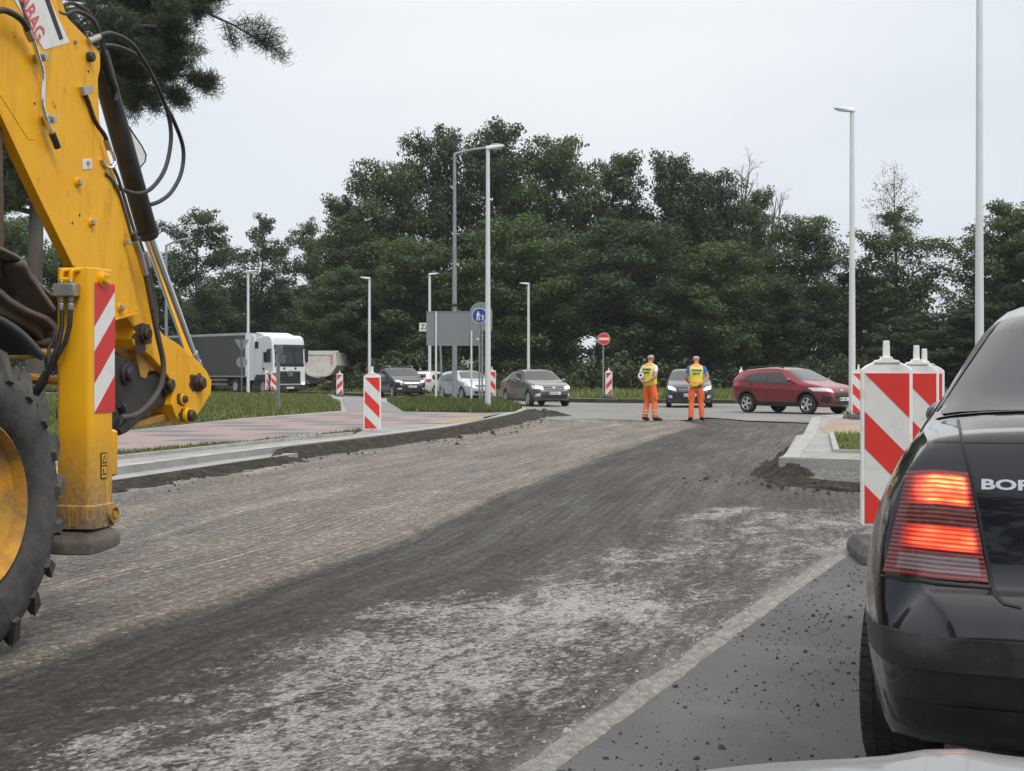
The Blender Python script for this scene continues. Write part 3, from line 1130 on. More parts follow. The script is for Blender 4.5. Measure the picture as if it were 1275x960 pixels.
# ------------------------------------------------------------------ trees
M_BARK = mat('bark', (0.085, 0.075, 0.065), 0.95, var=0.35, scale=2, bump=0.6, bscale=12)
M_LEAF = leafmat('alder_leaf', ((0.0, (0.031, 0.054, 0.026)), (0.5, (0.055, 0.089, 0.039)), (0.85, (0.082, 0.118, 0.048)), (1.0, (0.12, 0.14, 0.064))), 0.38, obj=0.30)
M_LEAF2 = leafmat('bush_leaf', ((0.0, (0.030, 0.044, 0.018)), (0.6, (0.055, 0.072, 0.028)), (1.0, (0.10, 0.115, 0.05))), 0.3, obj=0.3)
M_LEAFB = leafmat('birch_leaf', ((0.0, (0.095, 0.105, 0.055)), (0.6, (0.145, 0.145, 0.085)), (1.0, (0.20, 0.19, 0.12))), 0.4, obj=0.1)
M_NEEDLE = leafmat('pine_needle', ((0.0, (0.036, 0.052, 0.030)), (0.5, (0.062, 0.082, 0.046)), (1.0, (0.10, 0.12, 0.066))), 0.15, obj=0.05)


def leaves(centres, radii, counts, size, flat=0.6, droop=0.3):
    "quads scattered through squashed balls; returns V, F"
    n = int(sum(counts))
    idx = np.repeat(np.arange(len(centres)), counts)
    C, RR = np.asarray(centres)[idx], np.asarray(radii)[idx]
    d = rng.normal(0, 1, (n, 3))
    d /= np.linalg.norm(d, axis=1)[:, None]
    rad = rng.random(n) ** 0.45
    p = C + d * (RR * rad)[:, None] * np.array([1, 1, flat])
    nr = d * np.array([1, 1, 1.0]) + rng.normal(0, 0.75, (n, 3)) + np.array([0, 0, 0.55])
    nr /= np.linalg.norm(nr, axis=1)[:, None]
    a = rng.normal(0, 1, (n, 3)) + np.array([0, 0, -droop])
    u = np.cross(nr, a)
    u /= np.linalg.norm(u, axis=1)[:, None] + 1e-9
    w = np.cross(nr, u)
    s = size * rng.uniform(0.55, 1.35, n)[:, None]
    V = np.stack([p - u * s * .5, p - w * s * .33, p + u * s * .5, p + w * s * .33], 1).reshape(-1, 3)
    return V, np.arange(4 * n).reshape(n, 4)


def crown_tree(seed, h=19.0, rad=4.6, base=0.10, clumps=60, leaf=0.25, per=150, flat=0.68, crad=1.25, shape=None, fill=0.35, lean=0.0):
    "trunk + limbs builder and leaf cloud of one tree standing at the origin"
    rs = np.random.default_rng(seed)
    shape = shape or [(0, 0.55), (0.12, 0.8), (0.3, 1.0), (0.5, 0.98), (0.7, 0.78), (0.85, 0.5), (0.95, 0.24), (1.0, 0.05)]
    mb = MB()
    tr = [Vector((lean * h * f * f + 0.25 * math.sin(f * 5 + seed), 0.25 * math.cos(f * 4 + seed * 2), h * f * 0.97)) for f in np.linspace(0, 1, 10)]
    r0 = 0.016 * h
    mb.tube(tr, [r0 * (1.25 if i == 0 else 1) * (1 - 0.92 * i / 9) for i in range(10)], 8)
    cs, rr = [], []

    def trunk(f):
        i = min(int(f * 9), 8)
        return tr[i].lerp(tr[i + 1], f * 9 - i)
    for k in range(clumps):
        f = base + (1 - base) * ((k + rs.random()) / clumps)
        e = (f - base) / (1 - base)
        a = k * 2.39996 + rs.normal(0, 0.4)
        ex = rad * lin(shape, e) * rs.uniform(0.72, 1.12)
        o = trunk(max(0.02, f - 0.07 * rs.random() - 0.03))
        tip = trunk(f) + Vector((math.cos(a) * ex, math.sin(a) * ex, rs.uniform(-0.7, 0.9)))
        mid = o.lerp(tip, 0.5) + Vector((0, 0, 0.25 * ex * 0.4))
        if k % 2 == 0 or e > 0.6:
            mb.tube([o, mid, tip], [r0 * 0.30 * (1 - 0.7 * e), r0 * 0.18 * (1 - 0.7 * e), 0.015], 5)
        m_ = 3 + int(ex * 1.5)
        for q in range(m_):
            g = 0.30 + 0.75 * (q + rs.random() * 0.8) / m_ if rs.random() > fill else rs.random()
            p = o.lerp(tip, min(g, 1.05)) + Vector(rs.normal(0, 0.45, 3)) * (0.5 + 0.3 * ex / rad)
            if p.z > h * 1.02:
                p.z = h * 1.02
            cs.append(tuple(p))
            rr.append(crad * rs.uniform(0.55, 1.15) * (0.72 + 0.28 * lin(shape, e)))
    cnt = [max(12, int(per * (r / crad) ** 1.6)) for r in rr]
    V, FC = leaves(cs, rr, cnt, leaf, flat)
    return mb, V, FC


def tree_proto(name, label, cat, leafm, seed, **kw):
    mb, V, FC = crown_tree(seed, **kw)
    t = thing(name, label, cat)
    mb.build('trunk', M_BARK, t)
    fast_mesh('crown', V, FC, leafm, t)
    return t


def place(o, u, top, hw, Y, nomh, nomr, rz, label, group, first=False, lift=0.0):
    c = o if first else copy_tree(o)
    X = (u - CX) / F * Y
    z0 = 0.12 if Y > 60 else -0.05
    H = CH - (top - HZ) / F * Y - z0
    sx = hw / F * Y / nomr
    c.location = (X, Y, z0)
    c.scale = (sx, sx, H / nomh)
    c.rotation_euler = (0, 0, rz)
    c['label'] = label
    c['group'] = group
    return c


GT = 'alders in the belt behind the roundabout'
tall = [(0, 0.62), (0.12, 0.85), (0.32, 1.0), (0.6, 1.0), (0.8, 0.86), (0.92, 0.62), (1.0, 0.36)]
slim = [(0, 0.35), (0.15, 0.62), (0.35, 0.92), (0.6, 1.0), (0.8, 0.86), (0.92, 0.58), (1.0, 0.25)]
AL = [tree_proto('alder_tree', 'x', 'tree', M_LEAF, 11, clumps=62, shape=tall),
      tree_proto('alder_tree', 'x', 'tree', M_LEAF, 23, clumps=66, shape=tall, crad=1.15, per=130),
      tree_proto('alder_tree', 'x', 'tree', M_LEAF, 37, clumps=58, shape=slim, crad=1.15, lean=0.02),
      tree_proto('alder_tree', 'x', 'tree', M_LEAF, 51, clumps=70, shape=tall, crad=1.2, per=140, lean=-0.02)]
OP = [tree_proto('alder_tree', 'x', 'tree', M_LEAF, 77, clumps=48, shape=slim, crad=1.0, per=105, base=0.14, fill=0.2),
      tree_proto('alder_tree', 'x', 'tree', M_LEAF, 91, clumps=42, shape=slim, crad=0.95, per=95, base=0.18, fill=0.2, lean=0.02)]
used = set()
# (protos, u, top v, half width px, distance, label)
TREES = [
    (OP, 0, 247, 250, 47, 122, 'leafy tree with an airy top above the grey trailer, nearest the backhoe arm'),
    (OP, 1, 325, 262, 43, 126, 'open-crowned tree showing its thin trunk above the white lorry cab'),
    (OP, 0, 388, 266, 36, 130, 'shorter airy tree tucked in at the left edge of the dense belt'),
    (AL, 2, 436, 236, 46, 110, 'dark tree forming the left shoulder of the dense belt, over the tipper'),
    (AL, 0, 480, 192, 50, 112, 'tall tree with a rounded top over the black off-roader'),
    (AL, 1, 546, 150, 46, 114, 'tall tree whose top rises just left of the two high lamps'),
    (AL, 3, 622, 143, 56, 116, 'tallest broad tree directly behind the two high lamps'),
    (AL, 0, 692, 160, 52, 113, 'broad tree behind the grey saloon, second from the top of the belt'),
    (AL, 2, 765, 178, 48, 115, 'dense tree rising above the no entry sign'),
    (AL, 1, 832, 184, 50, 112, 'dense tree with a pointed tuft above the left worker'),
    (AL, 3, 892, 206, 46, 114, 'dense tree above the right worker with a ragged right side'),
    (AL, 2, 938, 226, 34, 118, 'thin-topped tree at the right end of the dense belt beside bare branches'),
    (AL, 1, 512, 292, 62, 103, 'lower front tree in the belt, over the sign boards'),
    (AL, 3, 652, 262, 66, 102, 'lower front tree of the belt just right of the tall lamp post'),
    (AL, 0, 786, 268, 66, 101, 'lower front tree of the belt standing over the no entry sign'),
    (AL, 2, 895, 292, 60, 101, 'lower front tree of the belt over the dark blue car'),
    (AL, 3, 432, 330, 50, 104, 'low front tree over the tipper body at the left of the belt'),
    (AL, 0, 1003, 262, 48, 106, 'round dark tree above the red hatchback'),
    (AL, 1, 962, 340, 46, 103, 'low dark tree filling the gap left of the red hatchback'),
    (OP, 1, 1118, 252, 58, 104, 'wide tree with an open right side under the pale birch top'),
    (AL, 2, 1068, 330, 52, 108, 'lower dark tree behind the slim lamp post at the right'),
    (AL, 3, 1250, 246, 58, 98, 'big tree behind the high lamp at the right edge'),
    (AL, 0, 1320, 262, 70, 96, 'big tree cut off by the right edge above the black saloon'),
    (AL, 1, 1150, 392, 66, 96, 'low bushy tree behind the striped boards'),
    (AL, 2, 1218, 375, 60, 94, 'low bushy tree between the boards and the black saloon roof'),
    (AL, 1, 170, 318, 52, 118, 'dark tree glimpsed between the backhoe arm and the trailer'),
    (AL, 3, 90, 300, 60, 96, 'dark tree glimpsed behind the bucket at the left'),
    (AL, 0, 10, 262, 60, 90, 'green tree at the left edge behind the pine trunk'),
    (AL, 0, -70, 220, 70, 95, 'green tree beyond the left edge of the view'),
    (AL, 2, 285, 352, 50, 132, 'low dark tree filling the gap above the trailer roof'),
    (AL, 0, 362, 352, 46, 128, 'low dark tree filling the gap above the lorry cab'),
]
for i, (pr, k, u, top, hw, Y, lab) in enumerate(TREES):
    first = (id(pr), k) not in used
    used.add((id(pr), k))
    low = top > 325
    place(pr[k], u, top, hw * 1.22, Y, 19.0, 4.6, i * 1.9, lab, GT, first)

# second belt far behind closes the view under the crowns
mb_c, mb_r = [], []
for k in range(760):
    x = rng.uniform(-90, 110)
    y = 150 + rng.normal(0, 4)
    hgt = 9.5 + 4 * noise.noise(Vector((x * 0.05, 0, 3)))
    z = 0.3 + hgt * rng.random() ** 0.8
    mb_c.append((x, y, z))
    mb_r.append(rng.uniform(1.2, 2.2))
V, FC = leaves(mb_c, mb_r, [85] * len(mb_c), 0.55, 0.8)
tag(fast_mesh('distant_woods', V, FC, M_LEAF2), 'far-off wood closing the view under the alder crowns', 'wood', kind='stuff')

# undergrowth between the trunks
def bush_proto(seed, n=26, leaf=0.2):
    rs = np.random.default_rng(seed)
    cs, rr = [], []
    mb = MB()
    for k in range(n):
        a, d = rs.uniform(0, 6.28), rs.random() ** 0.6
        z = 1.9 * rs.random() * (1 - 0.55 * d) + 0.25
        p = (1.7 * d * math.cos(a), 1.3 * d * math.sin(a), z)
        cs.append(p)
        rr.append(rs.uniform(0.35, 0.62))
        if k % 4 == 0:
            mb.tube([(0.15 * math.cos(a), 0.15 * math.sin(a), 0), p], [0.03, 0.01], 5)
    V, FC = leaves(cs, rr, [60] * n, leaf, 0.8)
    t = thing('bush', 'x', 'bush')
    mb.build('stem', M_BARK, t)
    fast_mesh('foliage', V, FC, M_LEAF2, t)
    return t


BU = [bush_proto(5), bush_proto(6), bush_proto(8)]
GB = 'undergrowth bushes below the alders'
uu = list(range(432, 1300, 27)) + [215, 262, 300, 340, 372]
for i, u in enumerate(uu):
    o = BU[i] if i < 3 else copy_tree(BU[i % 3])
    Y = 93 + 7 * ((i * 37 % 10) / 10) + (12 if u < 400 else 0)
    o.location = ((u - CX) / F * Y, Y, 0.1)
    sz = 0.75 + 0.55 * ((i * 53 % 10) / 10)
    o.scale = (sz * 1.15, sz, sz * (0.8 + 0.5 * ((i * 29 % 10) / 10)))
    o.rotation_euler = (0, 0, i * 1.3)
    o['label'] = 'leafy bush of the undergrowth below the alder belt'
    o['group'] = GB

# bare dead tree and the thin birch
def twigs(mb, p, d, L, r, lev, rs):
    q = p + d * L
    mid = p.lerp(q, 0.5) + Vector(rs.normal(0, 0.06, 3)) * L
    mb.tube([p, mid, q], [r, r * 0.75, r * 0.45], 5)
    if lev == 0:
        return
    for k in range(3 if lev > 1 else 4):
        f = rs.uniform(0.35, 1.0)
        nd = (d + Vector(rs.normal(0, 0.42, 3))).normalized()
        twigs(mb, p.lerp(q, f), nd, L * rs.uniform(0.4, 0.68), r * 0.5, lev - 1, rs)


M_DEAD = mat('dead_wood', (0.15, 0.135, 0.12), 0.95, var=0.3)
for (u, base_v, Y, seed, sp, lab) in (
        (926, 262, 121, 4, [((-.05, 0, 1), 3.2), ((.3, .1, 1), 2.8), ((-.3, 0, 1), 2.4), ((.12, 0, 1), 3.6)], 'bare dead tree with thin upright twigs at the end of the belt'),
        (958, 300, 119, 9, [((.95, 0, .55), 2.6), ((.15, 0, 1), 3.9), ((.3, 0, 1), 3.4), ((.9, 0, .42), 3.0)], 'dead tree with one bare limb reaching right over the round tree')):
    rs = np.random.default_rng(seed)
    X = (u - CX) / F * Y
    t = thing('dead_tree', lab, 'tree', (X, Y, 0.1))
    zb = CH - (base_v - HZ) / F * Y
    mb = MB()
    mb.tube([(X, Y, 0.1), (X + 0.2, Y, zb * 0.5), (X, Y, zb)], [0.26, 0.2, 0.10], 8)
    mb.build('trunk', M_DEAD, t)
    mb = MB()
    for d, L in sp:
        twigs(mb, Vector((X, Y, zb - 0.3)), Vector(d).normalized(), L, 0.075, 3, rs)
    mb.build('branches', M_DEAD, t)
birch = [(0, 0.3), (0.3, 0.8), (0.55, 1.0), (0.75, 0.85), (0.9, 0.5), (1.0, 0.15)]
t = tree_proto('birch_tree', 'x', 'tree', M_LEAFB, 63, h=19, rad=4.6, base=0.4, clumps=46, leaf=0.17, per=26, crad=0.9, shape=birch, fill=0.1, flat=1.0)
place(t, 1114, 196, 38, 135, 19.0, 4.6, 0.4, 'sparse pale birch top showing above the trees at the right', None, True)
del t['group']

# the near pine at the upper left
PX, PY = (44 - CX) / F * 34, 34.0
t = thing('pine_tree', 'tall dark pine whose branches hang over the backhoe arm', 'tree', (PX, PY, 0.06))
mb = MB()
trk = [(PX + 0.02, PY, 0.06), (PX - 0.02, PY, 3), (PX + 0.05, PY, 6), (PX + 0.3, PY - 0.1, 9), (PX + 0.5, PY, 12), (PX + 0.6, PY, 15)]
mb.tube(trk, [0.24, 0.185, 0.165, 0.145, 0.11, 0.05], 10)
tw, tips = MB(), []
rs = np.random.default_rng(12)


def pine_branch(p, d, L, r, lev):
    q = p + d * L + Vector((0, 0, -0.07 * L))
    mid = p.lerp(q, 0.5) + Vector((0, 0, 0.08 * L)) + Vector(rs.normal(0, 0.04 * L, 3))
    tw.tube([p, mid, q], [r, r * 0.75, r * 0.4], 5)
    if lev == 0:
        for f in (0.25, 0.5, 0.75, 1.0):
            tips.append((tuple(p.lerp(q, f)), tuple(d)))
        return
    n = 5 if lev == 2 else 5
    for k in range(n):
        f = 0.3 + 0.7 * (k + 0.5) / n
        nd = (d * 0.8 + Vector(rs.normal(0, 0.5, 3)) * Vector((1, 1, 0.55)) + Vector((0, 0, 0.05))).normalized()
        b = p.lerp(mid, f * 2) if f < 0.5 else mid.lerp(q, f * 2 - 1)
        pine_branch(b, nd, L * rs.uniform(0.28, 0.45), r * 0.45, lev - 1)
    tips.append((tuple(q), tuple(d)))


for (z, dx, dy, dz, L) in ((8.7, 1, -.3, .02, 4.2), (8.3, 1, .15, -.06, 4.0), (8.1, 1, -.2, -.1, 3.2), (6.0, -.9, -.5, .1, .9), (5.6, -.9, .5, 0, .8), (6.5, -.8, .3, .1, 1.0), (7.0, -.8, -.6, .1, .9), (5.2, -.7, -.7, .1, .8), (6.7, .3, -.9, .1, .9), (5.9, .5, -.8, 0, .8), (7.3, -.9, .1, .2, 1.1), (9.6, 1, .1, .12, 5.8), (10.4, 1, -.2, .05, 5.2), (8.9, .8, .5, -.02, 3.2), (9.0, .7, -.8, 0, 3.8), (11, 1, .4, .1, 5.6), (11.4, .6, -.5, .1, 4.2),
                           (9.9, -.8, .2, .1, 4), (8.8, -.9, -.3, .0, 3.6), (10.9, -.7, .4, .2, 3.6), (6.2, -1, .2, .05, 2.4), (5.5, -1, -.3, -.05, 2.6), (6.8, -1, .5, .1, 2.8), (5.0, -.9, .4, 0, 2.2), (7.4, -1, -.1, .1, 2.8), (9.3, 1, -.4, 0, 5.0), (10.1, 1, .3, .1, 5.6), (10.7, .9, .1, .15, 5.9), (11.6, 1, 0, .1, 5.4), (12.3, .9, 0, .2, 4.2), (12.9, -.6, .4, .3, 3.2), (13.5, .4, -.5, .4, 3), (7.2, -.7, -.5, 0, 2.6), (8.9, .95, .35, -.12, 4.4)):
    i = min(int(z / 3), 4)
    a, b = Vector(trk[i]), Vector(trk[i + 1])
    p = a.lerp(b, (z - a.z) / (b.z - a.z))
    pine_branch(p, Vector((dx, dy, dz)).normalized(), L * (0.66 if dx > 0 else 1), 0.075, 2)
mb.build('trunk', M_BARK, t)
tw.build('branches', M_BARK, t)
nT, per = len(tips), 110
C = np.repeat(np.array([a for a, _ in tips]), per, 0)
n = len(C)
d = rng.normal(0, 1, (n, 3)) + np.repeat(np.array([b for _, b in tips]), per, 0) * 0.6 + np.array([0, 0, 0.35])
d /= np.linalg.norm(d, axis=1)[:, None]
st = C + rng.normal(0, 0.10, (n, 3))
L = rng.uniform(0.09, 0.19, n)[:, None]
sd = np.cross(d, rng.normal(0, 1, (n, 3)))
sd /= np.linalg.norm(sd, axis=1)[:, None]
w = 0.010
V = np.stack([st - sd * w * .6, st + sd * w * .6, st + d * L + sd * w * .5, st + d * L - sd * w * .5], 1).reshape(-1, 3)
V -= np.array([PX, PY, 0.06])
fast_mesh('crown', V, np.arange(4 * n).reshape(n, 4), M_NEEDLE, t)

# white house seen through the trunks
M_WALLW = mat('white_render', (0.72, 0.72, 0.70), 0.9, var=0.06)
M_ROOFT = mat('roof_tile', (0.17, 0.10, 0.08), 0.9, var=0.2)
M_DARKGL = mat('dark_window', (0.03, 0.035, 0.04), 0.1, var=0.0)
for (u, Y, w_, h_, lab) in ((607, 141, 5.5, 3.1, 'low white house half hidden behind the trees by the sign boards'), (772, 143, 4.2, 5.2, 'white house glimpsed between the trunks above the no entry sign')):
    X = (u - CX) / F * Y
    t = thing('house', lab, 'house', (X, Y, 0.1))
    mb = MB()
    mb.box((X, Y + 2.5, 0.1 + h_ / 2), (w_, 5, h_))
    mb.build('wall', M_WALLW, t, smooth=0)
    mb = MB()
    mb.prism([(X - w_ / 2 - .3, Y - .3, h_ + .1), (X - w_ / 2 - .3, Y + 5.3, h_ + .1), (X - w_ / 2 - .3, Y + 2.5, h_ + 1.9)], (w_ + .6, 0, 0))
    mb.build('roof', M_ROOFT, t, smooth=0)
    for s in (-1, 1):
        mb = MB()
        mb.box((X + s * w_ * 0.25, Y - 0.01, 0.1 + h_ * 0.55), (0.9, 0.06, 1.1))
        mb.build('window', M_DARKGL, t, smooth=0)

# the wood behind the camera: nothing of it is in view, but the paintwork ahead mirrors it
cs, rr = [], []
for k in range(420):
    a = rng.uniform(R(110), R(250))
    d = 38 + rng.normal(0, 3)
    hh = 13 + 4 * noise.noise(Vector((a * 4, 1, 0)))
    cs.append((d * math.sin(a), d * math.cos(a), hh * rng.random() ** 0.8))
    rr.append(rng.uniform(1.2, 2.3))
V, FC = leaves(cs, rr, [70] * len(cs), 0.7, 0.8)
tag(fast_mesh('woods_behind', V, FC, M_LEAF2), 'wood on the near side of the road mirrored in the black paint', 'wood', kind='stuff')
# ------------------------------------------------------------------ backhoe loader seen from behind its left rear wheel
A_ = Vector((math.sin(R(14.5)), math.cos(R(14.5)), 0))
N_ = Vector((-math.cos(R(14.5)), math.sin(R(14.5)), 0))
O_ = Vector((-2.27, 6.06, ZM + 0.012))


def BM(t, n, z):
    p = O_ + A_ * t + N_ * n
    return Vector((p.x, p.y, z))


def BP(u, v, n):
    "photo pixel onto the machine's lengthwise plane at offset n"
    ku = (u - CX) / F
    t = (ku * (O_.y + N_.y * n) - O_.x - N_.x * n) / (A_.x - ku * A_.y)
    Y = O_.y + A_.y * t + N_.y * n
    return BM(t, n, CH - (v - HZ) / F * Y)


YEL = Nodes('loader_yellow')
v = YEL.coord('Object')
n1 = YEL.noise(v, 2.2, 6, 0.65)
c = YEL.ramp(n1, (0.3, (0.80, 0.375, 0.002)), (0.7, (0.90, 0.455, 0.004)))
sp = YEL.noise(v, 22, 8, 0.8)
c = YEL.mix(YEL.ramp(sp, (0.655, 0.0), (0.70, 0.8)), c, (0.16, 0.075, 0.025))
d = YEL.noise(YEL.coord('Object', scale=(5, 5, 1.2)), 1.6, 8, 0.75, 0.5)
c = YEL.mix(YEL.ramp(d, (0.53, 0.0), (0.76, 0.65)), c, (0.30, 0.17, 0.045))
sc_ = YEL.noise(YEL.coord('Object', scale=(1, 1, 1), rot=(0.3, 0.5, 0.2)), 9, 9, 0.82, 0.8)
c = YEL.mix(YEL.ramp(sc_, (0.60, 0.0), (0.66, 0.75)), c, (0.12, 0.065, 0.03))
YEL.set(col=c, rough=YEL.ramp(d, (0.5, 0.38), (0.7, 0.7)), spec=0.3)
YEL.bump(YEL.noise(v, 9, 3), 0.06, 0.01)
M_YELLOW = YEL.m
M_YDIRT = mat('loader_yellow_muddy', (0.62, 0.30, 0.012), 0.6, var=0.2, scale=3, bump=0.25, bscale=30, dirt=(0.15, 0.115, 0.08), dirt_amt=1.0, dscale=7)
yl = Nodes('leg_yellow_streaked')
v = yl.coord('Object')
c = yl.ramp(yl.noise(v, 3, 5), (0.3, (0.80, 0.375, 0.002)), (0.7, (0.90, 0.455, 0.004)))
xyz = yl.sep(v)
low = yl.ramp(xyz[2], (0.50, 1.0), (1.30, 0.0))
st = yl.noise(yl.coord('Object', scale=(16, 16, 2.6)), 1.5, 9, 0.8, 0.3)
f = yl.math('MULTIPLY', yl.ramp(st, (0.36, 0.0), (0.47, 1.0)), low)
c = yl.mix(f, c, yl.mix(yl.ramp(yl.noise(v, 40, 4), (0.35, 0.0), (0.65, 1.0)), (0.11, 0.085, 0.06), (0.30, 0.21, 0.12)))
sp = yl.noise(v, 34, 6, 0.75)
c = yl.mix(yl.ramp(sp, (0.67, 0.0), (0.71, 0.9)), c, (0.10, 0.06, 0.03))
yl.set(col=c, rough=0.5)
M_LEGY = yl.m
M_BLACK = mat('black_steel', (0.018, 0.017, 0.017), 0.45, var=0.3, scale=5, dirt=(0.07, 0.06, 0.05), dirt_amt=0.7)
M_RUBBER = mat('hose_rubber', (0.018, 0.018, 0.019), 0.55, var=0.3, scale=12, dirt=(0.09, 0.08, 0.065), dirt_amt=0.5, dscale=8)
M_BRAID = mat('braided_hose', (0.085, 0.075, 0.06), 0.8, var=0.3, scale=10, bump=0.8, bscale=90)
M_CHROME = mat('chrome', (0.80, 0.81, 0.83), 0.08, 1.0, var=0.03)
M_ZINC = mat('zinc_fitting', (0.42, 0.41, 0.37), 0.4, 0.8, var=0.25, scale=9)
M_PIPE = mat('dull_pipe', (0.17, 0.155, 0.13), 0.5, 0.6, var=0.3, scale=9, dirt=(0.08, 0.06, 0.04), dirt_amt=0.8, dscale=7)
M_RUSTB = mat('worn_pin_steel', (0.055, 0.045, 0.038), 0.5, 0.5, var=0.4, scale=14, dirt=(0.16, 0.09, 0.04), dirt_amt=0.8, dscale=14)
M_TYRE = mat('tractor_tyre', (0.030, 0.030, 0.030), 0.8, var=0.45, scale=4, bump=0.5, bscale=26, dirt=(0.115, 0.108, 0.098), dirt_amt=1.1, dscale=5.5)
M_BUCKET = mat('muddy_bucket', (0.075, 0.062, 0.050), 0.85, var=0.45, scale=3, bump=0.6, bscale=16, dirt=(0.19, 0.165, 0.135), dirt_amt=0.9, dscale=3)
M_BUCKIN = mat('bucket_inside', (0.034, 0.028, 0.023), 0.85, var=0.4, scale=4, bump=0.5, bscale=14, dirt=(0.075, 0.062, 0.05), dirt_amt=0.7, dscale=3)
M_FENDER = mat('fender_plastic', (0.075, 0.08, 0.088), 0.5, var=0.2, scale=3, dirt=(0.10, 0.098, 0.09), dirt_amt=0.9, dscale=2)
M_WHITE = mat('white_sheet', (0.80, 0.80, 0.79), 0.45, var=0.05)
M_RED = mat('signal_red', (0.62, 0.028, 0.022), 0.45, var=0.06)
M_STKRED = mat('sticker_red', (0.62, 0.12, 0.10), 0.5, var=0.1)
M_STKWHITE = mat('sticker_white', (0.76, 0.75, 0.73), 0.5, var=0.05, dirt=(0.5, 0.47, 0.42), dirt_amt=0.5, dscale=9)
M_INK = mat('black_ink', (0.012, 0.012, 0.012), 0.5, var=0.05)
M_STKYEL = mat('sticker_yellow', (0.66, 0.36, 0.03), 0.5, var=0.1)

BH = thing('backhoe_loader', 'yellow backhoe loader with raised arm and muddy rear wheel at the left', 'backhoe', BM(0, 0.2, ZM + 0.012))

# ---- wheel
AX = -N_                      # outward
WC = BM(0.05, -0.01, 0.640)
mb = MB()
RT = 0.655
mb.lathe([(0.362, -0.10), (0.372, -0.045), (0.395, -0.012), (0.44, 0.012), (0.52, 0.022), (0.58, 0.010), (0.62, -0.02), (RT - 0.005, -0.05), (RT, -0.10), (RT + 0.004, -0.21),
          (RT, -0.33), (RT - 0.01, -0.38), (0.60, -0.42), (0.50, -0.44), (0.40, -0.43), (0.335, -0.36)], WC, AX, 72, U=(0, 0, 1))
U0, V0 = Vector((0, 0, 1)), AX.cross(Vector((0, 0, 1)))
for side in (0, 1):
    for k in range(21):
        a = 2 * PI * (k + 0.5 * side) / 21
        ha = 0.066
        pts = []

        def tp(ang, r, n):
            return WC + (U0 * math.cos(ang) + V0 * math.sin(ang)) * r + AX * n
        s = 1
        n0, n1 = (-0.028, -0.235) if side == 0 else (-0.405, -0.195)
        sw = 0.22
        a0, a1 = a, a + sw
        i = [mb.vert(tp(*q)) for q in (
            (a0 - ha, RT - 0.045, n0), (a0 + ha, RT - 0.045, n0), (a1 + ha * .7, RT - 0.005, n1), (a1 - ha * .7, RT - 0.005, n1),
            (a0 - ha * .75, RT + 0.036, n0 + (-0.012 if side == 0 else 0.012)), (a0 + ha * .75, RT + 0.036, n0 + (-0.012 if side == 0 else 0.012)), (a1 + ha * .5, RT + 0.036, n1), (a1 - ha * .5, RT + 0.036, n1))]
        for q in ((0, 3, 2, 1), (4, 5, 6, 7), (0, 1, 5, 4), (1, 2, 6, 5), (2, 3, 7, 6), (3, 0, 4, 7)):
            mb.face([i[z] for z in q])
        # shoulder foot running down the side wall
        if side == 0:
            i = [mb.vert(tp(*q)) for q in ((a0 - ha, RT - 0.01, -0.03), (a0 + ha, RT - 0.01, -0.03), (a0 + ha * .8 - .03, 0.55, 0.008), (a0 - ha * .8 - .03, 0.55, 0.008),
                                           (a0 - ha * .75, RT + 0.043, -0.026), (a0 + ha * .75, RT + 0.043, -0.026), (a0 + ha * .5 - .03, 0.56, 0.036), (a0 - ha * .5 - .03, 0.56, 0.036))]
            for q in ((0, 3, 2, 1), (4, 5, 6, 7), (0, 1, 5, 4), (1, 2, 6, 5), (2, 3, 7, 6), (3, 0, 4, 7)):
                mb.face([i[z] for z in q])
wheel = mb.build('wheel', M_TYRE, BH, smooth=30)
mb = MB()
mb.lathe([(0.374, -0.055), (0.378, -0.02), (0.364, -0.008), (0.352, -0.03), (0.344, -0.065), (0.32, -0.08), (0.29, -0.10), (0.22, -0.125), (0.15, -0.13), (0.10, -0.12), (0.0, -0.12)], WC, AX, 56, U=(0, 0, 1))
for k in range(8):
    a = 2 * PI * k / 8
    mb.disc(WC + (U0 * math.cos(a) + V0 * math.sin(a)) * 0.17 - AX * 0.13, AX, 0.018, 0.03, 6)
mb.disc(WC - AX * 0.13, AX, 0.085, 0.075, 24)
mb.build('rim', M_YDIRT, wheel, smooth=30)
mb = MB()
mb.lathe([(0.345, 0.0), (0.42, 0.05), (0.60, 0.03), (0.66, -0.02), (0.66, -0.36), (0.60, -0.41), (0.345, -0.38)], BM(0, 1.95, 0.628), AX, 48)
w2 = mb.build('wheel', M_TYRE, BH, smooth=30)
mb = MB()
mb.disc(BM(0, 1.95, 0.628) - AX * 0.1, AX, 0.345, 0.04, 40)
mb.build('rim', M_YDIRT, w2)

# ---- mudguard over the tyre
mb = MB()


def fend(a, b):
    ang = R(-62) + a * R(101)
    r = 0.915
    rr = r - (0.035 if 0.02 < b < 0.98 else 0.07)
    n = -0.02 + 0.5 * b
    return BM(math.sin(ang) * rr, n, 0.63 + math.cos(ang) * rr)


mb.grid(fend, 30, 6)
fo = mb.build('mudguard', M_FENDER, BH, smooth=50)
so = fo.modifiers.new('thick', 'SOLIDIFY')
so.thickness = 0.03

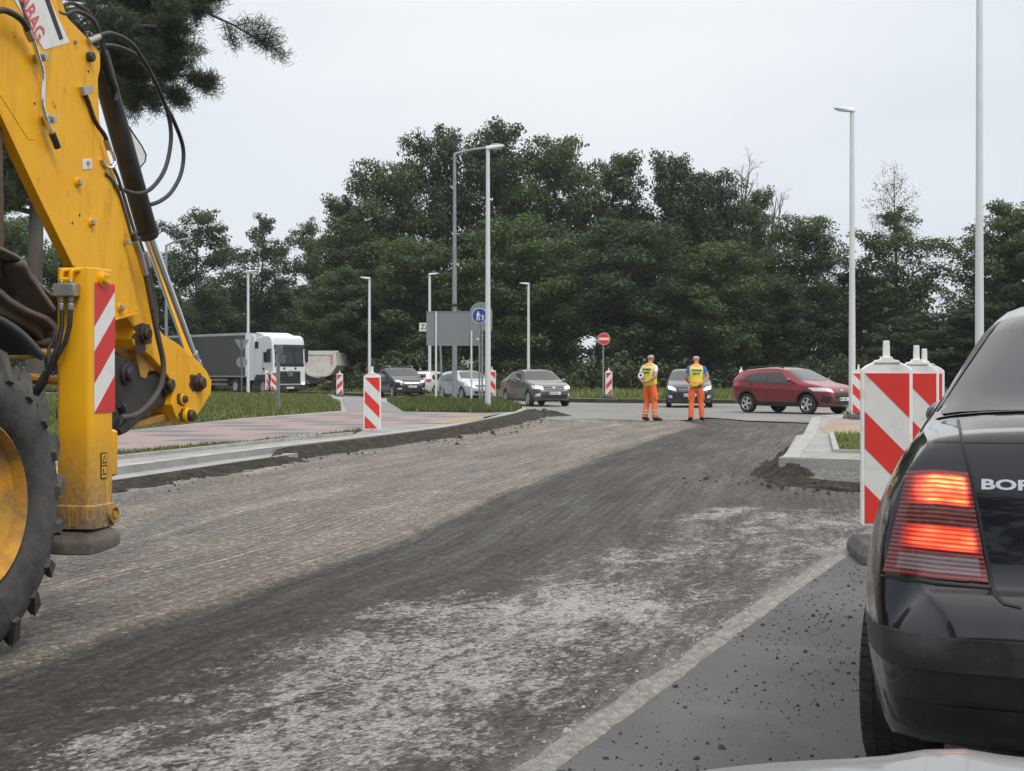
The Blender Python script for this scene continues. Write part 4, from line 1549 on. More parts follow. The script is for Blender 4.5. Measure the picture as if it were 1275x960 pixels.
# ---- chassis, rear frame
mb = MB()
rotm = Matrix.Rotation(R(-14.5), 3, 'Z')
mb.box(BM(-0.6, 1.0, 0.80), (0.85, 2.6, 0.55), 0, rotm)
mb.box(BM(0.78, 1.15, 0.78), (1.7, 0.10, 0.62), 0, rotm)
mb.box(BM(0.0, 1.0, 0.63), (1.7, 0.2, 0.2), 0, rotm)
mb.build('chassis', M_BLACK, BH, bevel=0.015)
mb = MB()
mb.tube([BP(-30, 442, 0.34), BP(72, 440, 0.34)], 0.024, 10)
mb.tube([BP(10, 470, 0.36), BP(74, 473, 0.36)], 0.026, 10)
mb.build('stay_rod', M_YDIRT, BH)
for sgn, n0 in ((1, 1.82),):
    mb = MB()
    mb.box(BM(1.08, n0, 1.05), (0.2, 0.22, 1.3), 0, rotm)
    mb.box(BM(1.08, n0, 0.36), (0.32, 0.34, 0.07), 0, rotm)
    mb.build('stabiliser_leg', M_LEGY, BH, bevel=0.02)

# ---- near stabiliser leg: a square tube with rounded edges, corner at photo x=113
tc, nc = 1.03, 0.05
LA, LB = 0.195, 0.225
z0l, z1l = 0.475, 1.728
rc = 0.03


def legsec(z, g=0.0):
    "rounded square ring in (t, n)"
    out = []
    for (ct_, cn_, a0) in ((tc + rc, nc + rc, 180), (tc + rc, nc + LA - rc, 90), (tc + LB - rc, nc + LA - rc, 0), (tc + LB - rc, nc + rc, 270)):
        for k in range(5):
            a = R(a0 + (90 if False else 0) - 90 * k / 4 + 0)
            a = R(a0) + R(90) - R(90) * k / 4 if False else R(a0 + 90 - 90 * k / 4)
            out.append((ct_ + (rc + g) * math.cos(a), cn_ + (rc + g) * math.sin(a)))
    return [BM(t, n, z) for t, n in out]


def ringstack(mb, zs, m=0):
    prev = None
    for z, g in zs:
        pts = legsec(z, g)
        c = sum(pts, Vector()) / len(pts)
        pts = sorted(pts, key=lambda p: math.atan2((p - c).dot(A_), (p - c).dot(N_)))
        r = [mb.vert(p) for p in pts]
        if prev is None:
            mb.face(r[::-1], m)
        else:
            for j in range(len(r)):
                mb.face((prev[j], prev[(j + 1) % len(r)], r[(j + 1) % len(r)], r[j]), m)
        prev = r
    mb.face(prev, m)


mb = MB()
ringstack(mb, [(z0l, 0), (z1l - 0.004, 0), (z1l, -0.004)])
leg = mb.build('stabiliser_leg', M_LEGY, BH, smooth=40)
mb = MB()
ringstack(mb, [(0.440, 0.0), (0.446, 0.010), (0.555, 0.012), (0.562, 0.006)])
mb.build('leg_collar', M_LEGY, leg, smooth=40)
mb = MB()
pc = BM(tc + 0.10, nc + 0.10, 0)
ring = []
for zz_, s in ((0.338, 0.95), (0.344, 1.0), (0.392, 1.0), (0.402, 0.95), (0.44, 0.62)):
    r = []
    for k in range(28):
        a = 2 * PI * k / 28
        e = 0.55
        ca, sa = math.cos(a), math.sin(a)
        x = math.copysign(abs(ca) ** e, ca) * 0.165 * s
        y = math.copysign(abs(sa) ** e, sa) * 0.150 * s
        p = pc + A_ * x + N_ * y
        r.append(mb.vert((p.x, p.y, zz_ + 0.016 * x / 0.165)))
    if ring:
        for j in range(28):
            mb.face((ring[j], ring[(j + 1) % 28], r[(j + 1) % 28], r[j]))
    else:
        mb.face(r[::-1])
    ring = r
mb.face(ring)
mb.build('foot_pad', M_BUCKET, leg, smooth=40)
# guide strip on the far edge, knob, collar bolt
def LBp(f, z, g=0.0):
    "point on the sticker face: f across (0 near corner .. 1), g proud"
    return BM(tc + LB * f, nc - g, z)


mb = MB()
a, b = LBp(1.0, 0.70), LBp(1.0, 0.92)
mb.tube([Vector(BM(tc + LB + 0.012, nc + 0.03, 0.69)), BM(tc + LB + 0.012, nc + 0.03, 0.70), BM(tc + LB + 0.012, nc + 0.03, 0.915), BM(tc + LB + 0.012, nc + 0.03, 0.925)], [0.02, 0.036, 0.036, 0.02], 12)
mb.build('guide_strip', M_LEGY, leg)
mb = MB()
c0 = LBp(0.45, 1.675)
mb.lathe([(0.038, 0), (0.038, 0.012), (0.027, 0.015), (0.027, 0.032), (0.020, 0.038), (0, 0.038)], c0, -N_, 20)
mb.build('pivot_knob', M_YELLOW, leg)
mb = MB()
c0 = LBp(0.82, 0.503, 0.012)
mb.lathe([(0.045, 0), (0.045, 0.016), (0.034, 0.018), (0.030, 0.004), (0.0, 0.004)], c0, -N_, 24)
mb.box(c0 - N_ * 0.004, (0.03, 0.03, 0.03), 0, rotm)
mb.build('collar_bolt', M_YDIRT, leg)


def striped(mb, pt, w, h, bands, g0=0.0):
    "white rectangle and slanted red bands; pt(x, y, g) maps to space"
    for poly, m, g in [([(0, 0), (w, 0), (w, h), (0, h)], 0, g0)] + [(b, 1, g0 + 0.002) for b in bands]:
        if len(poly) < 3:
            continue
        P1 = [pt(x, y, g) for x, y in poly]
        P0 = [pt(x, y, g - 0.0015) for x, y in poly]
        i1 = [mb.vert(p) for p in P1]
        i0 = [mb.vert(p) for p in P0]
        n = len(i1)
        mb.face(i1, m)
        for k in range(n):
            mb.face((i0[k], i0[(k + 1) % n], i1[(k + 1) % n], i1[k]), m)


# hazard sticker, photo v 358..520
zt, zb_ = 1.655 - 0.0, 1.015
sw_, sh_ = LB * 0.86, zt - zb_
sl = 0.95                      # rise of each band edge over the width
bands = []
rect = [(0, 0), (sw_, 0), (sw_, sh_), (0, sh_)]
for (ya, yb) in ((sh_ - 0.215, sh_ + 0.02), (0.145, 0.30), (-0.19, 0.0)):
    k = sl
    pl = clip(clip(rect, -k, 1, -ya), k, -1, yb + 0.0)
    bands.append(pl)
mb = MB()
striped(mb, lambda x, y, g: BM(tc + LB * 0.13 + x, nc - 0.003 - g, zb_ + y), sw_, sh_, bands)
mb.build('hazard_sticker', [M_STKWHITE, M_RED], leg, smooth=0)
# warning pictogram
mb = MB()
x0, x1, ya, yb = 0.40, 0.66, 0.685, 0.815
W_ = lambda x, z, g: BM(tc + LB * x, nc - g, z)
def flatp(mb, pts, g, m):
    mb.prism([W_(x, z, g) for x, z in pts], N_ * 0.0012, m)
flatp(mb, [(x0, ya), (x1, ya), (x1, yb), (x0, yb)], 0.0035, 0)
flatp(mb, [(x0 + .03, ya + .006), (x1 - .03, ya + .006), (x1 - .03, yb - .006), (x0 + .03, yb - .006)], 0.0050, 1)
zm = (ya + yb) / 2
flatp(mb, [(x0 + .03, zm - .003), (x1 - .03, zm - .003), (x1 - .03, zm + .003), (x0 + .03, zm + .003)], 0.0062, 0)
xm = (x0 + x1) / 2
flatp(mb, [(xm - .085, zm + .012), (xm + .085, zm + .012), (xm, yb - .012)], 0.0064, 0)
flatp(mb, [(xm - .04, zm + .018), (xm + .04, zm + .018), (xm, yb - .024)], 0.0076, 1)
flatp(mb, [(xm - .07, ya + .020), (xm + .07, ya + .020), (xm + .07, ya + .027), (xm - .07, ya + .027)], 0.0064, 0)
flatp(mb, [(xm - .05, ya + .03), (xm - .02, ya + .03), (xm - .02, ya + .05), (xm - .05, ya + .05)], 0.0064, 0)
mb.build('warning_sticker', [M_INK, M_STKYEL], leg, smooth=0)


# valve block, hooks and hoses on the front face of the leg (the face towards the wheel)
def LAp(f, z, g):
    return BM(tc - g, nc + LA * f, z)


mb = MB()
mb.box(LAp(0.57, 1.615, 0.035), (0.115, 0.06, 0.062), 0, rotm)
for f in (0.45, 0.7):
    mb.tube([LAp(f, 1.590, 0.035), LAp(f, 1.555, 0.035)], 0.014, 10)
    mb.tube([LAp(f, 1.553, 0.035), LAp(f, 1.515, 0.035)], 0.018, 6)
    mb.tube([LAp(f, 1.64, 0.035), LAp(f, 1.665, 0.035)], 0.013, 8)
mb.build('valve_block', M_ZINC, leg, bevel=0.004)
mb = MB()
for f in (0.45, 0.72):
    mb.tube([LAp(f, 1.665, 0.035), LAp(f, 1.695, 0.035), LAp(f - 0.03, 1.712, 0.03), LAp(f - 0.10, 1.716, 0.01), LAp(f - 0.14, 1.71, -0.02)], 0.012, 8)
mb.tube([LAp(0.42, 1.668, 0.034), LAp(0.73, 1.668, 0.034)], 0.011, 8)
mb.build('pipe_hook', M_YELLOW, leg)
mb = MB()
mb.tube([LAp(0.45, 1.52, 0.035), LAp(0.46, 1.44, 0.04), LAp(0.56, 1.36, 0.05), LAp(0.78, 1.28, 0.06), LAp(1.0, 1.22, 0.04), LAp(1.5, 1.14, 0.0), LAp(2.2, 1.09, -0.05)], 0.0125, 8)
mb.tube([LAp(0.70, 1.52, 0.035), LAp(0.68, 1.44, 0.04), LAp(0.72, 1.36, 0.055), LAp(0.86, 1.27, 0.07), LAp(1.1, 1.16, 0.06), LAp(1.6, 1.07, 0.02), LAp(2.4, 1.04, -0.03)], 0.0125, 8)
mb.tube([LAp(1.0, 1.40, 0.0), LAp(1.08, 1.33, 0.03), LAp(1.02, 1.24, 0.05), LAp(0.9, 1.2, 0.04)], 0.009, 8)
mb.tube([LAp(1.05, 1.22, 0.06), LAp(1.4, 1.10, 0.07), LAp(1.9, 1.02, 0.05), LAp(2.6, 1.0, 0.0)], 0.016, 8)
mb.build('hydraulic_hose', M_RUBBER, leg)


# ---- arm: plates drawn on the machine's lengthwise plane, each with its real thickness
NB = 0.62


def plate(name, px, n, th, m, parent, bevel=0.008, mb=None):
    b = mb or MB()
    b.prism([BP(u, v, n) for u, v in px], N_ * th)
    if mb is None:
        return b.build(name, m, parent, smooth=0, bevel=bevel)


def roundpoly(px, r=6, keep=()):
    "cut the corners of a pixel outline"
    out = []
    n = len(px)
    for i in range(n):
        p, a, b = px[i], px[i - 1], px[(i + 1) % n]
        la, lb = math.hypot(a[0] - p[0], a[1] - p[1]), math.hypot(b[0] - p[0], b[1] - p[1])
        q = min(r, la * .45, lb * .45)
        for s, l in ((a, la), (b, lb)):
            pass
        p1 = (p[0] + (a[0] - p[0]) / la * q, p[1] + (a[1] - p[1]) / la * q)
        p2 = (p[0] + (b[0] - p[0]) / lb * q, p[1] + (b[1] - p[1]) / lb * q)
        out += [p1, ((p1[0] + p2[0] + 2 * p[0]) / 4, (p1[1] + p2[1] + 2 * p[1]) / 4), p2]
    return out


arm = plate('arm', [(-70, -60), (56, -75), (69, 0), (88, 55), (108, 122), (135, 217), (152, 260), (156, 300), (164, 345), (173, 388), (139, 397), (112, 402), (92, 329), (49, 242), (0, 138), (-60, 20)], NB, 0.045, M_YELLOW, BH, 0.010)
plate('arm_web', [(20, -60), (56, -75), (69, 0), (88, 55), (108, 122), (135, 217), (152, 260), (156, 300), (164, 345), (172, 386), (152, 391), (132, 330), (95, 240), (62, 150), (25, 0)], NB + 0.045, 0.24, M_YELLOW, arm, 0.004)
# welded flange along the outer edge, a little behind
plate('cylinder_lug', roundpoly([(50, -40), (74, -10), (84, 22), (100, 38), (113, 52), (125, 66), (125, 86), (122, 98), (124, 150), (134, 190), (149, 236), (160, 290), (150, 300), (128, 217), (100, 122), (80, 55)], 4), NB + 0.04, 0.22, M_YELLOW, arm)
ext = plate('inner_arm', [(120, 300), (146, 230), (152, 246), (166, 305), (176, 332), (186, 372), (197, 408), (204, 417), (222, 428), (246, 449), (257, 461), (264, 474), (263, 490), (250, 511), (243, 521), (236, 526), (228, 527), (220, 520), (214, 504), (216, 487), (212, 472), (204, 461), (190, 446), (180, 437), (169, 434), (165, 422), (168, 408), (158, 396), (140, 396)], NB + 0.05, 0.20, M_YELLOW, arm)
# bottom flange of the outer arm
mb = MB()
mb.prism([BP(u, v, NB - 0.012) for u, v in ((139, 397), (173, 388), (173.4, 390.5), (139, 400))], N_ * 0.28)
mb.build('arm_flange', M_YELLOW, arm, smooth=0)
mb = MB()
mb.prism([BP(u, v, NB - 0.01) for u, v in ((0, 137), (-1, 139), (48, 244), (91, 331), (94, 330), (51, 242))], N_ * 0.06)
mb.build('arm_flange', M_YELLOW, arm, smooth=0)
# weld bead
mb = MB()
mb.tube([BP(0, 118, NB), BP(16, 143, NB), BP(33, 170, NB), BP(36, 173, NB), BP(43, 173, NB)], 0.0035, 6)
mb.build('weld_seam', M_YELLOW, arm)


def pin(name, u, v, rpx, n, h, m, parent, ringm=None, hexa=False, ring=1.6):
    c = BP(u, v, n)
    r = rpx / F * c.y
    b = MB()
    b.lathe([(r, 0), (r, h * .8), (r * .8, h), (0, h)], c, -N_, 6 if hexa else 20)
    o = b.build(name, m, parent, smooth=30)
    if ringm:
        b = MB()
        b.lathe([(r * ring, 0), (r * ring, h * .35), (r * ring * .9, h * .45), (r * 1.02, h * .45)], c, -N_, 24)
        b.build('pin_collar', ringm, o, smooth=30)
    return o


pin('pivot_pin', 110, 71, 6.2, NB + 0.04, 0.035, M_BLACK, arm)
pin('bolt', 93, 52, 2.4, NB + 0.04, 0.02, M_ZINC, arm, hexa=True)
for u, v in ((96, 227), (113, 277), (149, 383)):
    pin('bolt', u, v, 4.2, NB, 0.03, M_ZINC, arm, M_YELLOW, hexa=True, ring=1.35)
for u, v in ((43, 129), (90, 278), (110, 89), (99, 268)):
    pin('drilled_hole', u, v, 1.7, NB if u != 110 else NB + 0.04, 0.002, M_INK, arm)
pin('pivot_pin', 178, 416, 7.4, NB + 0.05, 0.045, M_RUSTB, arm, M_RUSTB, ring=1.35)
pin('pivot_pin', 246, 477, 8.0, NB + 0.05, 0.05, M_RUSTB, arm, M_RUSTB, ring=1.3)
pin('pivot_pin', 227, 497, 4.6, NB + 0.05, 0.03, M_RUSTB, arm, M_YELLOW, ring=1.65)
pin('pivot_pin', 231.5, 517.5, 7.4, NB + 0.05, 0.06, M_RUSTB, arm, M_YELLOW, ring=1.3)
# grease and rust round the pins
M_GREASE = mat('grease', (0.045, 0.026, 0.014), 0.45, var=0.5, scale=16)
for (u, v, r0, sd) in ((178, 416, 15, 1), (246, 477, 13, 2), (227, 497, 9, 3), (231, 517, 10, 4), (175, 432, 9, 5)):
    mb = MB()
    pts = []
    for k in range(26):
        a = 2 * PI * k / 26
        rr = r0 * (0.95 + 0.4 * noise.noise(Vector((math.cos(a) * 2.2, math.sin(a) * 2.2, sd))))
        pts.append(BP(u + rr * math.cos(a) * 0.85, v + rr * math.sin(a) * 0.95, NB + 0.0485))
    mb.prism(pts, N_ * 0.003)
    mb.build('grease_stain', M_GREASE, arm, smooth=0)
# small square tag with a bolt, and the lamp bracket
mb = MB()
mb.prism([BP(u, v, NB - 0.004) for u, v in ((103, 198), (114, 198), (115, 210), (104, 211))], N_ * 0.004)
o = mb.build('tag_plate', M_STKWHITE, arm, smooth=0)
pin('bolt', 109, 202.5, 2.6, NB - 0.004, 0.014, M_ZINC, arm, hexa=True)
mb = MB()
mb.prism([BP(u, v, NB - 0.03) for u, v in ((104, 108), (115, 106), (117, 115), (106, 119))], N_ * 0.06)
mb.build('bracket', M_ZINC, arm, smooth=0, bevel=0.003)

# ---- company sticker
a0, b0, c0_, d0 = BP(18, 0, NB - 0.003), BP(62, 0, NB - 0.003), BP(87, 53, NB - 0.003), BP(55, 62, NB - 0.003)
mb = MB()
up1, up2 = a0 + (a0 - d0) * 1.3, b0 + (b0 - c0_) * 1.3
mb.prism([up1, up2, c0_, d0], N_ * 0.0025, 0)
k = lambda u, v, g=0.005: BP(u, v, NB - g)
for q in (((49, -20), (54, -22), (79, 48), (74.5, 50)), ((14, -28), (18, -30), (47.5, 57), (43.5, 58))):
    mb.prism([k(*p) for p in q], N_ * 0.002, 1)
ex = (BP(67.5, 53.5, NB) - BP(35, -28, NB)).normalized()
ey = N_.cross(ex)
if ey.dot(BP(80, 40, NB) - BP(50, 40, NB)) < 0:
    ey = -ey
wd = 0.115
org = BP(47.5, 56.5, NB - 0.0052)
text_mb(mb, 'STRABAG', org - ex * 0.012, ex, ey, wd * 1.32, 0.0012, 2, 'RIGHT', bold=0.002, xs=0.62)
mb.build('company_sticker', [M_STKWHITE, M_INK, M_STKRED], arm, smooth=0)

# ---- ram
mb = MB()
nr = NB + 0.12
ra, rb = BP(122, 68, nr), BP(185.5, 296, nr)
ax = (rb - ra).normalized()
mb.lathe([(0.030, -0.02), (0.062, -0.015), (0.064, 0.0), (0.064, (rb - ra).length - 0.012), (0.058, (rb - ra).length), (0.036, (rb - ra).length + 0.004)], ra, ax, 28, close=True)
mb.disc(rb - ax * 0.05, ax, 0.070, 0.035, 28)
ram = mb.build('ram_barrel', M_BLACK, arm, smooth=30)
mb = MB()
rc_ = BP(240, 446, nr)
mb.tube([rb, rb.lerp(rc_, 0.5), rc_], 0.036, 20)
mb.build('ram_rod', M_CHROME, arm)
mb = MB()
mb.tube([rc_ - ax * 0.04, rc_ + ax * 0.03], 0.043, 16)
mb.tube([rc_ + ax * 0.03, rc_ + ax * 0.12], 0.05, 12)
mb.build('rod_eye', M_ZINC, arm)

# ---- hoses and pipes
NH = NB - 0.05


def hose(name, px, n, r, m, parent=arm, seg=5, dn=None):
    pts = [BP(u, v, n + (dn(i / (len(px) - 1)) if dn else 0)) for i, (u, v) in enumerate(px)]
    out = []
    for i in range(len(pts) - 1):
        p0, p1, p2, p3 = pts[max(i - 1, 0)], pts[i], pts[i + 1], pts[min(i + 2, len(pts) - 1)]
        for q in range(seg):
            t = q / seg
            out.append(0.5 * ((2 * p1) + (p2 - p0) * t + (2 * p0 - 5 * p1 + 4 * p2 - p3) * t * t + (3 * p1 - p0 - 3 * p2 + p3) * t ** 3))
    out.append(pts[-1])
    b = MB()
    b.tube(out, r, 9)
    return b.build(name, m, parent, smooth=60)


hose('hydraulic_hose', [(112, 52), (125, 44), (141, 42), (163, 54), (179, 76), (195, 106), (209, 141), (213, 173), (206, 209), (190, 233), (173, 241), (154, 237), (141, 229), (132, 219)], nr - 0.09, 0.0135, M_RUBBER)
hose('hydraulic_hose', [(118, 62), (133, 57), (152, 60), (173, 72), (190, 95), (203, 125), (217, 152), (228, 184), (226, 214), (214, 238), (200, 250), (187, 255)], nr - 0.02, 0.0135, M_RUBBER)
hose('hydraulic_hose', [(70, 14), (81, 18), (95, 14), (111, 21), (121, 36), (127, 58), (134, 80), (138, 95), (145, 112), (144, 126)], nr - 0.07, 0.013, M_RUBBER)
hose('hydraulic_hose', [(76, 8), (90, 4), (108, 14), (120, 30), (128, 50), (130, 70), (128, 92)], nr - 0.03, 0.012, M_RUBBER)
hose('hydraulic_hose', [(-30, 22), (0, 13), (14, 16), (27, 25), (35, 37)], NB - 0.06, 0.017, M_RUBBER)
hose('hydraulic_hose', [(104, 112), (110, 127), (119, 152), (130, 168), (134, 178)], NB - 0.01, 0.013, M_RUBBER)
hose('hydraulic_hose', [(166, 290), (174, 316), (182, 345), (190, 385), (197, 420), (203, 448), (203, 468), (197, 487), (184, 505), (168, 517), (150, 520)], NB - 0.03, 0.0175, M_BRAID)
hose('hydraulic_hose', [(172, 296), (183, 330), (192, 372), (196, 402)], NB + 0.02, 0.014, M_BRAID)
hose('hydraulic_hose', [(196, 497), (206, 505), (212, 492), (214, 480)], NB + 0.15, 0.009, M_RUBBER)
hose('steel_pipe', [(38, 44), (42, 52), (48, 72), (53, 88), (54, 100), (53, 128), (55, 140), (59, 152), (66, 168)], NB - 0.045, 0.0125, M_CHROME)
hose('pipe_fitting', [(33, 34), (36, 42), (40, 50)], NB - 0.05, 0.021, M_ZINC, seg=3)
hose('pipe_fitting', [(65, 166), (69, 176), (72, 184)], NB - 0.045, 0.019, M_BLACK, seg=3)
hose('steel_pipe', [(135, 178), (138, 187), (142, 195), (143, 203), (138, 209), (131, 206), (127, 198)], NB - 0.01, 0.011, M_CHROME)
hose('pipe_fitting', [(132, 174), (136, 186)], NB - 0.01, 0.018, M_ZINC, seg=3)
hose('steel_pipe', [(131, 216), (140, 224), (148, 240), (158, 272), (166, 302)], NB - 0.005, 0.010, M_PIPE)
hose('steel_pipe', [(139, 205), (147, 222), (156, 250), (166, 284), (173, 305)], NB + 0.02, 0.010, M_PIPE)
for px in ([(168, 300), (176, 322)], [(175, 320), (181, 342)], [(180, 315), (185, 332)]):
    hose('pipe_fitting', px, NB - 0.03, 0.021, M_ZINC, seg=3)
hose('pipe_fitting', [(110, 52), (123, 46)], nr - 0.09, 0.02, M_ZINC, seg=3)
hose('pipe_fitting', [(141, 231), (131, 217)], nr - 0.09, 0.019, M_ZINC, seg=3)
for (u, v) in ((49, 72), (60, 149)):
    mb = MB()
    c = BP(u, v, NB - 0.015)
    d = (BP(u + 10, v - 3, NB) - BP(u, v, NB)).normalized()
    rm = Matrix((d, N_, d.cross(N_))).transposed()
    mb.box(c, (0.085, 0.02, 0.05), 0, rm)
    mb.box(c - N_ * 0.03, (0.035, 0.03, 0.035), 0, rm)
    for s in (-1, 1):
        mb.disc(c + d * 0.03 * s - N_ * 0.012, -N_, 0.012, 0.016, 6)
    mb.build('pipe_clamp', M_ZINC, arm, smooth=0, bevel=0.003)
mb = MB()
mb.box(BP(157, 301, NB - 0.01), (0.05, 0.03, 0.03), 0, rotm)
mb.build('pipe_clamp', M_ZINC, arm, smooth=0, bevel=0.003)
# white guard plate beyond the ram
mb = MB()
mb.prism([BP(u, v, nr + 0.10) for u, v in ((146, 128), (160, 158), (181, 192), (181, 197), (172, 210), (160, 190), (146, 150))], N_ * 0.012)
o = mb.build('guard_plate', [M_WHITE], arm, smooth=0, bevel=0.004)
hose('plate_edge', [(146, 127), (160, 157), (182, 193), (172, 211)], nr + 0.10, 0.005, M_BLACK, seg=3)

# ---- bucket linkage
plate('bucket_link', roundpoly([(120, 445), (140, 440), (156, 446), (172, 456), (178, 470), (196, 462), (206, 463), (214, 474), (215, 490), (206, 505), (190, 512), (175, 524), (158, 540), (128, 548), (110, 520)], 5), NB + 0.10, 0.22, M_BLACK, arm, 0.012)
pin('pivot_pin', 156, 466, 9, NB + 0.10, 0.05, M_BLACK, arm, M_BLACK, ring=1.5)
pin('pivot_pin', 205, 479, 8, NB + 0.10, 0.06, M_BLACK, arm, M_BLACK, ring=1.5)
plate('link_strut', [(168, 434), (184, 440), (196, 456), (192, 462), (186, 462), (182, 472), (176, 470)], NB + 0.09, 0.06, M_YDIRT, arm, 0.006)
plate('tooth_bar', [(150, 531), (218, 512), (224, 521), (150, 536), (148, 540)], NB + 0.12, 0.10, M_YDIRT, arm, 0.006)
hose('hose_sleeve', [(148, 503), (154, 512), (152, 526), (146, 538)], NB + 0.02, 0.028, M_BLACK, seg=3)
# boom behind the arm, left of frame
plate('boom', [(-120, -40), (-8, 130), (4, 150), (6, 300), (-6, 420), (-120, 430)], NB + 0.02, 0.24, mat('boom_brown_paint', (0.10, 0.062, 0.03), 0.6, var=0.4, dirt=(0.05, 0.035, 0.02), dirt_amt=0.8), BH)  # dark brown boom paint with darker blotches


# ---- curled bucket, seen from its side: shells with open mouth
def bshell(name, px, n0, n1, m, parent, th=0.03):
    b = MB()
    A = [BP(u, v, n0) for u, v in px]
    nn = len(A)
    b.grid(lambda a, c: (A[min(int(a * (nn - 1) + 1e-6), nn - 2)].lerp(A[min(int(a * (nn - 1) + 1e-6), nn - 2) + 1], a * (nn - 1) - min(int(a * (nn - 1) + 1e-6), nn - 2))) + N_ * (n1 - n0) * c, (nn - 1) * 3, 4)
    o = b.build(name, m, parent, smooth=50)
    s = o.modifiers.new('thick', 'SOLIDIFY')
    s.thickness = th
    return o


bk = plate('bucket', roundpoly([(-60, 285), (-5, 305), (22, 318), (34, 326), (42, 345), (66, 364), (76, 378), (76, 420), (60, 440), (20, 430), (-60, 410)], 4), 0.95, 0.03, M_BUCKIN, BH)
bshell('bucket_back', [(-70, 288), (-10, 303), (6, 309), (22, 317), (33, 326), (36, 336), (50, 352), (66, 366)], 0.55, 1.3, M_BUCKET, bk, 0.02)
bshell('bucket_edge', [(32, 324), (40, 342), (56, 364), (70, 384)], 0.52, 0.66, M_BUCKET, bk, 0.03)
bshell('bucket_floor', [(-60, 350), (-20, 352), (0, 360), (14, 372), (36, 384), (58, 394), (70, 406), (71, 424), (62, 432)], 0.36, 0.92, M_BUCKET, bk, 0.03)
plate('bucket_cheek', roundpoly([(-60, 348), (0, 358), (16, 372), (38, 385), (60, 393), (72, 404), (72, 424), (58, 430), (46, 414), (22, 400), (-5, 388), (-60, 380)], 3), 0.40, 0.03, M_BUCKET, bk, 0.004)
plate('bucket_rib', roundpoly([(-30, 418), (10, 420), (26, 422), (30, 440), (4, 446), (-30, 446)], 3), 0.42, 0.25, M_BUCKET, bk, 0.006)
# ------------------------------------------------------------------ cars
M_GLASS = mat('tinted_glass', (0.022, 0.028, 0.032), 0.04, var=0.05, spec=0.55)
M_TRIM = mat('black_trim', (0.014, 0.014, 0.015), 0.5, var=0.15)
M_CTYRE = mat('car_tyre', (0.024, 0.024, 0.024), 0.85, var=0.25, dirt=(0.08, 0.075, 0.07), dirt_amt=0.7, dscale=6)
M_ALLOY = mat('alloy', (0.55, 0.56, 0.57), 0.3, 0.7, var=0.1)
M_WELL = mat('wheel_well', (0.01, 0.01, 0.01), 0.95, var=0.1)
M_LENS = mat('headlamp_lens', (0.72, 0.74, 0.76), 0.12, 0.1, var=0.25, scale=14, coat=1.0)
M_LAMPON = emis('lit_headlamp', (1.0, 0.97, 0.88), 2.6, (0.8, 0.8, 0.8))
M_TAIL = mat('tail_lens', (0.42, 0.02, 0.018), 0.15, var=0.2, coat=1.0)
M_PLATEW = mat('plate_white', (0.70, 0.71, 0.71), 0.5, var=0.04)
M_EUBLUE = mat('plate_blue', (0.02, 0.06, 0.30), 0.5, var=0.05)
M_SILVERT = mat('chrome_trim', (0.62, 0.63, 0.64), 0.15, 0.9, var=0.05)


def paint(name, col, metal=0.35, rough=0.32):
    s = Nodes(name)
    v = s.coord('Object')
    d = s.noise(v, 2.5, 7, 0.7)
    z = s.sep(v)[2]
    f = s.math('MULTIPLY', s.ramp(z, (0.2, 0.32), (0.75, 0.03)), s.ramp(d, (0.35, 0.3), (0.7, 1.0)))
    c = s.mix(f, tuple(col), (0.17, 0.16, 0.145))
    s.set(col=c, metal=metal, rough=s.math('ADD', s.math('MULTIPLY', f, 0.4), rough, clamp=True), coat=0.6, coatr=0.04, spec=0.35)
    return s.m


def smooth_lin(pts, r=0.06):
    xs_ = [p[0] for p in pts]
    zs_ = [p[1] for p in pts]
    k = np.linspace(-1, 1, 9) * r
    w = 1.2 - np.abs(np.linspace(-1, 1, 9))

    def f(x):
        q = np.clip(x + k, 2 * xs_[0] - 0 - xs_[0], xs_[-1])
        return float((np.interp(q, xs_, zs_) * w).sum() / w.sum())
    return f


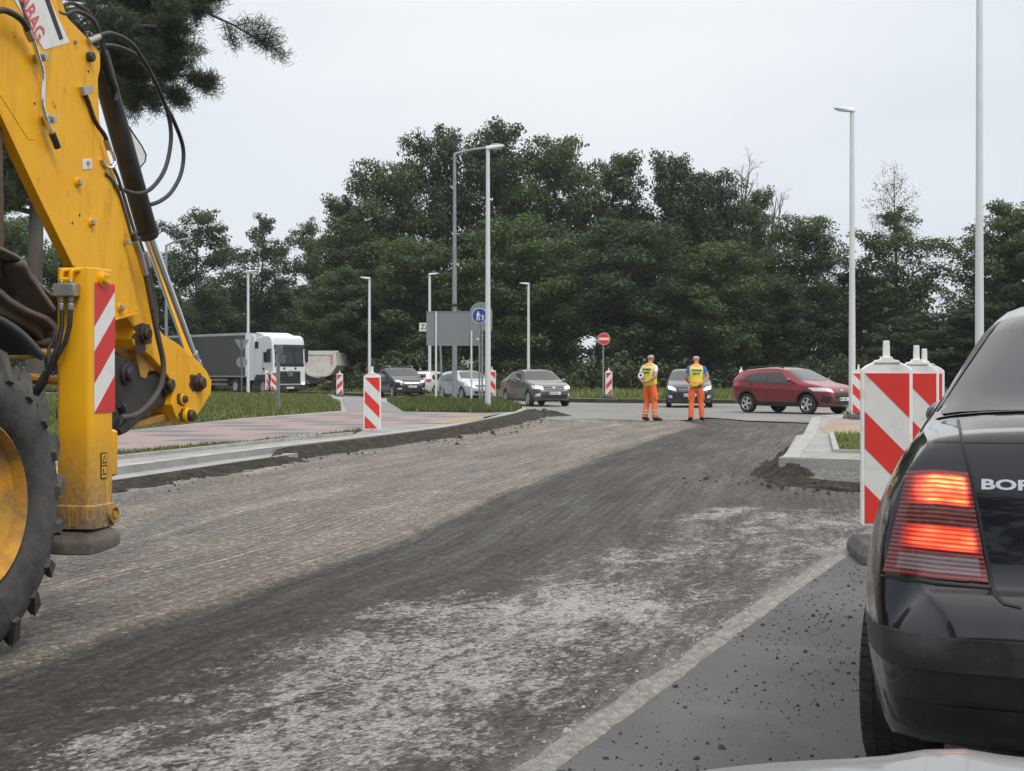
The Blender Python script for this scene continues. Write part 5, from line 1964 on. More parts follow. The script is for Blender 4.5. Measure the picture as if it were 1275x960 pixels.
class Body:
    def __init__(s, p):
        s.p = p
        sm = p.get('sm', 0.07)
        s.top = smooth_lin(p['top'], sm)
        s.bot = smooth_lin(p['bot'], 0.06)
        s.belt = smooth_lin(p['belt'], 0.12)
        s.plan = smooth_lin(p['plan'], p.get('smp', 0.10))
        s.L, s.W = p['L'], p['W']

    def section(s, x):
        zt, zb = s.top(x), s.bot(x)
        zt = max(zt, zb + 0.10)
        zs = min(s.belt(x), zt - 0.02)
        w = s.W / 2 * s.plan(x)
        pts = [(0, zb), (w * 0.55, zb), (w * 0.80, zb + 0.005), (w * 0.89, zb + 0.02)]
        n = s.p.get('nside', 12)
        for i in range(n + 1):
            q = i / n
            z = zb + 0.05 + (zs - zb - 0.05) * q
            y = w * (0.985 - 0.075 * (1 - q) ** 2.6 - s.p.get('top_in', 0.035) * q ** s.p.get('top_pow', 4))
            cr = s.p.get('crease', 0.72)
            y += 0.010 * math.exp(-((q - cr) / 0.05) ** 2)
            pts.append((y, z))
        ws = w * (0.985 - s.p.get('top_in', 0.035))
        he = zt - zs
        wt = max(ws - s.p.get('tumble', 0.46) * he, ws * 0.4)
        crown = min(s.p.get('crown', 0.07), he * 0.45)
        ze = zt - crown
        for r in (0.12, 0.3, 0.5, 0.7, 0.88, 1.0):
            pts.append((ws + (wt - ws) * r + 0.03 * he * math.sin(PI * r), zs + (ze - zs) * r))
        for k in range(1, 8):
            th = k / 7 * PI / 2
            pts.append((wt * math.cos(th) ** 0.62 if k < 7 else 0.0, ze + crown * math.sin(th) ** 0.85))
        return pts

    def mesh(s, xs_):
        mb = MB()
        prev = None
        for x in xs_:
            sec = s.section(x)
            ring = sec + [(-y, z) for y, z in sec[-2:0:-1]]
            idx = [mb.vert((x, y, z)) for y, z in ring]
            if prev is None:
                mb.face(idx)
            else:
                n = len(idx)
                for j in range(n):
                    mb.face((prev[j], idx[j], idx[(j + 1) % n], prev[(j + 1) % n]))
            prev = idx
        mb.face(prev[::-1])
        return mb


def stations(L, extra=(), n=46):
    h = L / 2
    xs_ = list(np.linspace(-h + 0.12, h - 0.12, n)) + [-h, -h + 0.015, -h + 0.035, -h + 0.065, h - 0.065, h - 0.035, h - 0.015, h] + list(extra)
    return sorted(set(round(x, 4) for x in xs_))


class Surf:
    "places panes, lamps and trim on the body surface"
    def __init__(s, o, root):
        me = o.data
        s.bvh = BVHTree.FromPolygons([v.co[:] for v in me.vertices], [p.vertices[:] for p in me.polygons])
        s.root = root

    def hit(s, p, d):
        d = Vector(d).normalized()
        loc, nrm, i, dist = s.bvh.ray_cast(Vector(p) + d * 1.5, -d)
        if loc is None:
            loc, nrm, i, dist = s.bvh.find_nearest(Vector(p))
        return loc, nrm

    def patch(s, name, bottom, top, d, m, parent=None, nu=10, nv=6, off=0.006, sgn=1, uv=False, mb=None, depth=0.015):
        "bottom/top: polylines of rough 3-D points; the pane is projected on the body along d"
        def along(pl, a):
            k = a * (len(pl) - 1)
            i = min(int(k), len(pl) - 2)
            return Vector(pl[i]).lerp(Vector(pl[i + 1]), k - i)
        b = mb or MB()
        d = Vector(d).normalized()
        grid = []
        for j in range(nv + 1):
            row = []
            for i in range(nu + 1):
                p = along(bottom, i / nu).lerp(along(top, i / nu), j / nv)
                p = Vector((p.x, p.y * sgn, p.z))
                dd = Vector((d.x, d.y * sgn, d.z))
                loc, nrm = s.hit(p, dd)
                row.append((loc, dd))
            grid.append(row)
        iv = [[b.vert(loc + dd * off) for loc, dd in row] for row in grid]
        if uv:
            for j, row in enumerate(iv):
                for i, q in enumerate(row):
                    b.uv[q] = (i / nu, j / nv)
        for j in range(nv):
            for i in range(nu):
                b.face((iv[j][i], iv[j][i + 1], iv[j + 1][i + 1], iv[j + 1][i]))
        rim = [(0, i) for i in range(nu)] + [(j, nu) for j in range(nv)] + [(nv, i) for i in range(nu, 0, -1)] + [(j, 0) for j in range(nv, 0, -1)]
        lowv = [b.vert(grid[j][i][0] - grid[j][i][1] * depth) for j, i in rim]
        for k in range(len(rim)):
            q = (k + 1) % len(rim)
            b.face((iv[rim[k][0]][rim[k][1]], lowv[k], lowv[q], iv[rim[q][0]][rim[q][1]]))
        if mb is None:
            return b.build(name, m, parent or s.root, smooth=40, world=False)


def arch_cut(body, cuts, width):
    mb = MB()
    for (x, z, r, y0, y1) in cuts:
        mb.lathe([(r, y0), (r, y1)], (x, 0, z), (0, 1, 0), 32, 1, close=True)
    c = mb.build('cutter', [M_TRIM, M_WELL], body.parent, smooth=0, world=False)
    m = body.modifiers.new('arch', 'BOOLEAN')
    m.operation = 'DIFFERENCE'
    m.object = c
    m.solver = 'EXACT'
    bake(body)
    me = c.data
    bpy.data.objects.remove(c)
    bpy.data.meshes.remove(me)
    body.data.shade_smooth()
    body.data.set_sharp_from_angle(angle=R(32))


def wheel(root, x, y, r, sgn, wid=0.205, rimr=0.66, spokes=5, two=False):
    mb = MB()
    A = Vector((0, sgn, 0))
    O = Vector((x, y, r - 0.004))
    mb.lathe([(r * rimr, -wid + .02), (r * 0.80, -wid + 0.003), (r * 0.93, -wid + 0.008), (r * 0.985, -wid + 0.03), (r, -wid + 0.06), (r, -0.06), (r * 0.985, -0.03), (r * 0.93, -0.008), (r * 0.80, -0.002), (r * rimr, -0.016)], O, A, 40)
    t = mb.build('wheel', M_CTYRE, root, world=False)
    mb = MB()
    mb.lathe([(r * rimr, -0.014), (r * rimr * 0.96, -0.010), (r * rimr * 0.90, -0.03)], O, A, 40, 0)
    mb.lathe([(r * rimr * 0.92, -0.05), (r * .1, -0.055)], O, A, 24, 1)
    U, V = Vector((0, 0, 1)), Vector((1, 0, 0))
    for k in range(spokes):
        for da in ((-0.16, 0.16) if two else (0,)):
            a = 2 * PI * k / spokes + 0.3
            d = U * math.cos(a + da) + V * math.sin(a + da)
            e = A.cross(d)
            w = 0.20 if not two else 0.10
            p = [O + d * r * .10 + e * r * .09 - A * .02, O + d * r * .10 - e * r * .09 - A * .02, O + d * r * rimr * .95 - e * r * w * .6 - A * .016, O + d * r * rimr * .95 + e * r * w * .6 - A * .016]
            mb.prism(p, -A * 0.02, 0)
    mb.lathe([(0, -0.012), (r * .12, -0.012), (r * .14, -0.03)], O, A, 16, 0)
    mb.build('rim', [M_ALLOY, M_TRIM], t, world=False)
    return t


def number_plate(root, sf, x, z, txt, d=1, w=0.50, h=0.11, y=0.0, tilt=0.0):
    "plate standing on the bumper; d=1 front, -1 rear"
    loc, _ = sf.hit((x, y, z), (d, 0, 0))
    xx = loc.x + d * 0.012
    mb = MB()
    mb.box((xx, y, z), (0.012, w, h), 0)
    pl = mb.build('number_plate', M_PLATEW, root, smooth=0, world=False, bevel=0.003)
    mb = MB()
    s = 1 if d > 0 else -1
    xf = xx + d * 0.0072
    mb.box((xf, y - s * (w / 2 - 0.022), z), (0.003, 0.04, h * 0.96), 1)
    text_mb(mb, txt, (xf, y - s * (w / 2 - 0.052), z - h * 0.32), (0, s, 0), (0, 0, 1), h * 0.92, 0.001, 0, bold=0.002, xs=0.80)
    mb.build('plate_lettering', [M_INK, M_EUBLUE], pl, smooth=0, world=False)
    return pl


def make_car(name, label, X, Y, az, p, pm, group=None, z=None):
    z = ZM + 0.018 if z is None else z
    root = thing(name, label, 'car', (X, Y, z), math.atan2(math.cos(R(az)), math.sin(R(az))), group)
    B = Body(p)
    body = B.mesh(stations(p['L'], p.get('extra', ()))).build('body', [pm], root, smooth=32, world=False)
    W, wr = p['W'], p['wr']
    xf, xr = p['xf'], p['xr']
    ar = wr + p.get('archgap', 0.045)
    body.data.materials.append(M_WELL)
    arch_cut(body, [(x, wr + .01, ar, s * (W / 2 - 0.30), s * (W / 2 + 0.2)) for x in (xf, xr) for s in (-1, 1)], W)
    sf = Surf(body, root)
    for x in (xf, xr):
        for s in (-1, 1):
            wheel(root, x, s * (W / 2 - p.get('inset', 0.03)), wr, s, spokes=p.get('spokes', 5), two=p.get('two', False))
    xc, zc = p['cowl']
    xh, zh = p['header']
    # windscreen
    hb, ht = W * 0.415, W * 0.335
    ys_ = np.linspace(-1, 1, 7)
    sf.patch('windscreen', [(xc - 0.16 * a * a, a * hb, zc + 0.02) for a in ys_], [(xh + 0.0 - 0.05 * a * a, a * ht, zh - 0.012 - 0.02 * a * a) for a in ys_], (1, 0, 0.75), M_GLASS, nu=16, nv=8)
    # side glass
    for s in (-1, 1):
        for nm, bt, tp_ in p['side']:
            sf.patch('window_trim', [(bt[0][0] - .025, 1, bt[0][1] - .02), (bt[-1][0] + .03, 1, bt[-1][1] - .02)], [(tp_[0][0] - .02, 1, tp_[0][1] + .022), (tp_[-1][0] + .02, 1, tp_[-1][1] + .022)], (0, 1, 0.25), M_TRIM, sgn=s, off=0.004)
            g = sf.patch(nm, [(q[0], 1, q[1]) for q in bt], [(q[0], 1, q[1]) for q in tp_], (0, 1, 0.25), M_GLASS, sgn=s, off=0.009)
        # mirrors
        mx_, mz_ = p['mirror']
        mb = MB()
        mb.sphere((mx_, s * (W / 2 + p.get('mout', 0.085)), mz_), p.get('mr', 0.1), 0, 12, 8, (0.75, 1.05, 0.72))
        mb.tube([(mx_ + 0.02, s * (W / 2 - 0.06), mz_ - 0.055), (mx_, s * (W / 2 + 0.05), mz_ - 0.03)], 0.025, 8)
        mb.build('mirror', p.get('mirror_mat', pm), root, world=False)
        for hx, hz in p.get('handles', ()):
            loc, _ = sf.hit((hx, s, hz), (0, s, 0))
            mb = MB()
            mb.box((hx, loc.y + s * 0.012, hz), (0.19, 0.035, 0.032))
            mb.build('door_handle', pm, root, smooth=0, bevel=0.01, world=False)
        for xd in p.get('seams', ()):
            sf.patch('door_seam', [(xd[0] - .006, 1, 0.30), (xd[0] + .006, 1, .30)], [(xd[1] - .006, 1, xd[2]), (xd[1] + .006, 1, xd[2])], (0, 1, 0), M_TRIM, sgn=s, nu=1, nv=10, off=0.002, depth=0.004)
        sf.patch('sill_trim', [(xr + ar + .02, 1, B.bot(0) + 0.03), (xf - ar - .02, 1, B.bot(0) + 0.03)], [(xr + ar + .02, 1, B.bot(0) + p.get('sill', 0.09)), (xf - ar - .02, 1, B.bot(0) + p.get('sill', 0.09))], (0, 1, 0), M_TRIM, sgn=s, nu=12, nv=2, off=0.006)
        # head lamps
        for (nm, bt, tp_, d, mm) in p.get('front2', ()):
            sf.patch(nm, bt, tp_, d, mm, sgn=s, nu=8, nv=4, off=0.008)
    for (nm, bt, tp_, d, mm) in p.get('front1', ()):
        sf.patch(nm, bt, tp_, d, mm, nu=14, nv=4, off=0.008)
    if 'plate' in p:
        number_plate(root, sf, *p['plate'])
    if 'badge' in p:
        loc, _ = sf.hit(p['badge'], (1, 0, 0.1))
        mb = MB()
        mb.sphere(loc + Vector((0.012, 0, 0)), 0.06, 0, 12, 8, (0.3, 1.25, 0.7))
        mb.build('badge', M_SILVERT, root, world=False)
    return root, sf, B


def sym(y, z, x=2.0):
    return (x, y, z)


# -- grey-brown saloon
P_SAL = dict(L=4.43, W=1.75, wr=0.315, xf=1.42, xr=-1.22, top=[(-2.215, .72), (-2.19, .93), (-2.1, 1.03), (-1.75, 1.075), (-1.6, 1.10), (-.95, 1.385), (-.35, 1.468), (.1, 1.465), (.42, 1.41), (1.10, 1.04), (1.2, 1.0), (1.7, .925), (2.03, .83), (2.16, .70), (2.215, .56)],
             bot=[(-2.215, .40), (-2.0, .28), (-1, .2), (1, .2), (2.0, .21), (2.215, .27)], belt=[(-2.2, 1.0), (-1, .98), (.9, .935), (1.6, .86), (2.2, .72)],
             plan=[(-2.215, .74), (-2.1, .88), (-1.7, .97), (-.8, 1), (1, 1), (1.65, .965), (1.95, .885), (2.12, .76), (2.215, .60)],
             cowl=(1.12, 1.03), header=(.40, 1.40), mirror=(.72, 1.02),
             side=[('side_window', [(-.19, .985), (.66, .965)], [(-.19, 1.365), (.22, 1.345)]), ('side_window', [(-1.10, 1.01), (-.27, .985)], [(-.80, 1.30), (-.27, 1.36)])],
             handles=[(-.02, .88), (-.98, .89)], seams=[(-.23, -.23, .95), (.88, .84, .92), (-1.05, -1.02, .96)],
             front2=[('headlamp', [(2.2, .44, .66), (1.85, .80, .70)], [(2.1, .46, .80), (1.75, .82, .83)], (1, .45, .1), M_LENS),
                     ('headlamp_bulb', [(2.1, .56, .69), (1.95, .70, .70)], [(2.1, .56, .79), (1.95, .70, .80)], (1, .45, .12), M_LAMPON),
                     ('fog_lamp', [(2.2, .60, .40), (2.0, .74, .40)], [(2.2, .56, .53), (2.0, .70, .50)], (1, .4, 0), M_LENS)],
             front1=[('grille', [(2.2, -.38, .66), (2.2, 0, .645), (2.2, .38, .66)], [(2.15, -.40, .75), (2.15, 0, .755), (2.15, .40, .75)], (1, 0, 0), M_TRIM),
                     ('grille_bar', [(2.2, -.37, .695), (2.2, 0, .688), (2.2, .37, .695)], [(2.2, -.37, .712), (2.2, 0, .705), (2.2, .37, .712)], (1.002, 0, 0), M_SILVERT),
                     ('air_intake', [(2.2, -.50, .31), (2.2, .50, .31)], [(2.2, -.55, .47), (2.2, .55, .47)], (1, 0, 0), M_TRIM)],
             plate=(2.25, .52, 'WO 62K4'), badge=(2.2, 0, .735))
M_PGREY = paint('grey_brown_paint', (0.125, 0.115, 0.10), 0.5)
GQ = 'cars queueing round the roundabout'
Ys = 57.5
make_car('car', 'grey-brown saloon with lit headlamps just right of the tall lamp post', (666 - CX) / F * (Ys + 1.0), Ys + 1.0, 160.5, P_SAL, M_PGREY, GQ)

# -- silver hatchback behind the sign poles
P_HAT = dict(L=4.2, W=1.76, wr=0.315, xf=1.30, xr=-1.28, top=[(-2.1, .70), (-2.08, .95), (-2.0, 1.12), (-1.75, 1.34), (-1.4, 1.43), (-.5, 1.475), (0, 1.47), (.40, 1.40), (1.15, 1.05), (1.27, 1.01), (1.7, .92), (1.95, .81), (2.06, .69), (2.1, .55)],
             bot=[(-2.1, .40), (-1.9, .28), (-1, .2), (1, .2), (1.9, .2), (2.1, .26)], belt=[(-2.1, 1.02), (-1, .99), (.9, .94), (1.6, .86), (2.1, .72)],
             plan=[(-2.1, .76), (-1.95, .90), (-1.6, .97), (-.8, 1), (1, 1), (1.6, .965), (1.85, .885), (2.02, .76), (2.1, .60)],
             cowl=(1.17, 1.045), header=(.36, 1.405), mirror=(.76, 1.03),
             side=[('side_window', [(-.24, .995), (.72, .97)], [(-.24, 1.375), (.20, 1.35)]), ('side_window', [(-1.15, 1.02), (-.32, .995)], [(-1.0, 1.34), (-.32, 1.375)]), ('quarter_window', [(-1.58, 1.06), (-1.24, 1.03)], [(-1.42, 1.24), (-1.12, 1.33)])],
             handles=[(-.02, .89), (-1.0, .90)], seams=[(-.28, -.28, .96), (.84, .80, .93)],
             front2=[('headlamp', [(2.1, .42, .64), (1.65, .82, .70)], [(2.0, .50, .77), (1.5, .84, .87)], (1, .5, .15), M_LENS),
                     ('headlamp_bulb', [(2.0, .55, .68), (1.85, .68, .70)], [(2.0, .55, .76), (1.85, .68, .78)], (1, .5, .15), M_LAMPON)],
             front1=[('grille', [(2.1, -.36, .66), (2.1, .36, .66)], [(2.1, -.40, .73), (2.1, .40, .73)], (1, 0, 0), M_TRIM),
                     ('air_intake', [(2.1, -.45, .30), (2.1, .45, .30)], [(2.1, -.52, .44), (2.1, .52, .44)], (1, 0, 0), M_TRIM)],
             plate=(2.15, .50, 'WO 81M7'), badge=(2.1, 0, .75))
make_car('car', 'silver hatchback standing behind the sign posts in the rough grass', (581 - CX) / F * 73, 73, 155, P_HAT, paint('silver_paint', (0.50, 0.53, 0.57), 0.5), GQ)

# -- black off-roader
P_SUV = dict(L=4.52, W=1.84, wr=0.36, xf=1.38, xr=-1.31, archgap=0.06, top=[(-2.26, .78), (-2.22, 1.05), (-2.12, 1.28), (-1.95, 1.50), (-1.6, 1.62), (-.5, 1.685), (.05, 1.67), (.42, 1.60), (1.12, 1.20), (1.22, 1.15), (1.8, 1.06), (2.1, .94), (2.22, .78), (2.26, .62)],
             bot=[(-2.26, .48), (-2.0, .34), (-1, .27), (1, .27), (2.0, .27), (2.26, .34)], belt=[(-2.2, 1.16), (-1, 1.12), (.9, 1.07), (1.6, 1.0), (2.2, .85)],
             plan=[(-2.26, .80), (-2.1, .91), (-1.7, .98), (-.8, 1), (1, 1), (1.7, .97), (1.98, .90), (2.18, .78), (2.26, .64)],
             cowl=(1.14, 1.19), header=(.40, 1.605), mirror=(.78, 1.19), tumble=0.36,
             side=[('side_window', [(-.24, 1.13), (.74, 1.11)], [(-.24, 1.555), (.24, 1.54)]), ('side_window', [(-1.2, 1.16), (-.33, 1.13)], [(-1.15, 1.52), (-.33, 1.555)]), ('quarter_window', [(-1.8, 1.22), (-1.3, 1.17)], [(-1.6, 1.45), (-1.26, 1.51)])],
             front2=[('headlamp', [(2.25, .46, .80), (1.85, .86, .86)], [(2.1, .50, .92), (1.7, .88, 1.0)], (1, .5, .12), M_LENS),
                     ('fog_lamp', [(2.2, .55, .47), (2.1, .75, .47)], [(2.2, .55, .55), (2.1, .75, .55)], (1, .35, 0), M_LENS)],
             front1=[('grille', [(2.25, -.40, .78), (2.25, .40, .78)], [(2.2, -.44, .87), (2.2, .44, .87)], (1, 0, 0), M_SILVERT),
                     ('air_intake', [(2.25, -.52, .44), (2.25, .52, .44)], [(2.25, -.58, .74), (2.25, .58, .74)], (1, 0, 0), M_TRIM)],
             plate=(2.3, .62, 'WO 3317J'), badge=(2.25, 0, .84), sill=0.14)
so_, sf_, B_ = make_car('car', 'black off-roader with roof rails, leftmost car of the queue', (499 - CX) / F * 79, 79, 160, P_SUV, paint('black_paint', (0.005, 0.005, 0.006), 0.0), GQ)
for s in (-1, 1):
    mb = MB()
    mb.tube([(-1.6, s * .62, 1.60), (-1.45, s * .63, 1.69), (-.5, s * .64, 1.735), (.05, s * .63, 1.715), (.2, s * .62, 1.65)], 0.02, 8)
    mb.build('roof_rail', M_SILVERT, so_, world=False)

# -- dark blue hatchback, seen head-on between the workers
P_FOC = dict(P_HAT)
P_FOC.update(L=4.36, W=1.82, wr=0.32, xf=1.30, xr=-1.34,
             top=[(-2.18, .70), (-2.15, .98), (-2.05, 1.15), (-1.75, 1.36), (-1.4, 1.44), (-.5, 1.485), (0, 1.475), (.36, 1.41), (1.12, 1.03), (1.24, .99), (1.75, .90), (2.0, .80), (2.13, .69), (2.18, .55)],
             bot=[(-2.18, .40), (-1.9, .28), (-1, .18), (1, .18), (2.0, .17), (2.18, .22)],
             plan=[(-2.18, .76), (-2.0, .90), (-1.6, .97), (-.8, 1), (1, 1), (1.6, .98), (1.90, .92), (2.10, .82), (2.18, .70)],
             cowl=(1.14, 1.025), header=(.33, 1.415), mirror=(.72, 1.03),
             front2=[('headlamp', [(2.15, .50, .62), (1.70, .86, .72)], [(2.1, .52, .73), (1.55, .87, .86)], (1, .5, .15), M_LENS),
                     ('headlamp_bulb', [(2.05, .58, .66), (1.85, .76, .70)], [(2.05, .58, .76), (1.85, .76, .82)], (1, .45, .15), M_LAMPON),
                     ('fog_lamp', [(2.15, .64, .36), (2.0, .78, .38)], [(2.15, .64, .46), (2.0, .78, .48)], (1, .35, 0), M_LENS)],
             front1=[('grille', [(2.15, -.40, .645), (2.15, .40, .645)], [(2.1, -.42, .705), (2.1, .42, .705)], (1, 0, 0), M_TRIM),
                     ('grille_bar', [(2.15, -.40, .672), (2.15, .40, .672)], [(2.15, -.40, .684), (2.15, .40, .684)], (1.003, 0, 0), M_SILVERT),
                     ('air_intake', [(2.15, -.34, .27), (2.15, .34, .27)], [(2.15, -.50, .58), (2.15, .50, .58)], (1, 0, 0), M_TRIM),
                     ('air_intake', [(2.1, -.80, .30), (2.15, -.50, .28)], [(2.1, -.80, .47), (2.15, -.56, .47)], (1, 0, 0), M_TRIM),
                     ('air_intake', [(2.15, .50, .28), (2.1, .80, .30)], [(2.15, .56, .47), (2.1, .80, .47)], (1, 0, 0), M_TRIM)],
             plate=(2.25, .48, 'WOS 29A'), badge=(2.15, 0, .735), mirror_mat=M_TRIM)
make_car('car', 'dark blue hatchback with lit headlamps facing the camera between the two workers', (857.5 - CX) / F * 56.5, 56.5, 186, P_FOC, paint('dark_blue_paint', (0.022, 0.027, 0.038), 0.3), GQ)

# -- red hatchback with black cladding
P_RED = dict(L=4.07, W=1.76, wr=0.318, xf=1.22, xr=-1.27, archgap=0.06, two=False, spokes=5,
             top=[(-2.035, .72), (-2.02, .98), (-1.95, 1.13), (-1.78, 1.32), (-1.5, 1.43), (-.6, 1.495), (-.1, 1.485), (.26, 1.42), (1.02, 1.06), (1.14, 1.015), (1.6, .935), (1.85, .84), (1.98, .71), (2.035, .56)],
             bot=[(-2.035, .42), (-1.85, .31), (-1, .23), (1, .23), (1.85, .22), (2.035, .29)], belt=[(-2.0, 1.09), (-1, 1.035), (.8, .955), (1.5, .88), (2.0, .74)],
             plan=[(-2.035, .76), (-1.9, .90), (-1.5, .975), (-.8, 1), (1, 1), (1.5, .965), (1.75, .895), (1.95, .77), (2.035, .60)],
             cowl=(1.04, 1.05), header=(.22, 1.425), mirror=(.62, 1.07),
             side=[('side_window', [(-.34, 1.03), (.62, .985)], [(-.34, 1.385), (.06, 1.37)]), ('side_window', [(-1.2, 1.075), (-.42, 1.035)], [(-1.02, 1.345), (-.42, 1.385)]), ('quarter_window', [(-1.52, 1.12), (-1.29, 1.085)], [(-1.36, 1.24), (-1.12, 1.33)])],
             handles=[(-.16, .90), (-1.06, .95)], seams=[(-.38, -.38, 1.0), (.74, .70, .95), (-1.02, -1.1, 1.0)], sill=0.15,
             front2=[('headlamp', [(2.0, .44, .68), (1.50, .84, .73)], [(1.9, .50, .80), (1.30, .86, .84)], (1, .6, .15), M_LENS),
                     ('headlamp_bulb', [(1.9, .54, .70), (1.7, .70, .72)], [(1.9, .54, .76), (1.7, .70, .78)], (1, .6, .15), M_LENS),
                     ('fog_trim', [(1.95, .58, .36), (1.75, .78, .38)], [(1.95, .56, .56), (1.75, .76, .58)], (1, .55, 0), M_TRIM)],
             front1=[('grille', [(2.03, -.42, .50), (2.03, .42, .50)], [(2.0, -.46, .69), (2.0, .46, .69)], (1, 0, 0), M_TRIM),
                     ('air_intake', [(2.03, -.48, .31), (2.03, .48, .31)], [(2.03, -.52, .43), (2.03, .52, .43)], (1, 0, 0), M_TRIM),
                     ('skid_plate', [(2.03, -.5, .245), (2.03, .5, .245)], [(2.03, -.52, .295), (2.03, .52, .295)], (1, 0, 0), M_SILVERT)],
             plate=(2.1, .48, 'WO 7J45'), badge=(2.0, 0, .75))
YR = 46.8
ro, rsf, rB = make_car('car', 'red hatchback with black wheel-arch cladding passing behind the slim lamp post', (988 - CX) / F * YR, YR, 141, P_RED, paint('red_paint', (0.22, 0.016, 0.022), 0.35), GQ)
for s in (-1, 1):
    for x in (P_RED['xf'], P_RED['xr']):
        mb = MB()
        n = 26
        outer = []
        for k in range(n + 1):
            a = R(-8) + R(196) * k / n
            ring = []
            for rr, pr in ((0.372, -0.03), (0.372, 0.012), (0.40, 0.016), (0.435, 0.010), (0.44, -0.03)):
                px_, pz_ = x + rr * math.cos(a), 0.328 + rr * math.sin(a)
                loc, _ = rsf.hit((px_, s, max(pz_, 0.29)), (0, s, 0))
                ring.append(mb.vert((px_, s * (min(abs(loc.y) + 0.0, 0.885)) + s * pr, max(pz_, 0.24))))
            if outer:
                for j in range(4):
                    mb.face((outer[j], outer[j + 1], ring[j + 1], ring[j]))
            outer = ring
        mb.build('arch_trim', M_TRIM, ro, world=False)
    mb = MB()
    mb.tube([(-1.45, s * .60, 1.435), (-1.3, s * .61, 1.475), (-.6, s * .625, 1.515), (-.1, s * .62, 1.505), (.12, s * .61, 1.46)], 0.018, 8)
    mb.build('roof_rail', M_TRIM, ro, world=False)
rsf.patch('rear_window', [(-2, -.55, 1.08), (-2, .55, 1.08)], [(-1.9, -.5, 1.32), (-1.9, .5, 1.32)], (-1, 0, .5), M_GLASS)
for s in (-1, 1):
    rsf.patch('tail_light', [(-1.95, .62, .86), (-1.7, .86, .88)], [(-1.95, .60, 1.06), (-1.75, .84, 1.06)], (-1, .6, 0), M_TAIL, sgn=s)

# -- small white car turning away behind the off-roader
wo, wsf, wB = make_car('car', 'small white hatchback turning away behind the black off-roader', (536 - CX) / F * 84, 84, 20, dict(P_HAT), paint('white_paint', (0.62, 0.62, 0.62), 0.0), GQ)
wsf.patch('rear_window', [(-2, -.58, 1.08), (-2, .58, 1.08)], [(-1.85, -.5, 1.33), (-1.85, .5, 1.33)], (-1, 0, .5), M_GLASS)
for s in (-1, 1):
    wsf.patch('tail_light', [(-2.0, .55, .82), (-1.8, .82, .84)], [(-2.0, .55, 1.0), (-1.8, .82, 1.0)], (-1, .5, 0), M_TAIL, sgn=s)
# ------------------------------------------------------------------ the black saloon close ahead
M_BPAINT = Nodes('gloss_black_paint')
v = M_BPAINT.coord('Object')
d = M_BPAINT.noise(v, 3.0, 7, 0.75)
f = M_BPAINT.math('MULTIPLY', M_BPAINT.ramp(M_BPAINT.sep(v)[2], (0.25, 0.30), (0.8, 0.05)), M_BPAINT.ramp(d, (0.4, 0.2), (0.7, 1.0)))
M_BPAINT.set(col=M_BPAINT.mix(f, (0.006, 0.0065, 0.010), (0.12, 0.115, 0.105)), rough=M_BPAINT.math('ADD', M_BPAINT.math('MULTIPLY', f, 0.5), 0.12), metal=0.0, spec=0.2, coat=0.8, coatr=0.03)
M_BPAINT.bump(M_BPAINT.noise(v, 1.2, 2), 0.04, 0.02)
M_BPAINT = M_BPAINT.m
M_BUMP = mat('bumper_plastic', (0.016, 0.016, 0.018), 0.38, var=0.2, scale=4, bump=0.12, bscale=300, dirt=(0.06, 0.056, 0.05), dirt_amt=0.6, dscale=5)
M_MIRG = mat('mirror_glass', (0.55, 0.66, 0.74), 0.05, 1.0, var=0.05)
tl = Nodes('tail_light_lens')
uv = tl.sep(tl.coord('UV'))
s_, t_ = uv[0], uv[1]
rib = tl.ramp(tl.math('FRACT', tl.math('MULTIPLY', t_, 24.0)), (0.0, 0.06), (0.38, 1.0), (0.58, 1.0), (1.0, 0.15))
lit = tl.math('ADD', tl.ramp(t_, (0.68, 0.0), (0.72, 1.0), (0.955, 1.0), (0.975, 0.0)), tl.ramp(t_, (0.265, 0.0), (0.29, 0.85), (0.46, 0.8), (0.50, 0.0)))
sp1 = tl.ramp(s_, (0.08, 0.0), (0.26, 0.55), (0.45, 1.0), (0.90, 0.95), (0.97, 0.05))
hot = tl.ramp(tl.vor(tl.coord('UV', scale=(3.2, 9, 1)), 1.0), (0.1, 1.0), (0.75, 0.42))
e = tl.math('MULTIPLY', tl.math('MULTIPLY', lit, rib), tl.math('MULTIPLY', sp1, hot))
clear = tl.ramp(t_, (0.215, 1.0), (0.225, 0.0))
inside = tl.math('MULTIPLY', clear, tl.math('MULTIPLY', tl.ramp(s_, (0.10, 0.0), (0.13, 1.0), (0.93, 1.0), (0.95, 0.0)), tl.ramp(t_, (0.05, 0.0), (0.07, 1.0))))
fr = tl.ramp(tl.math('FRACT', tl.math('MULTIPLY', tl.math('ADD', s_, tl.math('MULTIPLY', t_, 0.6)), 30.0)), (0.0, 0.10), (0.5, 0.30), (1.0, 0.10))
c = tl.mix(rib, (0.07, 0.004, 0.004), (0.20, 0.010, 0.009))
c = tl.mix(tl.ramp(t_, (0.49, 0.0), (0.51, 1.0), (0.68, 1.0), (0.70, 0.0)), c, tl.mix(rib, (0.06, 0.008, 0.007), (0.15, 0.024, 0.016)))
c = tl.mix(inside, c, tl.mix(fr, (0.07, 0.035, 0.04), (0.55, 0.42, 0.43)))
tl.set(col=c, rough=0.10, coat=1.0, coatr=0.02, emit=tl.mix(e, (1.0, 0.02, 0.01), (1.0, 0.36, 0.09)), es=tl.math('ADD', tl.math('MULTIPLY', e, 3.3), tl.math('MULTIPLY', tl.math('MULTIPLY', lit, sp1), 0.55)))
tl.bump(tl.math('ADD', rib, tl.math('MULTIPLY', fr, 0.5)), 0.35, 0.004)
M_TL = tl.m

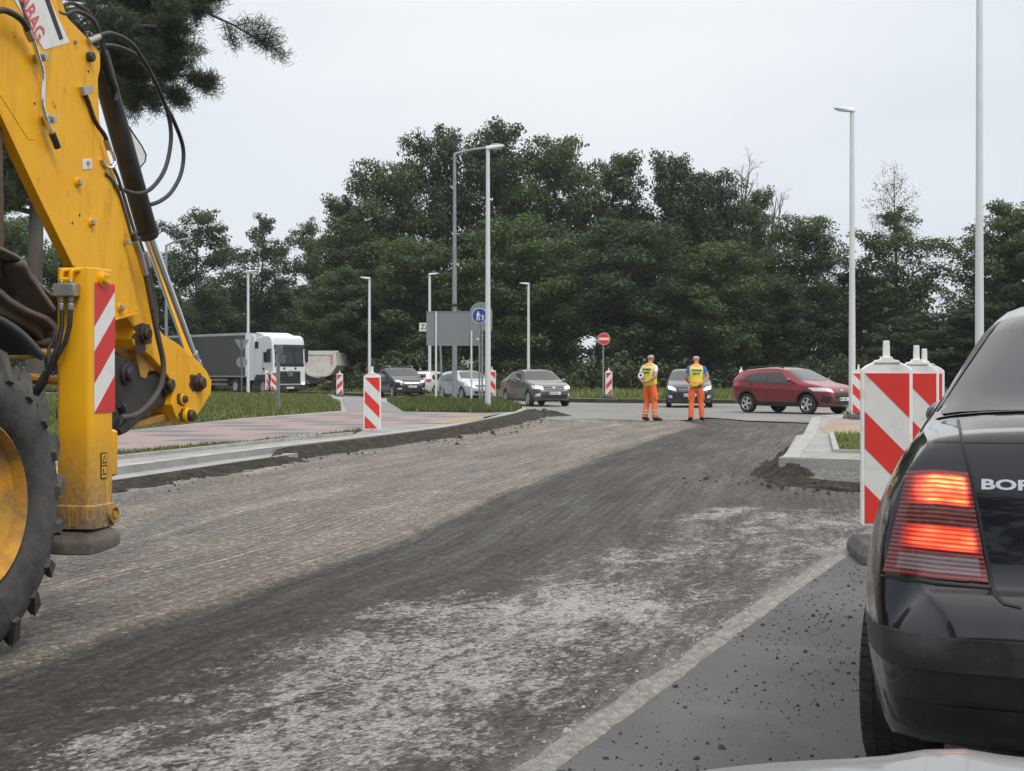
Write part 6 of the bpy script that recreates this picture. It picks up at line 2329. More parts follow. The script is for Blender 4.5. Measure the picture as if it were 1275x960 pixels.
M_GLASSB = mat('rear_glass', (0.012, 0.017, 0.022), 0.04, var=0.05, spec=0.45)
AZB = 23.5
aB = Vector((math.sin(R(AZB)), math.cos(R(AZB)), 0))
CB = Vector((1.504, 3.255, 0)) + aB * 2.188
P_BORA = dict(L=4.376, W=1.735, wr=0.305, xf=1.31, xr=-1.245, sm=0.018, smp=0.05, archgap=0.05, top_in=0.145, top_pow=3.2, tumble=0.43, crown=0.09, nside=22, crease=2,
              top=[(-2.188, .56), (-2.182, .60), (-2.165, .64), (-2.13, .672), (-2.095, .685), (-2.083, .70), (-2.068, .80), (-2.045, .93), (-2.015, 1.03), (-1.985, 1.062), (-1.94, 1.072), (-1.62, 1.098), (-1.53, 1.115), (-1.0, 1.392), (-.75, 1.452), (-.2, 1.472), (.2, 1.455), (.42, 1.41), (1.12, 1.0), (1.25, .965), (1.85, .86), (2.08, .73), (2.188, .55)],
              bot=[(-2.188, .46), (-2.17, .38), (-2.13, .31), (-2.0, .265), (-1, .2), (1, .2), (2.0, .2), (2.188, .28)], belt=[(-2.2, .965), (-1.3, .975), (.9, .92), (1.6, .85), (2.2, .72)],
              plan=[(-2.188, .64), (-2.17, .715), (-2.13, .775), (-2.05, .835), (-1.95, .875), (-1.8, .92), (-1.6, .96), (-1.3, .992), (-.9, 1), (1, 1), (1.65, .965), (1.95, .885), (2.1, .78), (2.188, .62)],
              extra=list(np.linspace(-2.186, -1.9, 34)) + list(np.linspace(-1.9, -.6, 30)), cowl=(1.12, .99), header=(.40, 1.40), mout=-0.03, mr=0.09, mirror=(.66, 1.03), two=True,
              side=[('side_window', [(-.20, .98), (.66, .955)], [(-.20, 1.345), (.20, 1.33)]), ('side_window', [(-1.05, .985), (-.28, .98)], [(-.80, 1.29), (-.28, 1.345)])],
              handles=[(-.02, .86), (-.98, .87)], front2=[('headlamp', [(2.15, .44, .62), (1.85, .80, .66)], [(2.1, .46, .78), (1.8, .80, .80)], (1, .45, .1), M_LENS)],
              front1=[('grille', [(2.15, -.36, .63), (2.15, .36, .63)], [(2.1, -.38, .75), (2.1, .38, .75)], (1, 0, 0), M_TRIM)])
bo, bsf, bB = make_car('car', 'black saloon close ahead on the right with its brake lights on', CB.x, CB.y, AZB, P_BORA, M_BPAINT, None, 0.0)
rzB = bo.rotation_euler[2]
MW = Matrix.Translation(bo.location) @ Matrix.Rotation(rzB, 4, 'Z')
MWi = MW.inverted()
EYE = MWi @ Vector((0, 0, CH))


def bhit(u, v):
    p = MWi @ P(u, v, 4.0)
    d = (p - EYE).normalized()
    loc, nrm, i, dist = bsf.bvh.ray_cast(EYE, d)
    if loc is None:
        loc, nrm, i, dist = bsf.bvh.find_nearest(p)
    return loc, nrm


def bpatch(name, bottom, top, m, parent, nu=14, nv=12, off=0.005, depth=0.02, uv=True, both=True):
    def along(pl, a):
        k = a * (len(pl) - 1)
        i = min(int(k), len(pl) - 2)
        return Vector((*pl[i], 0)).lerp(Vector((*pl[i + 1], 0)), k - i)
    g = []
    for j in range(nv + 1):
        row = []
        for i in range(nu + 1):
            q = along(bottom, i / nu).lerp(along(top, i / nu), j / nv)
            row.append(bhit(q.x, q.y))
        g.append(row)
    for sg in ((1, -1) if both else (1,)):
        b = MB()
        F_ = lambda p: Vector((p.x, p.y * sg, p.z))
        iv = [[b.vert(F_(loc + nrm * off)) for loc, nrm in row] for row in g]
        for j, row in enumerate(iv):
            for i, q in enumerate(row):
                b.uv[q] = (i / nu, j / nv)
        for j in range(nv):
            for i in range(nu):
                b.face((iv[j][i], iv[j][i + 1], iv[j + 1][i + 1], iv[j + 1][i]))
        rim = [(0, i) for i in range(nu)] + [(j, nu) for j in range(nv)] + [(nv, i) for i in range(nu, 0, -1)] + [(j, 0) for j in range(nv, 0, -1)]
        low = [b.vert(F_(g[j][i][0] - g[j][i][1] * depth)) for j, i in rim]
        for k, (j, i) in enumerate(rim):
            b.uv[low[k]] = (i / nu, j / nv)
        for k in range(len(rim)):
            q = (k + 1) % len(rim)
            b.face((iv[rim[k][0]][rim[k][1]], low[k], low[q], iv[rim[q][0]][rim[q][1]]))
        b.build(name, m, parent, smooth=50, world=False)


def bline(name, px, r, m, parent, both=True, step=8):
    pts = []
    for a, b in zip(px[:-1], px[1:]):
        n = max(2, int(math.hypot(b[0] - a[0], b[1] - a[1]) / step))
        for k in range(n):
            pts.append(bhit(a[0] + (b[0] - a[0]) * k / n, a[1] + (b[1] - a[1]) * k / n))
    pts.append(bhit(*px[-1]))
    for sg in ((1, -1) if both else (1,)):
        mb = MB()
        mb.tube([Vector((l.x, l.y * sg, l.z)) + Vector((n_.x, n_.y * sg, n_.z)) * (r * 0.1) for l, n_ in pts], r, 6)
        mb.build(name, m, parent, world=False)


bpatch('tail_light', [(1101, 712), (1166, 721), (1231, 727)], [(1131, 587), (1165, 585), (1206, 589)], M_TL, bo, 18, 22, 0.006)
bline('lid_seam', [(1193, 524), (1198, 550), (1208, 588), (1222, 660), (1235, 728), (1240, 742), (1250, 752), (1272, 757)], 0.0048, M_TRIM, bo)
bline('bumper_seam', [(1097, 717), (1166, 727), (1234, 733)], 0.004, M_TRIM, bo)
rear_pts = lambda z, w, n=13: [(-2.2, y, z) for y in np.linspace(-w, w, n)]
bsf.patch('rear_window', [(-1.55, -.635, 1.120), (-1.6, -.3, 1.116), (-1.6, .3, 1.116), (-1.55, .635, 1.120)], [(-.95, -.50, 1.40), (-.95, 0, 1.42), (-.95, .50, 1.40)], (-1, 0, .9), M_GLASSB, nu=24, nv=10, off=0.004)
bsf.patch('window_seal', [(-1.6, -.66, 1.108), (-1.6, .66, 1.108)], [(-1.6, -.645, 1.122), (-1.6, .645, 1.122)], (-1, 0, .9), M_TRIM, nu=24, nv=1, off=0.005)
for s in (-1, 1):
    bsf.patch('window_seal', [(-1.5, .625, 1.125), (-1.5, .655, 1.12)], [(-.95, .49, 1.38), (-.95, .52, 1.378)], (-1, 0.2, .8), M_TRIM, nu=1, nv=14, off=0.005, sgn=s)
bsf.patch('bumper_strip', rear_pts(.492, .79, 31), rear_pts(.572, .79, 31), (-1, 0, 0), M_BUMP, nu=40, nv=4, off=0.012)
bsf.patch('bumper_valance', rear_pts(.335, .72, 31), rear_pts(.405, .75, 31), (-1, 0, 0), M_BUMP, nu=40, nv=4, off=0.004)
bsf.patch('lid_edge', [(-2, -.60, 1.030), (-2, .60, 1.030)], [(-2, -.60, 1.036), (-2, .60, 1.036)], (-1, 0, 0.2), M_TRIM, nu=30, nv=1, off=0.002)
number_plate(bo, bsf, -2.2, .83, 'WO 5H218', -1, 0.52, 0.114)
mb = MB()
loc, _ = bsf.hit((-2.1, 0, .965), (-1, 0, .1))
mb.lathe([(0.05, 0), (0.05, 0.008), (0.042, 0.010), (0.042, 0.004)], loc, (-1, 0, .15), 32)
mb.lathe([(0.042, 0.003), (0, 0.003)], loc, (-1, 0, .15), 32)
mb.build('emblem_ring', M_SILVERT, bo, world=False)
l0, n0 = bhit(1221, 609)
l1, n1 = bhit(1221, 596)
mb = MB()
upv = (l1 - l0).normalized()
text_mb(mb, 'BORA', l0 + n0 * 0.003, (0, -1, 0), upv, 0.0345, 0.0025, 0, bold=0.0012, xs=1.78)
mb.build('model_badge', M_SILVERT, bo, world=False)
for s in (-1, 1):
    mb = MB()
    mb.lathe([(0.0, 0), (0.052, 0), (0.06, 0.01), (0.052, 0.012)], (0.66 - 0.073, s * (1.735 / 2 - 0.028), 1.03), (-1, s * -0.12, 0), 20)
    o = mb.build('mirror_glass', M_MIRG, bo, world=False)
mb = MB()
mb.tube([(-2.0, -.45, .27), (-2.17, -.45, .265)], 0.028, 14)
mb.build('exhaust', M_ZINC, bo, world=False)

# tread blocks on the rear tyres
for tw in [c for c in bo.children if c.name.startswith('wheel')]:
    ctr = sum((Vector(v.co) for v in tw.data.vertices), Vector()) / len(tw.data.vertices)
    if ctr.x > 0:
        continue
    sg = 1 if ctr.y > 0 else -1
    yo = sg * (1.735 / 2 - 0.03)
    mb = MB()
    for k in range(58):
        a = 2 * PI * k / 58
        for (w0, w1, sk) in ((-0.012, -0.050, 0.0), (-0.060, -0.095, 0.4), (-0.105, -0.140, 0.0), (-0.150, -0.190, 0.4)):
            aa = a + sk * 2 * PI / 58
            h0 = 0.028
            q = []
            for rr in (0.295, 0.3085):
                rim_ = rr - (0.012 if w0 > -0.02 else 0)
                for da, wy in ((-h0, w0), (h0, w0), (h0 + .012, w1), (-h0 + .012, w1)):
                    r2 = (rim_ if wy == w0 else rr)
                    q.append(mb.vert((P_BORA['xr'] + r2 * math.cos(aa + da), yo + sg * wy, 0.301 + r2 * math.sin(aa + da))))
            for f in ((0, 3, 2, 1), (4, 5, 6, 7), (0, 1, 5, 4), (1, 2, 6, 5), (2, 3, 7, 6), (3, 0, 4, 7)):
                mb.face([q[z] for z in f])
    mb.build('tread', M_CTYRE, tw, smooth=0, world=False)

# ------------------------------------------------------------------ bonnet of the car the picture is taken from
M_HOOD = paint('grey_silver_paint', (0.22, 0.225, 0.225), 0.3, 0.45)
AH = R(21)
fh, rh = Vector((math.sin(AH), math.cos(AH), 0)), Vector((math.cos(AH), -math.sin(AH), 0))
oh = thing('car', 'grey bonnet of the waiting car at the bottom right edge of the picture', 'car', (0.85, 1.3, 0), math.atan2(fh.y, fh.x))


def hood(a, b):
    l = -0.86 + 1.72 * a
    s = 0.72 + 1.03 * b
    e = abs(l) / 0.86
    z = 0.886 - 0.055 * l * l - 0.030 * s - 0.05 * e ** 6
    fr = max(0, (s - 1.42) / 0.33)
    z -= 0.13 * fr ** 2.2
    z += 0.010 * math.exp(-((abs(l) - 0.48) / 0.05) ** 2)
    sl = s - 0.16 * e ** 2.5 * max(0, fr)
    p = fh * sl + rh * (l + 0.37)
    return Vector((p.x, p.y, z))


mb = MB()
mb.grid(hood, 48, 40)
hd = mb.build('bonnet', M_HOOD, None, smooth=60)
hd.parent = oh
hd.matrix_parent_inverse = (Matrix.Translation(oh.location) @ Matrix.Rotation(oh.rotation_euler[2], 4, 'Z')).inverted()
so = hd.modifiers.new('thick', 'SOLIDIFY')
so.thickness = 0.012
mb = MB()


def bumper(a, b):
    l = -0.86 + 1.72 * a
    e = abs(l) / 0.86
    p0 = hood(a, 1.0)
    z = p0.z - 0.01 - b * (p0.z - 0.2)
    k = math.sin(PI * min(1, b * 1.15)) * 0.06
    p = fh * k
    return Vector((p0.x + p.x, p0.y + p.y, z))


mb.grid(bumper, 30, 14)
bd = mb.build('bumper', M_HOOD, None, smooth=60)
bd.parent = oh
bd.matrix_parent_inverse = hd.matrix_parent_inverse
for s in (0.0, 1.0):
    mb = MB()
    mb.grid(lambda a, b: Vector((hood(s, a).x, hood(s, a).y, hood(s, a).z - 0.005 - b * (hood(s, a).z - 0.32))), 16, 4)
    w = mb.build('wing', M_HOOD, None, smooth=60)
    w.parent = oh
    w.matrix_parent_inverse = hd.matrix_parent_inverse
    s2 = w.modifiers.new('thick', 'SOLIDIFY')
    s2.thickness = 0.01
# ------------------------------------------------------------------ street furniture
M_POLEA = mat('aluminium_pole', (0.66, 0.67, 0.68), 0.45, 0.25, var=0.08, scale=2)
M_GALV = mat('galvanised_steel', (0.28, 0.29, 0.30), 0.5, 0.55, var=0.2, scale=5)
M_SIGNBACK = mat('sign_back_grey', (0.21, 0.225, 0.235), 0.55, 0.2, var=0.05)
M_PLAST = mat('white_plastic', (0.80, 0.79, 0.76), 0.45, var=0.05, dirt=(0.45, 0.42, 0.37), dirt_amt=0.4, dscale=7)
M_REFW = mat('reflective_white', (0.66, 0.66, 0.63), 0.45, var=0.04, scale=6, dirt=(0.45, 0.43, 0.39), dirt_amt=0.35, dscale=10)
M_REFR = mat('reflective_red', (0.64, 0.035, 0.026), 0.45, var=0.06, scale=6)
M_FOOT = mat('recycled_rubber', (0.075, 0.075, 0.075), 0.9, var=0.3, scale=8, bump=0.4, bscale=60, dirt=(0.16, 0.15, 0.135), dirt_amt=0.8, dscale=6)
M_BLUES = mat('sign_blue', (0.012, 0.06, 0.28), 0.4, var=0.04)
M_LED = mat('lamp_glass', (0.75, 0.76, 0.76), 0.25, var=0.05)


def beacon_board(name, label, X, Y, z, az, group, flip=False, foot=True, zb=0.21, front=None):
    "striped traffic panel; faces -Y turned by az"
    t = thing(name, label, 'traffic panel', (X, Y, z), R(az), group)
    w, h, d = 0.33, 1.08, 0.055
    mb = MB()
    out = [(-w / 2, zb + .01), (-w / 2 + .012, zb), (w / 2 - .012, zb), (w / 2, zb + .01), (w / 2, zb + h - 0.055), (w / 2 - .03, zb + h - 0.03), (w / 2 - .12, zb + h + 0.012), (-w / 2 + .12, zb + h + .012), (-w / 2 + .03, zb + h - 0.03), (-w / 2, zb + h - 0.055)]
    mb.prism([(x, -d / 2, zz_) for x, zz_ in out], (0, d, 0))
    b = mb.build('panel', M_PLAST, t, smooth=0, bevel=0.008, world=False)
    mb = MB()
    mb.prism([(x, -0.036, zb + h + zz_) for x, zz_ in ((-.085, -.012), (.085, -.012), (.075, .006), (.04, .012), (.034, .03), (-.034, .03), (-.04, .012), (-.075, .006))], (0, .072, 0))
    mb.prism([(-.022, -.02, zb + h + .028), (.022, -.02, zb + h + .028), (.019, -.02, zb + h + .135), (-.019, -.02, zb + h + .135)], (0, .04, 0))
    mb.build('grip', M_PLAST, t, smooth=0, bevel=0.004, world=False)
    sw, sh = w - 0.045, h - 0.10
    rect = [(0, 0), (sw, 0), (sw, sh), (0, sh)]
    k = 1.12
    bands = []
    k = 1.02 * sh / 0.98
    for lo, hi in ((sh, 9), (0.50 * sh, 0.745 * sh), (-9, 0.255 * sh)):
        bands.append(clip(clip(rect, k, 1, -lo), -k, -1, hi))
    if flip:
        bands = [[(sw - x, y) for x, y in pl][::-1] for pl in bands]
    for fc in (-1, 1):
        mb = MB()
        for poly, m, g in [(rect, 0, d / 2 + 0.001)] + [(pl, 1, d / 2 + 0.0035) for pl in bands]:
            if len(poly) > 2:
                mb.prism([((x - sw / 2) * -fc if fc > 0 else x - sw / 2, fc * g, zb + 0.022 + y) for x, y in poly], (0, fc * 0.0015, 0), m)
        mb.build('reflective_sheet', [M_REFW, M_REFR], b, smooth=0, world=False)
    mb = MB()
    mb.box((0, 0, zb / 2 + .02), (0.06, 0.05, zb))
    mb.build('socket', M_FOOT, t, smooth=0, world=False)
    if foot:
        mb = MB()
        base = [(-.21, -.38), (.21, -.38), (.21, .38), (-.21, .38)]
        i0 = [mb.vert((x, y, 0)) for x, y in base]
        i1 = [mb.vert((x, y, 0.055)) for x, y in base]
        i2 = [mb.vert((x * .82, y * .88, 0.125)) for x, y in base]
        mb.face(i0[::-1])
        for a, b2 in ((i0, i1), (i1, i2)):
            for q in range(4):
                mb.face((a[q], a[(q + 1) % 4], b2[(q + 1) % 4], b2[q]))
        mb.face(i2)
        for sx in (-.10, .10):
            mb.box((sx, -0.345, 0.062), (0.05, 0.05, 0.06))
        mb.box((0, 0, 0.14), (0.14, 0.14, 0.05))
        mb.build('foot', M_FOOT, t, smooth=0, bevel=0.012, world=False)
    return t


GBd = 'striped boards marking the roadworks'
def onlane(Y, dx):
    return float(lineX(LANE, Y)) + dx
beacon_board('traffic_panel', 'nearest and largest striped board, beside the black saloon on its rubber foot', (1103.5 - CX) / F * 9.47, 9.47, 0.0, -6, GBd)
beacon_board('traffic_panel', 'second striped board, half hidden behind the nearest one by the black saloon', (1141 - CX) / F * 11.0, 11.0, 0.0, -4, GBd)
beacon_board('traffic_panel', 'third striped board, only an edge showing behind the second one', (1151 - CX) / F * 12.4, 12.4, 0.0, -4, GBd)
beacon_board('traffic_panel', 'striped board right behind the slim lamp post at the right island', (1069 - CX) / F * 35.2, 35.2, ZP, -8, GBd, zb=0.12)
beacon_board('traffic_panel', 'striped board standing alone on the left pavement in front of the black off-roader', (463.5 - CX) / F * 27.8, 27.8, ZP, 3, GBd, foot=False, zb=0.03)
beacon_board('traffic_panel', 'small distant striped board at the end of the lawn beside the tipper', (423 - CX) / F * 73, 73, ZP, 5, GBd, flip=True, zb=0.1)
beacon_board('traffic_panel', 'distant striped board in front of the lorry radiator', (341 - CX) / F * 84, 84, ZP, 0, GBd)
beacon_board('traffic_panel', 'distant board seen nearly edge-on in front of the lorry wheel', (332.5 - CX) / F * 84.5, 84.5, ZP, 72, GBd)
beacon_board('traffic_panel', 'striped board tucked behind the tall lamp post by the grey saloon', (612.5 - CX) / F * 60, 60, ZP, 8, GBd)
beacon_board('traffic_panel', 'distant striped board beside the no entry sign post', (758 - CX) / F * 66, 66, 0.15, 20, GBd, flip=True, zb=0.16)
beacon_board('traffic_panel', 'distant striped board peeping out behind the red hatchback tail', (923 - CX) / F * 65, 65, 0.15, 55, GBd, zb=0.2)


def lamp_post(name, label, u, Y, top_v, z0, rb, rt, head, group, d=1, m=M_POLEA, arm=0.0, armlift=0.0):
    X = (u - CX) / F * Y
    zt = CH - (top_v - HZ) / F * Y
    t = thing(name, label, 'street lamp', (X, Y, z0), 0, group)
    mb = MB()
    H = zt - z0
    mb.lathe([(rb, 0), (rb * 0.97, H * 0.25), (rb + (rt - rb) * .6, H * 0.6), (rt, H)], (0, 0, 0), (0, 0, 1), 16, close=True)
    if arm:
        mb.tube([(0, 0, H - 0.03), (d * arm * .5, 0, H + armlift * .6), (d * arm, 0, H + armlift)], rt * 0.85, 10)
    mb.build('pole', m, t, world=False)
    mb = MB()
    mb.box((0, 0, 0.02), (rb * 4.2, rb * 4.2, 0.03))
    for a in (-1, 1):
        for b in (-1, 1):
            mb.disc((a * rb * 1.6, b * rb * 1.6, 0.03), (0, 0, 1), 0.018, 0.04, 6)
    mb.build('base_flange', M_GALV, t, smooth=0, world=False)
    mb = MB()
    L_, w_, h_ = head
    x0 = d * (arm - 0.06)
    zc = H + armlift
    sec = [(0, .55, 1.0), (.12, .8, 1.1), (.5, 1.0, 1.0), (.85, .95, .6), (1.0, .75, .35)]
    pr = None
    for f, ww, hh in sec:
        x = x0 + d * L_ * f
        lift = 0.10 * L_ * f
        r = [mb.vert((x, sx * w_ / 2 * ww, zc + lift + sz * h_ / 2 * hh)) for sx, sz in ((-1, -1), (1, -1), (1, .3), (.6, 1), (-.6, 1), (-1, .3))]
        if pr:
            for q in range(6):
                mb.face((pr[q], pr[(q + 1) % 6], r[(q + 1) % 6], r[q]))
        else:
            mb.face(r[::-1])
        pr = r
    mb.face(pr)
    hd_ = mb.build('lamp_head', m, t, smooth=40, world=False)
    mb = MB()
    mb.box((x0 + d * L_ * .6, 0, zc + 0.06 * L_ - h_ * 0.52), (L_ * .5, w_ * .7, 0.02), 0, Matrix.Rotation(-d * 0.10, 3, 'Y'))
    mb.build('lamp_glass', M_LED, hd_, smooth=0, world=False)
    return t


GL = 'slim lamp posts round the roundabout'
lamp_post('street_lamp', 'tall slim lamp post in front of the round blue sign', 607.5, 43.2, 184, ZP, 0.085, 0.055, (0.55, 0.22, 0.09), GL)
lamp_post('street_lamp', 'slim lamp post by the red hatchback, its head pointing left', 1061, 36.2, 137, ZP, 0.085, 0.055, (0.50, 0.22, 0.09), GL, -1)
lamp_post('street_lamp', 'high lamp post behind the black saloon roof, running out of the top of the view', 1219.5, 25, -64, 0.06, 0.075, 0.05, (0.5, 0.22, 0.09), GL, -1)
for u, Y, tv, lab in ((309, 90, 338, 'distant lamp post in front of the white lorry cab'), (460, 90, 346.5, 'distant lamp post rising above the lone striped board on the pavement'),
                      (535, 90, 341.5, 'distant lamp post at the left side of the grey sign back'), (658, 91, 353.5, 'distant lamp post rising behind the grey saloon')):
    lamp_post('street_lamp', lab, u, Y, tv, 0.0, 0.10, 0.075, (0.62, 0.34, 0.10), GL, -1 if u in (460, 658) else 1)
lamp_post('street_lamp', 'lamp post with a raked arm seen behind the backhoe ram', 207, 74, 305, 0.0, 0.085, 0.06, (0.5, 0.25, 0.1), GL, 1, M_GALV, 0.85, 0.28)
t = lamp_post('street_lamp', 'old galvanised lamp post with long arm and wide lantern behind the grey sign back', 566, 68, 191, ZP, 0.125, 0.07, (0.62, 0.34, 0.26), None, 1, M_GALV, 1.75, 0.30)
mb = MB()
mb.lathe([(0.135, 4.30), (0.135, 4.42)], (0, 0, 0), (0, 0, 1), 14, close=True)
mb.build('clamp_band', M_TRIM, t, world=False)


def pole(t, X, Y, z0, z1, r=0.03, m=M_GALV, name='pole'):
    mb = MB()
    mb.tube([(X, Y, z0), (X, Y, z1)], r, 10)
    return mb.build(name, m, t)


def disc_sign(u, v, rpx, Y, mats):
    c = P(u, v, Y)
    r = rpx / F * Y
    return c, r


# large grey sign back on two posts
Yb = 62
X0, X1 = (531 - CX) / F * Yb, (597.5 - CX) / F * Yb
zt_, zb2 = CH - (388 - HZ) / F * Yb, CH - (430 - HZ) / F * Yb
t = thing('direction_sign', 'big grey back of a rectangular direction sign on two posts', 'sign', ((X0 + X1) / 2, Yb, ZP), 0)
mb = MB()
mb.box(((X0 + X1) / 2, Yb, (zt_ + zb2) / 2), (X1 - X0, 0.025, zt_ - zb2))
pn = mb.build('panel', M_SIGNBACK, t, smooth=0, bevel=0.006)
for zz_ in (zt_, zb2):
    mb = MB()
    mb.box(((X0 + X1) / 2, Yb - 0.005, zz_), (X1 - X0 + 0.02, 0.05, 0.03))
    mb.build('edge_profile', M_GALV, pn, smooth=0)
mb = MB()
mb.box(((595 - CX) / F * Yb, Yb - 0.018, CH - (422 - HZ) / F * Yb), (0.09, 0.008, 0.09))
mb.build('inspection_sticker', M_STKWHITE, pn, smooth=0)
for u in (543, 587):
    pole(t, (u - CX) / F * Yb, Yb - 0.06, ZP, zt_, 0.042, M_POLEA)
# name sign half hidden behind it
Yz = 66
t = thing('name_sign', 'small white lettered sign peeping out left of the big grey sign back', 'sign', ((549 - CX) / F * Yz, Yz, ZP))
mb = MB()
xa, xb = (522 - CX) / F * Yz, (562 - CX) / F * Yz
za, zc_ = CH - (412.5 - HZ) / F * Yz, CH - (402 - HZ) / F * Yz
mb.box(((xa + xb) / 2, Yz, (za + zc_) / 2), (xb - xa, 0.02, zc_ - za))
pn = mb.build('panel', M_REFW, t, smooth=0)
mb = MB()
text_mb(mb, 'Za', (xa + 0.06, Yz - 0.013, za + 0.09), (1, 0, 0), (0, 0, 1), 0.33, 0.002, 0, bold=0.004)
mb.build('lettering', M_INK, pn, smooth=0)
mb = MB()
mb.tube([((551 - CX) / F * Yz, Yz, ZP), ((547 - CX) / F * Yz, Yz + 0.02, zc_)], 0.045, 8)
mb.build('pole', M_GALV, t)
# pedestrians' way sign
Yp = 52
c, r = P(597, 393, Yp), 9.6 / F * 52
t = thing('footpath_sign', 'round blue footpath sign showing a walking adult and child', 'sign', (c.x, Yp, ZP))
mb = MB()
mb.lathe([(r, 0), (r, 0.015), (r * .93, 0.018)], c, (0, -1, 0), 40, 0, close=False)
mb.lathe([(r, 0), (0, 0)], c, (0, -1, 0), 40, 2)
mb.lathe([(r * .93, 0.018), (r * .92, 0.018)], c, (0, -1, 0), 40, 0)
mb.lathe([(r * .925, 0.0185), (0, 0.0185)], c, (0, -1, 0), 40, 1)
fs = mb.build('sign_disc', [M_REFW, M_BLUES, M_SIGNBACK], t, smooth=20)
mb = MB()
def pic(pts, s, ox, oz):
    mb.prism([(c.x + (ox + x * s) * r, c.y - 0.021, c.z + (oz + z * s) * r) for x, z in pts], (0, -0.003, 0))
for s, ox, oz in ((1.0, -.17, -.02), (.62, .42, -.20)):
    pic([(.10 * math.cos(a), .48 + .10 * math.sin(a)) for a in np.linspace(0, 2 * PI, 13)[:-1]], s, ox, oz)
    pic([(-.17, .36), (.15, .36), (.20, .05), (.10, -.02), (-.14, -.02), (-.22, .05)], s, ox, oz)
    pic([(-.14, -.03), (0, -.03), (-.10, -.62), (-.24, -.62)], s, ox, oz)
    pic([(0, -.03), (.12, -.03), (.26, -.60), (.12, -.62)], s, ox, oz)
    pic([(.13, .33), (.20, .27), (.40, .02), (.33, -.03)], s, ox, oz)
mb.build('pictogram', M_REFW, fs, smooth=0)
pole(t, c.x, Yp + 0.05, ZP, c.z + r * 1.05, 0.033)
# round-topped grey sign back behind it
Yd = 60
c = P(599, 393, Yd)
t = thing('road_sign', 'grey back of a large round-topped sign behind the blue footpath sign', 'sign', (c.x, Yd, ZP))
r = 14.2 / F * Yd
mb = MB()
pts = [(c.x + r * math.cos(a), Yd, c.z + 0.10 + r * math.sin(a)) for a in np.linspace(0, PI, 22)] + [(c.x - r * .97, Yd, c.z - .62), (c.x + r * .97, Yd, c.z - .62)]
mb.prism(pts, (0, 0.02, 0))
mb.build('panel', mat('sign_back_brown', (0.235, 0.225, 0.225), 0.55, 0.2, var=0.05), t, smooth=0)
pole(t, c.x + 0.05, Yd - 0.06, ZP, c.z + r + .06, 0.04)
pole(t, c.x + 0.22, Yd + 0.06, ZP, c.z - .3, 0.03)
# no entry
Yn = 67
c = P(752, 422, Yn)
r = 7.6 / F * Yn
t = thing('no_entry_sign', 'round red no entry sign on a grey post below the trees', 'sign', (c.x, Yn, 0.13))
mb = MB()
mb.lathe([(r, 0), (r, 0.015), (r * .95, 0.017)], c, (0, -1, 0), 36, 0)
mb.lathe([(r, 0), (0, 0)], c, (0, -1, 0), 36, 2)
mb.lathe([(r * .95, 0.017), (0, 0.017)], c, (0, -1, 0), 36, 1)
ns = mb.build('sign_disc', [M_REFW, M_REFR, M_SIGNBACK], t, smooth=20)
mb = MB()
mb.box((c.x, c.y - 0.021, c.z), (r * 1.62, 0.004, r * .38))
mb.build('white_bar', M_REFW, ns, smooth=0)
pole(t, c.x - 0.03, Yn + 0.05, 0.13, c.z + r * .8, 0.035)
# yield + round sign seen from the back
Yk = 88
c = P(301, 430, Yk)
t = thing('yield_sign', 'grey backs of a triangular and a round sign on one post before the trailer', 'sign', (c.x, Yk, ZP))
mb = MB()
s = 9.0 / F * Yk
mb.prism([(c.x - s, Yk, c.z + s * .8), (c.x + s, Yk, c.z + s * .8), (c.x + s * .1, Yk, c.z - s * .85), (c.x - s * .1, Yk, c.z - s * .85)], (0, 0.02, 0))
mb.build('triangle_panel', M_SIGNBACK, t, smooth=0)
mb = MB()
mb.disc(P(301, 451, Yk), (0, 1, 0), 6.8 / F * Yk, 0.02, 28)
mb.build('round_panel', M_SIGNBACK, t, smooth=20)
pole(t, c.x, Yk - 0.05, ZP, c.z + s, 0.05, mat('dark_post', (0.12, 0.125, 0.13), 0.6, 0.3))
# street-name plates
Yq = 45
c = P(346, 440, Yq)
t = thing('street_name_sign', 'post with two tilted street name plates before the lorry cab', 'sign', (c.x, Yq, ZP))
for (v0, du, rot) in ((434.5, 0, 52), (446.5, 1.5, 40)):
    q = P(347.5 + du, v0, Yq)
    mb = MB()
    rm = Matrix.Rotation(R(-rot), 3, 'Z') @ Matrix.Rotation(R(9), 3, 'Y')
    mb.box(q, (0.44, 0.02, 0.235), 0, rm)
    pn = mb.build('name_plate', M_SIGNBACK, t, smooth=0)
    mb = MB()
    mb.box(q - rm @ Vector((0, 0.014, 0)), (0.40, 0.004, 0.195), 0, rm)
    mb.build('plate_face', mat('plate_face', (0.13, 0.15, 0.19), 0.4, 0.2), pn, smooth=0)
for du in (-1.2, 1.2):
    pole(t, c.x + du / F * Yq, Yq + 0.05, ZP, CH + (HZ - 452 + 12) / F * Yq, 0.03)
# slender marker posts beyond the off-roader
for u, v0, Y, h_, m, lab in ((523.5, 464, 100, 0.72, M_PLAST, 'white marker post standing behind the small white car'), (495.5, 459, 98, 0.7, mat('pale_wood', (0.30, 0.26, 0.20), 0.9), 'pale wooden stake standing behind the black off-roader roof')):
    c = P(u, v0, Y)
    t = thing('marker_post', lab, 'post', (c.x, Y, 0.13))
    mb = MB()
    mb.tube([(c.x, Y, 0.13), (c.x, Y, c.z), (c.x - 0.02, Y, c.z + h_)], [0.07, 0.065, 0.05], 8)
    mb.build('post', m, t)
    mb = MB()
    mb.tube([(c.x - 0.02, Y, c.z + h_), (c.x - 0.02, Y, c.z + h_ + 0.06)], [0.055, 0.02], 8)
    mb.build('cap', m, t)

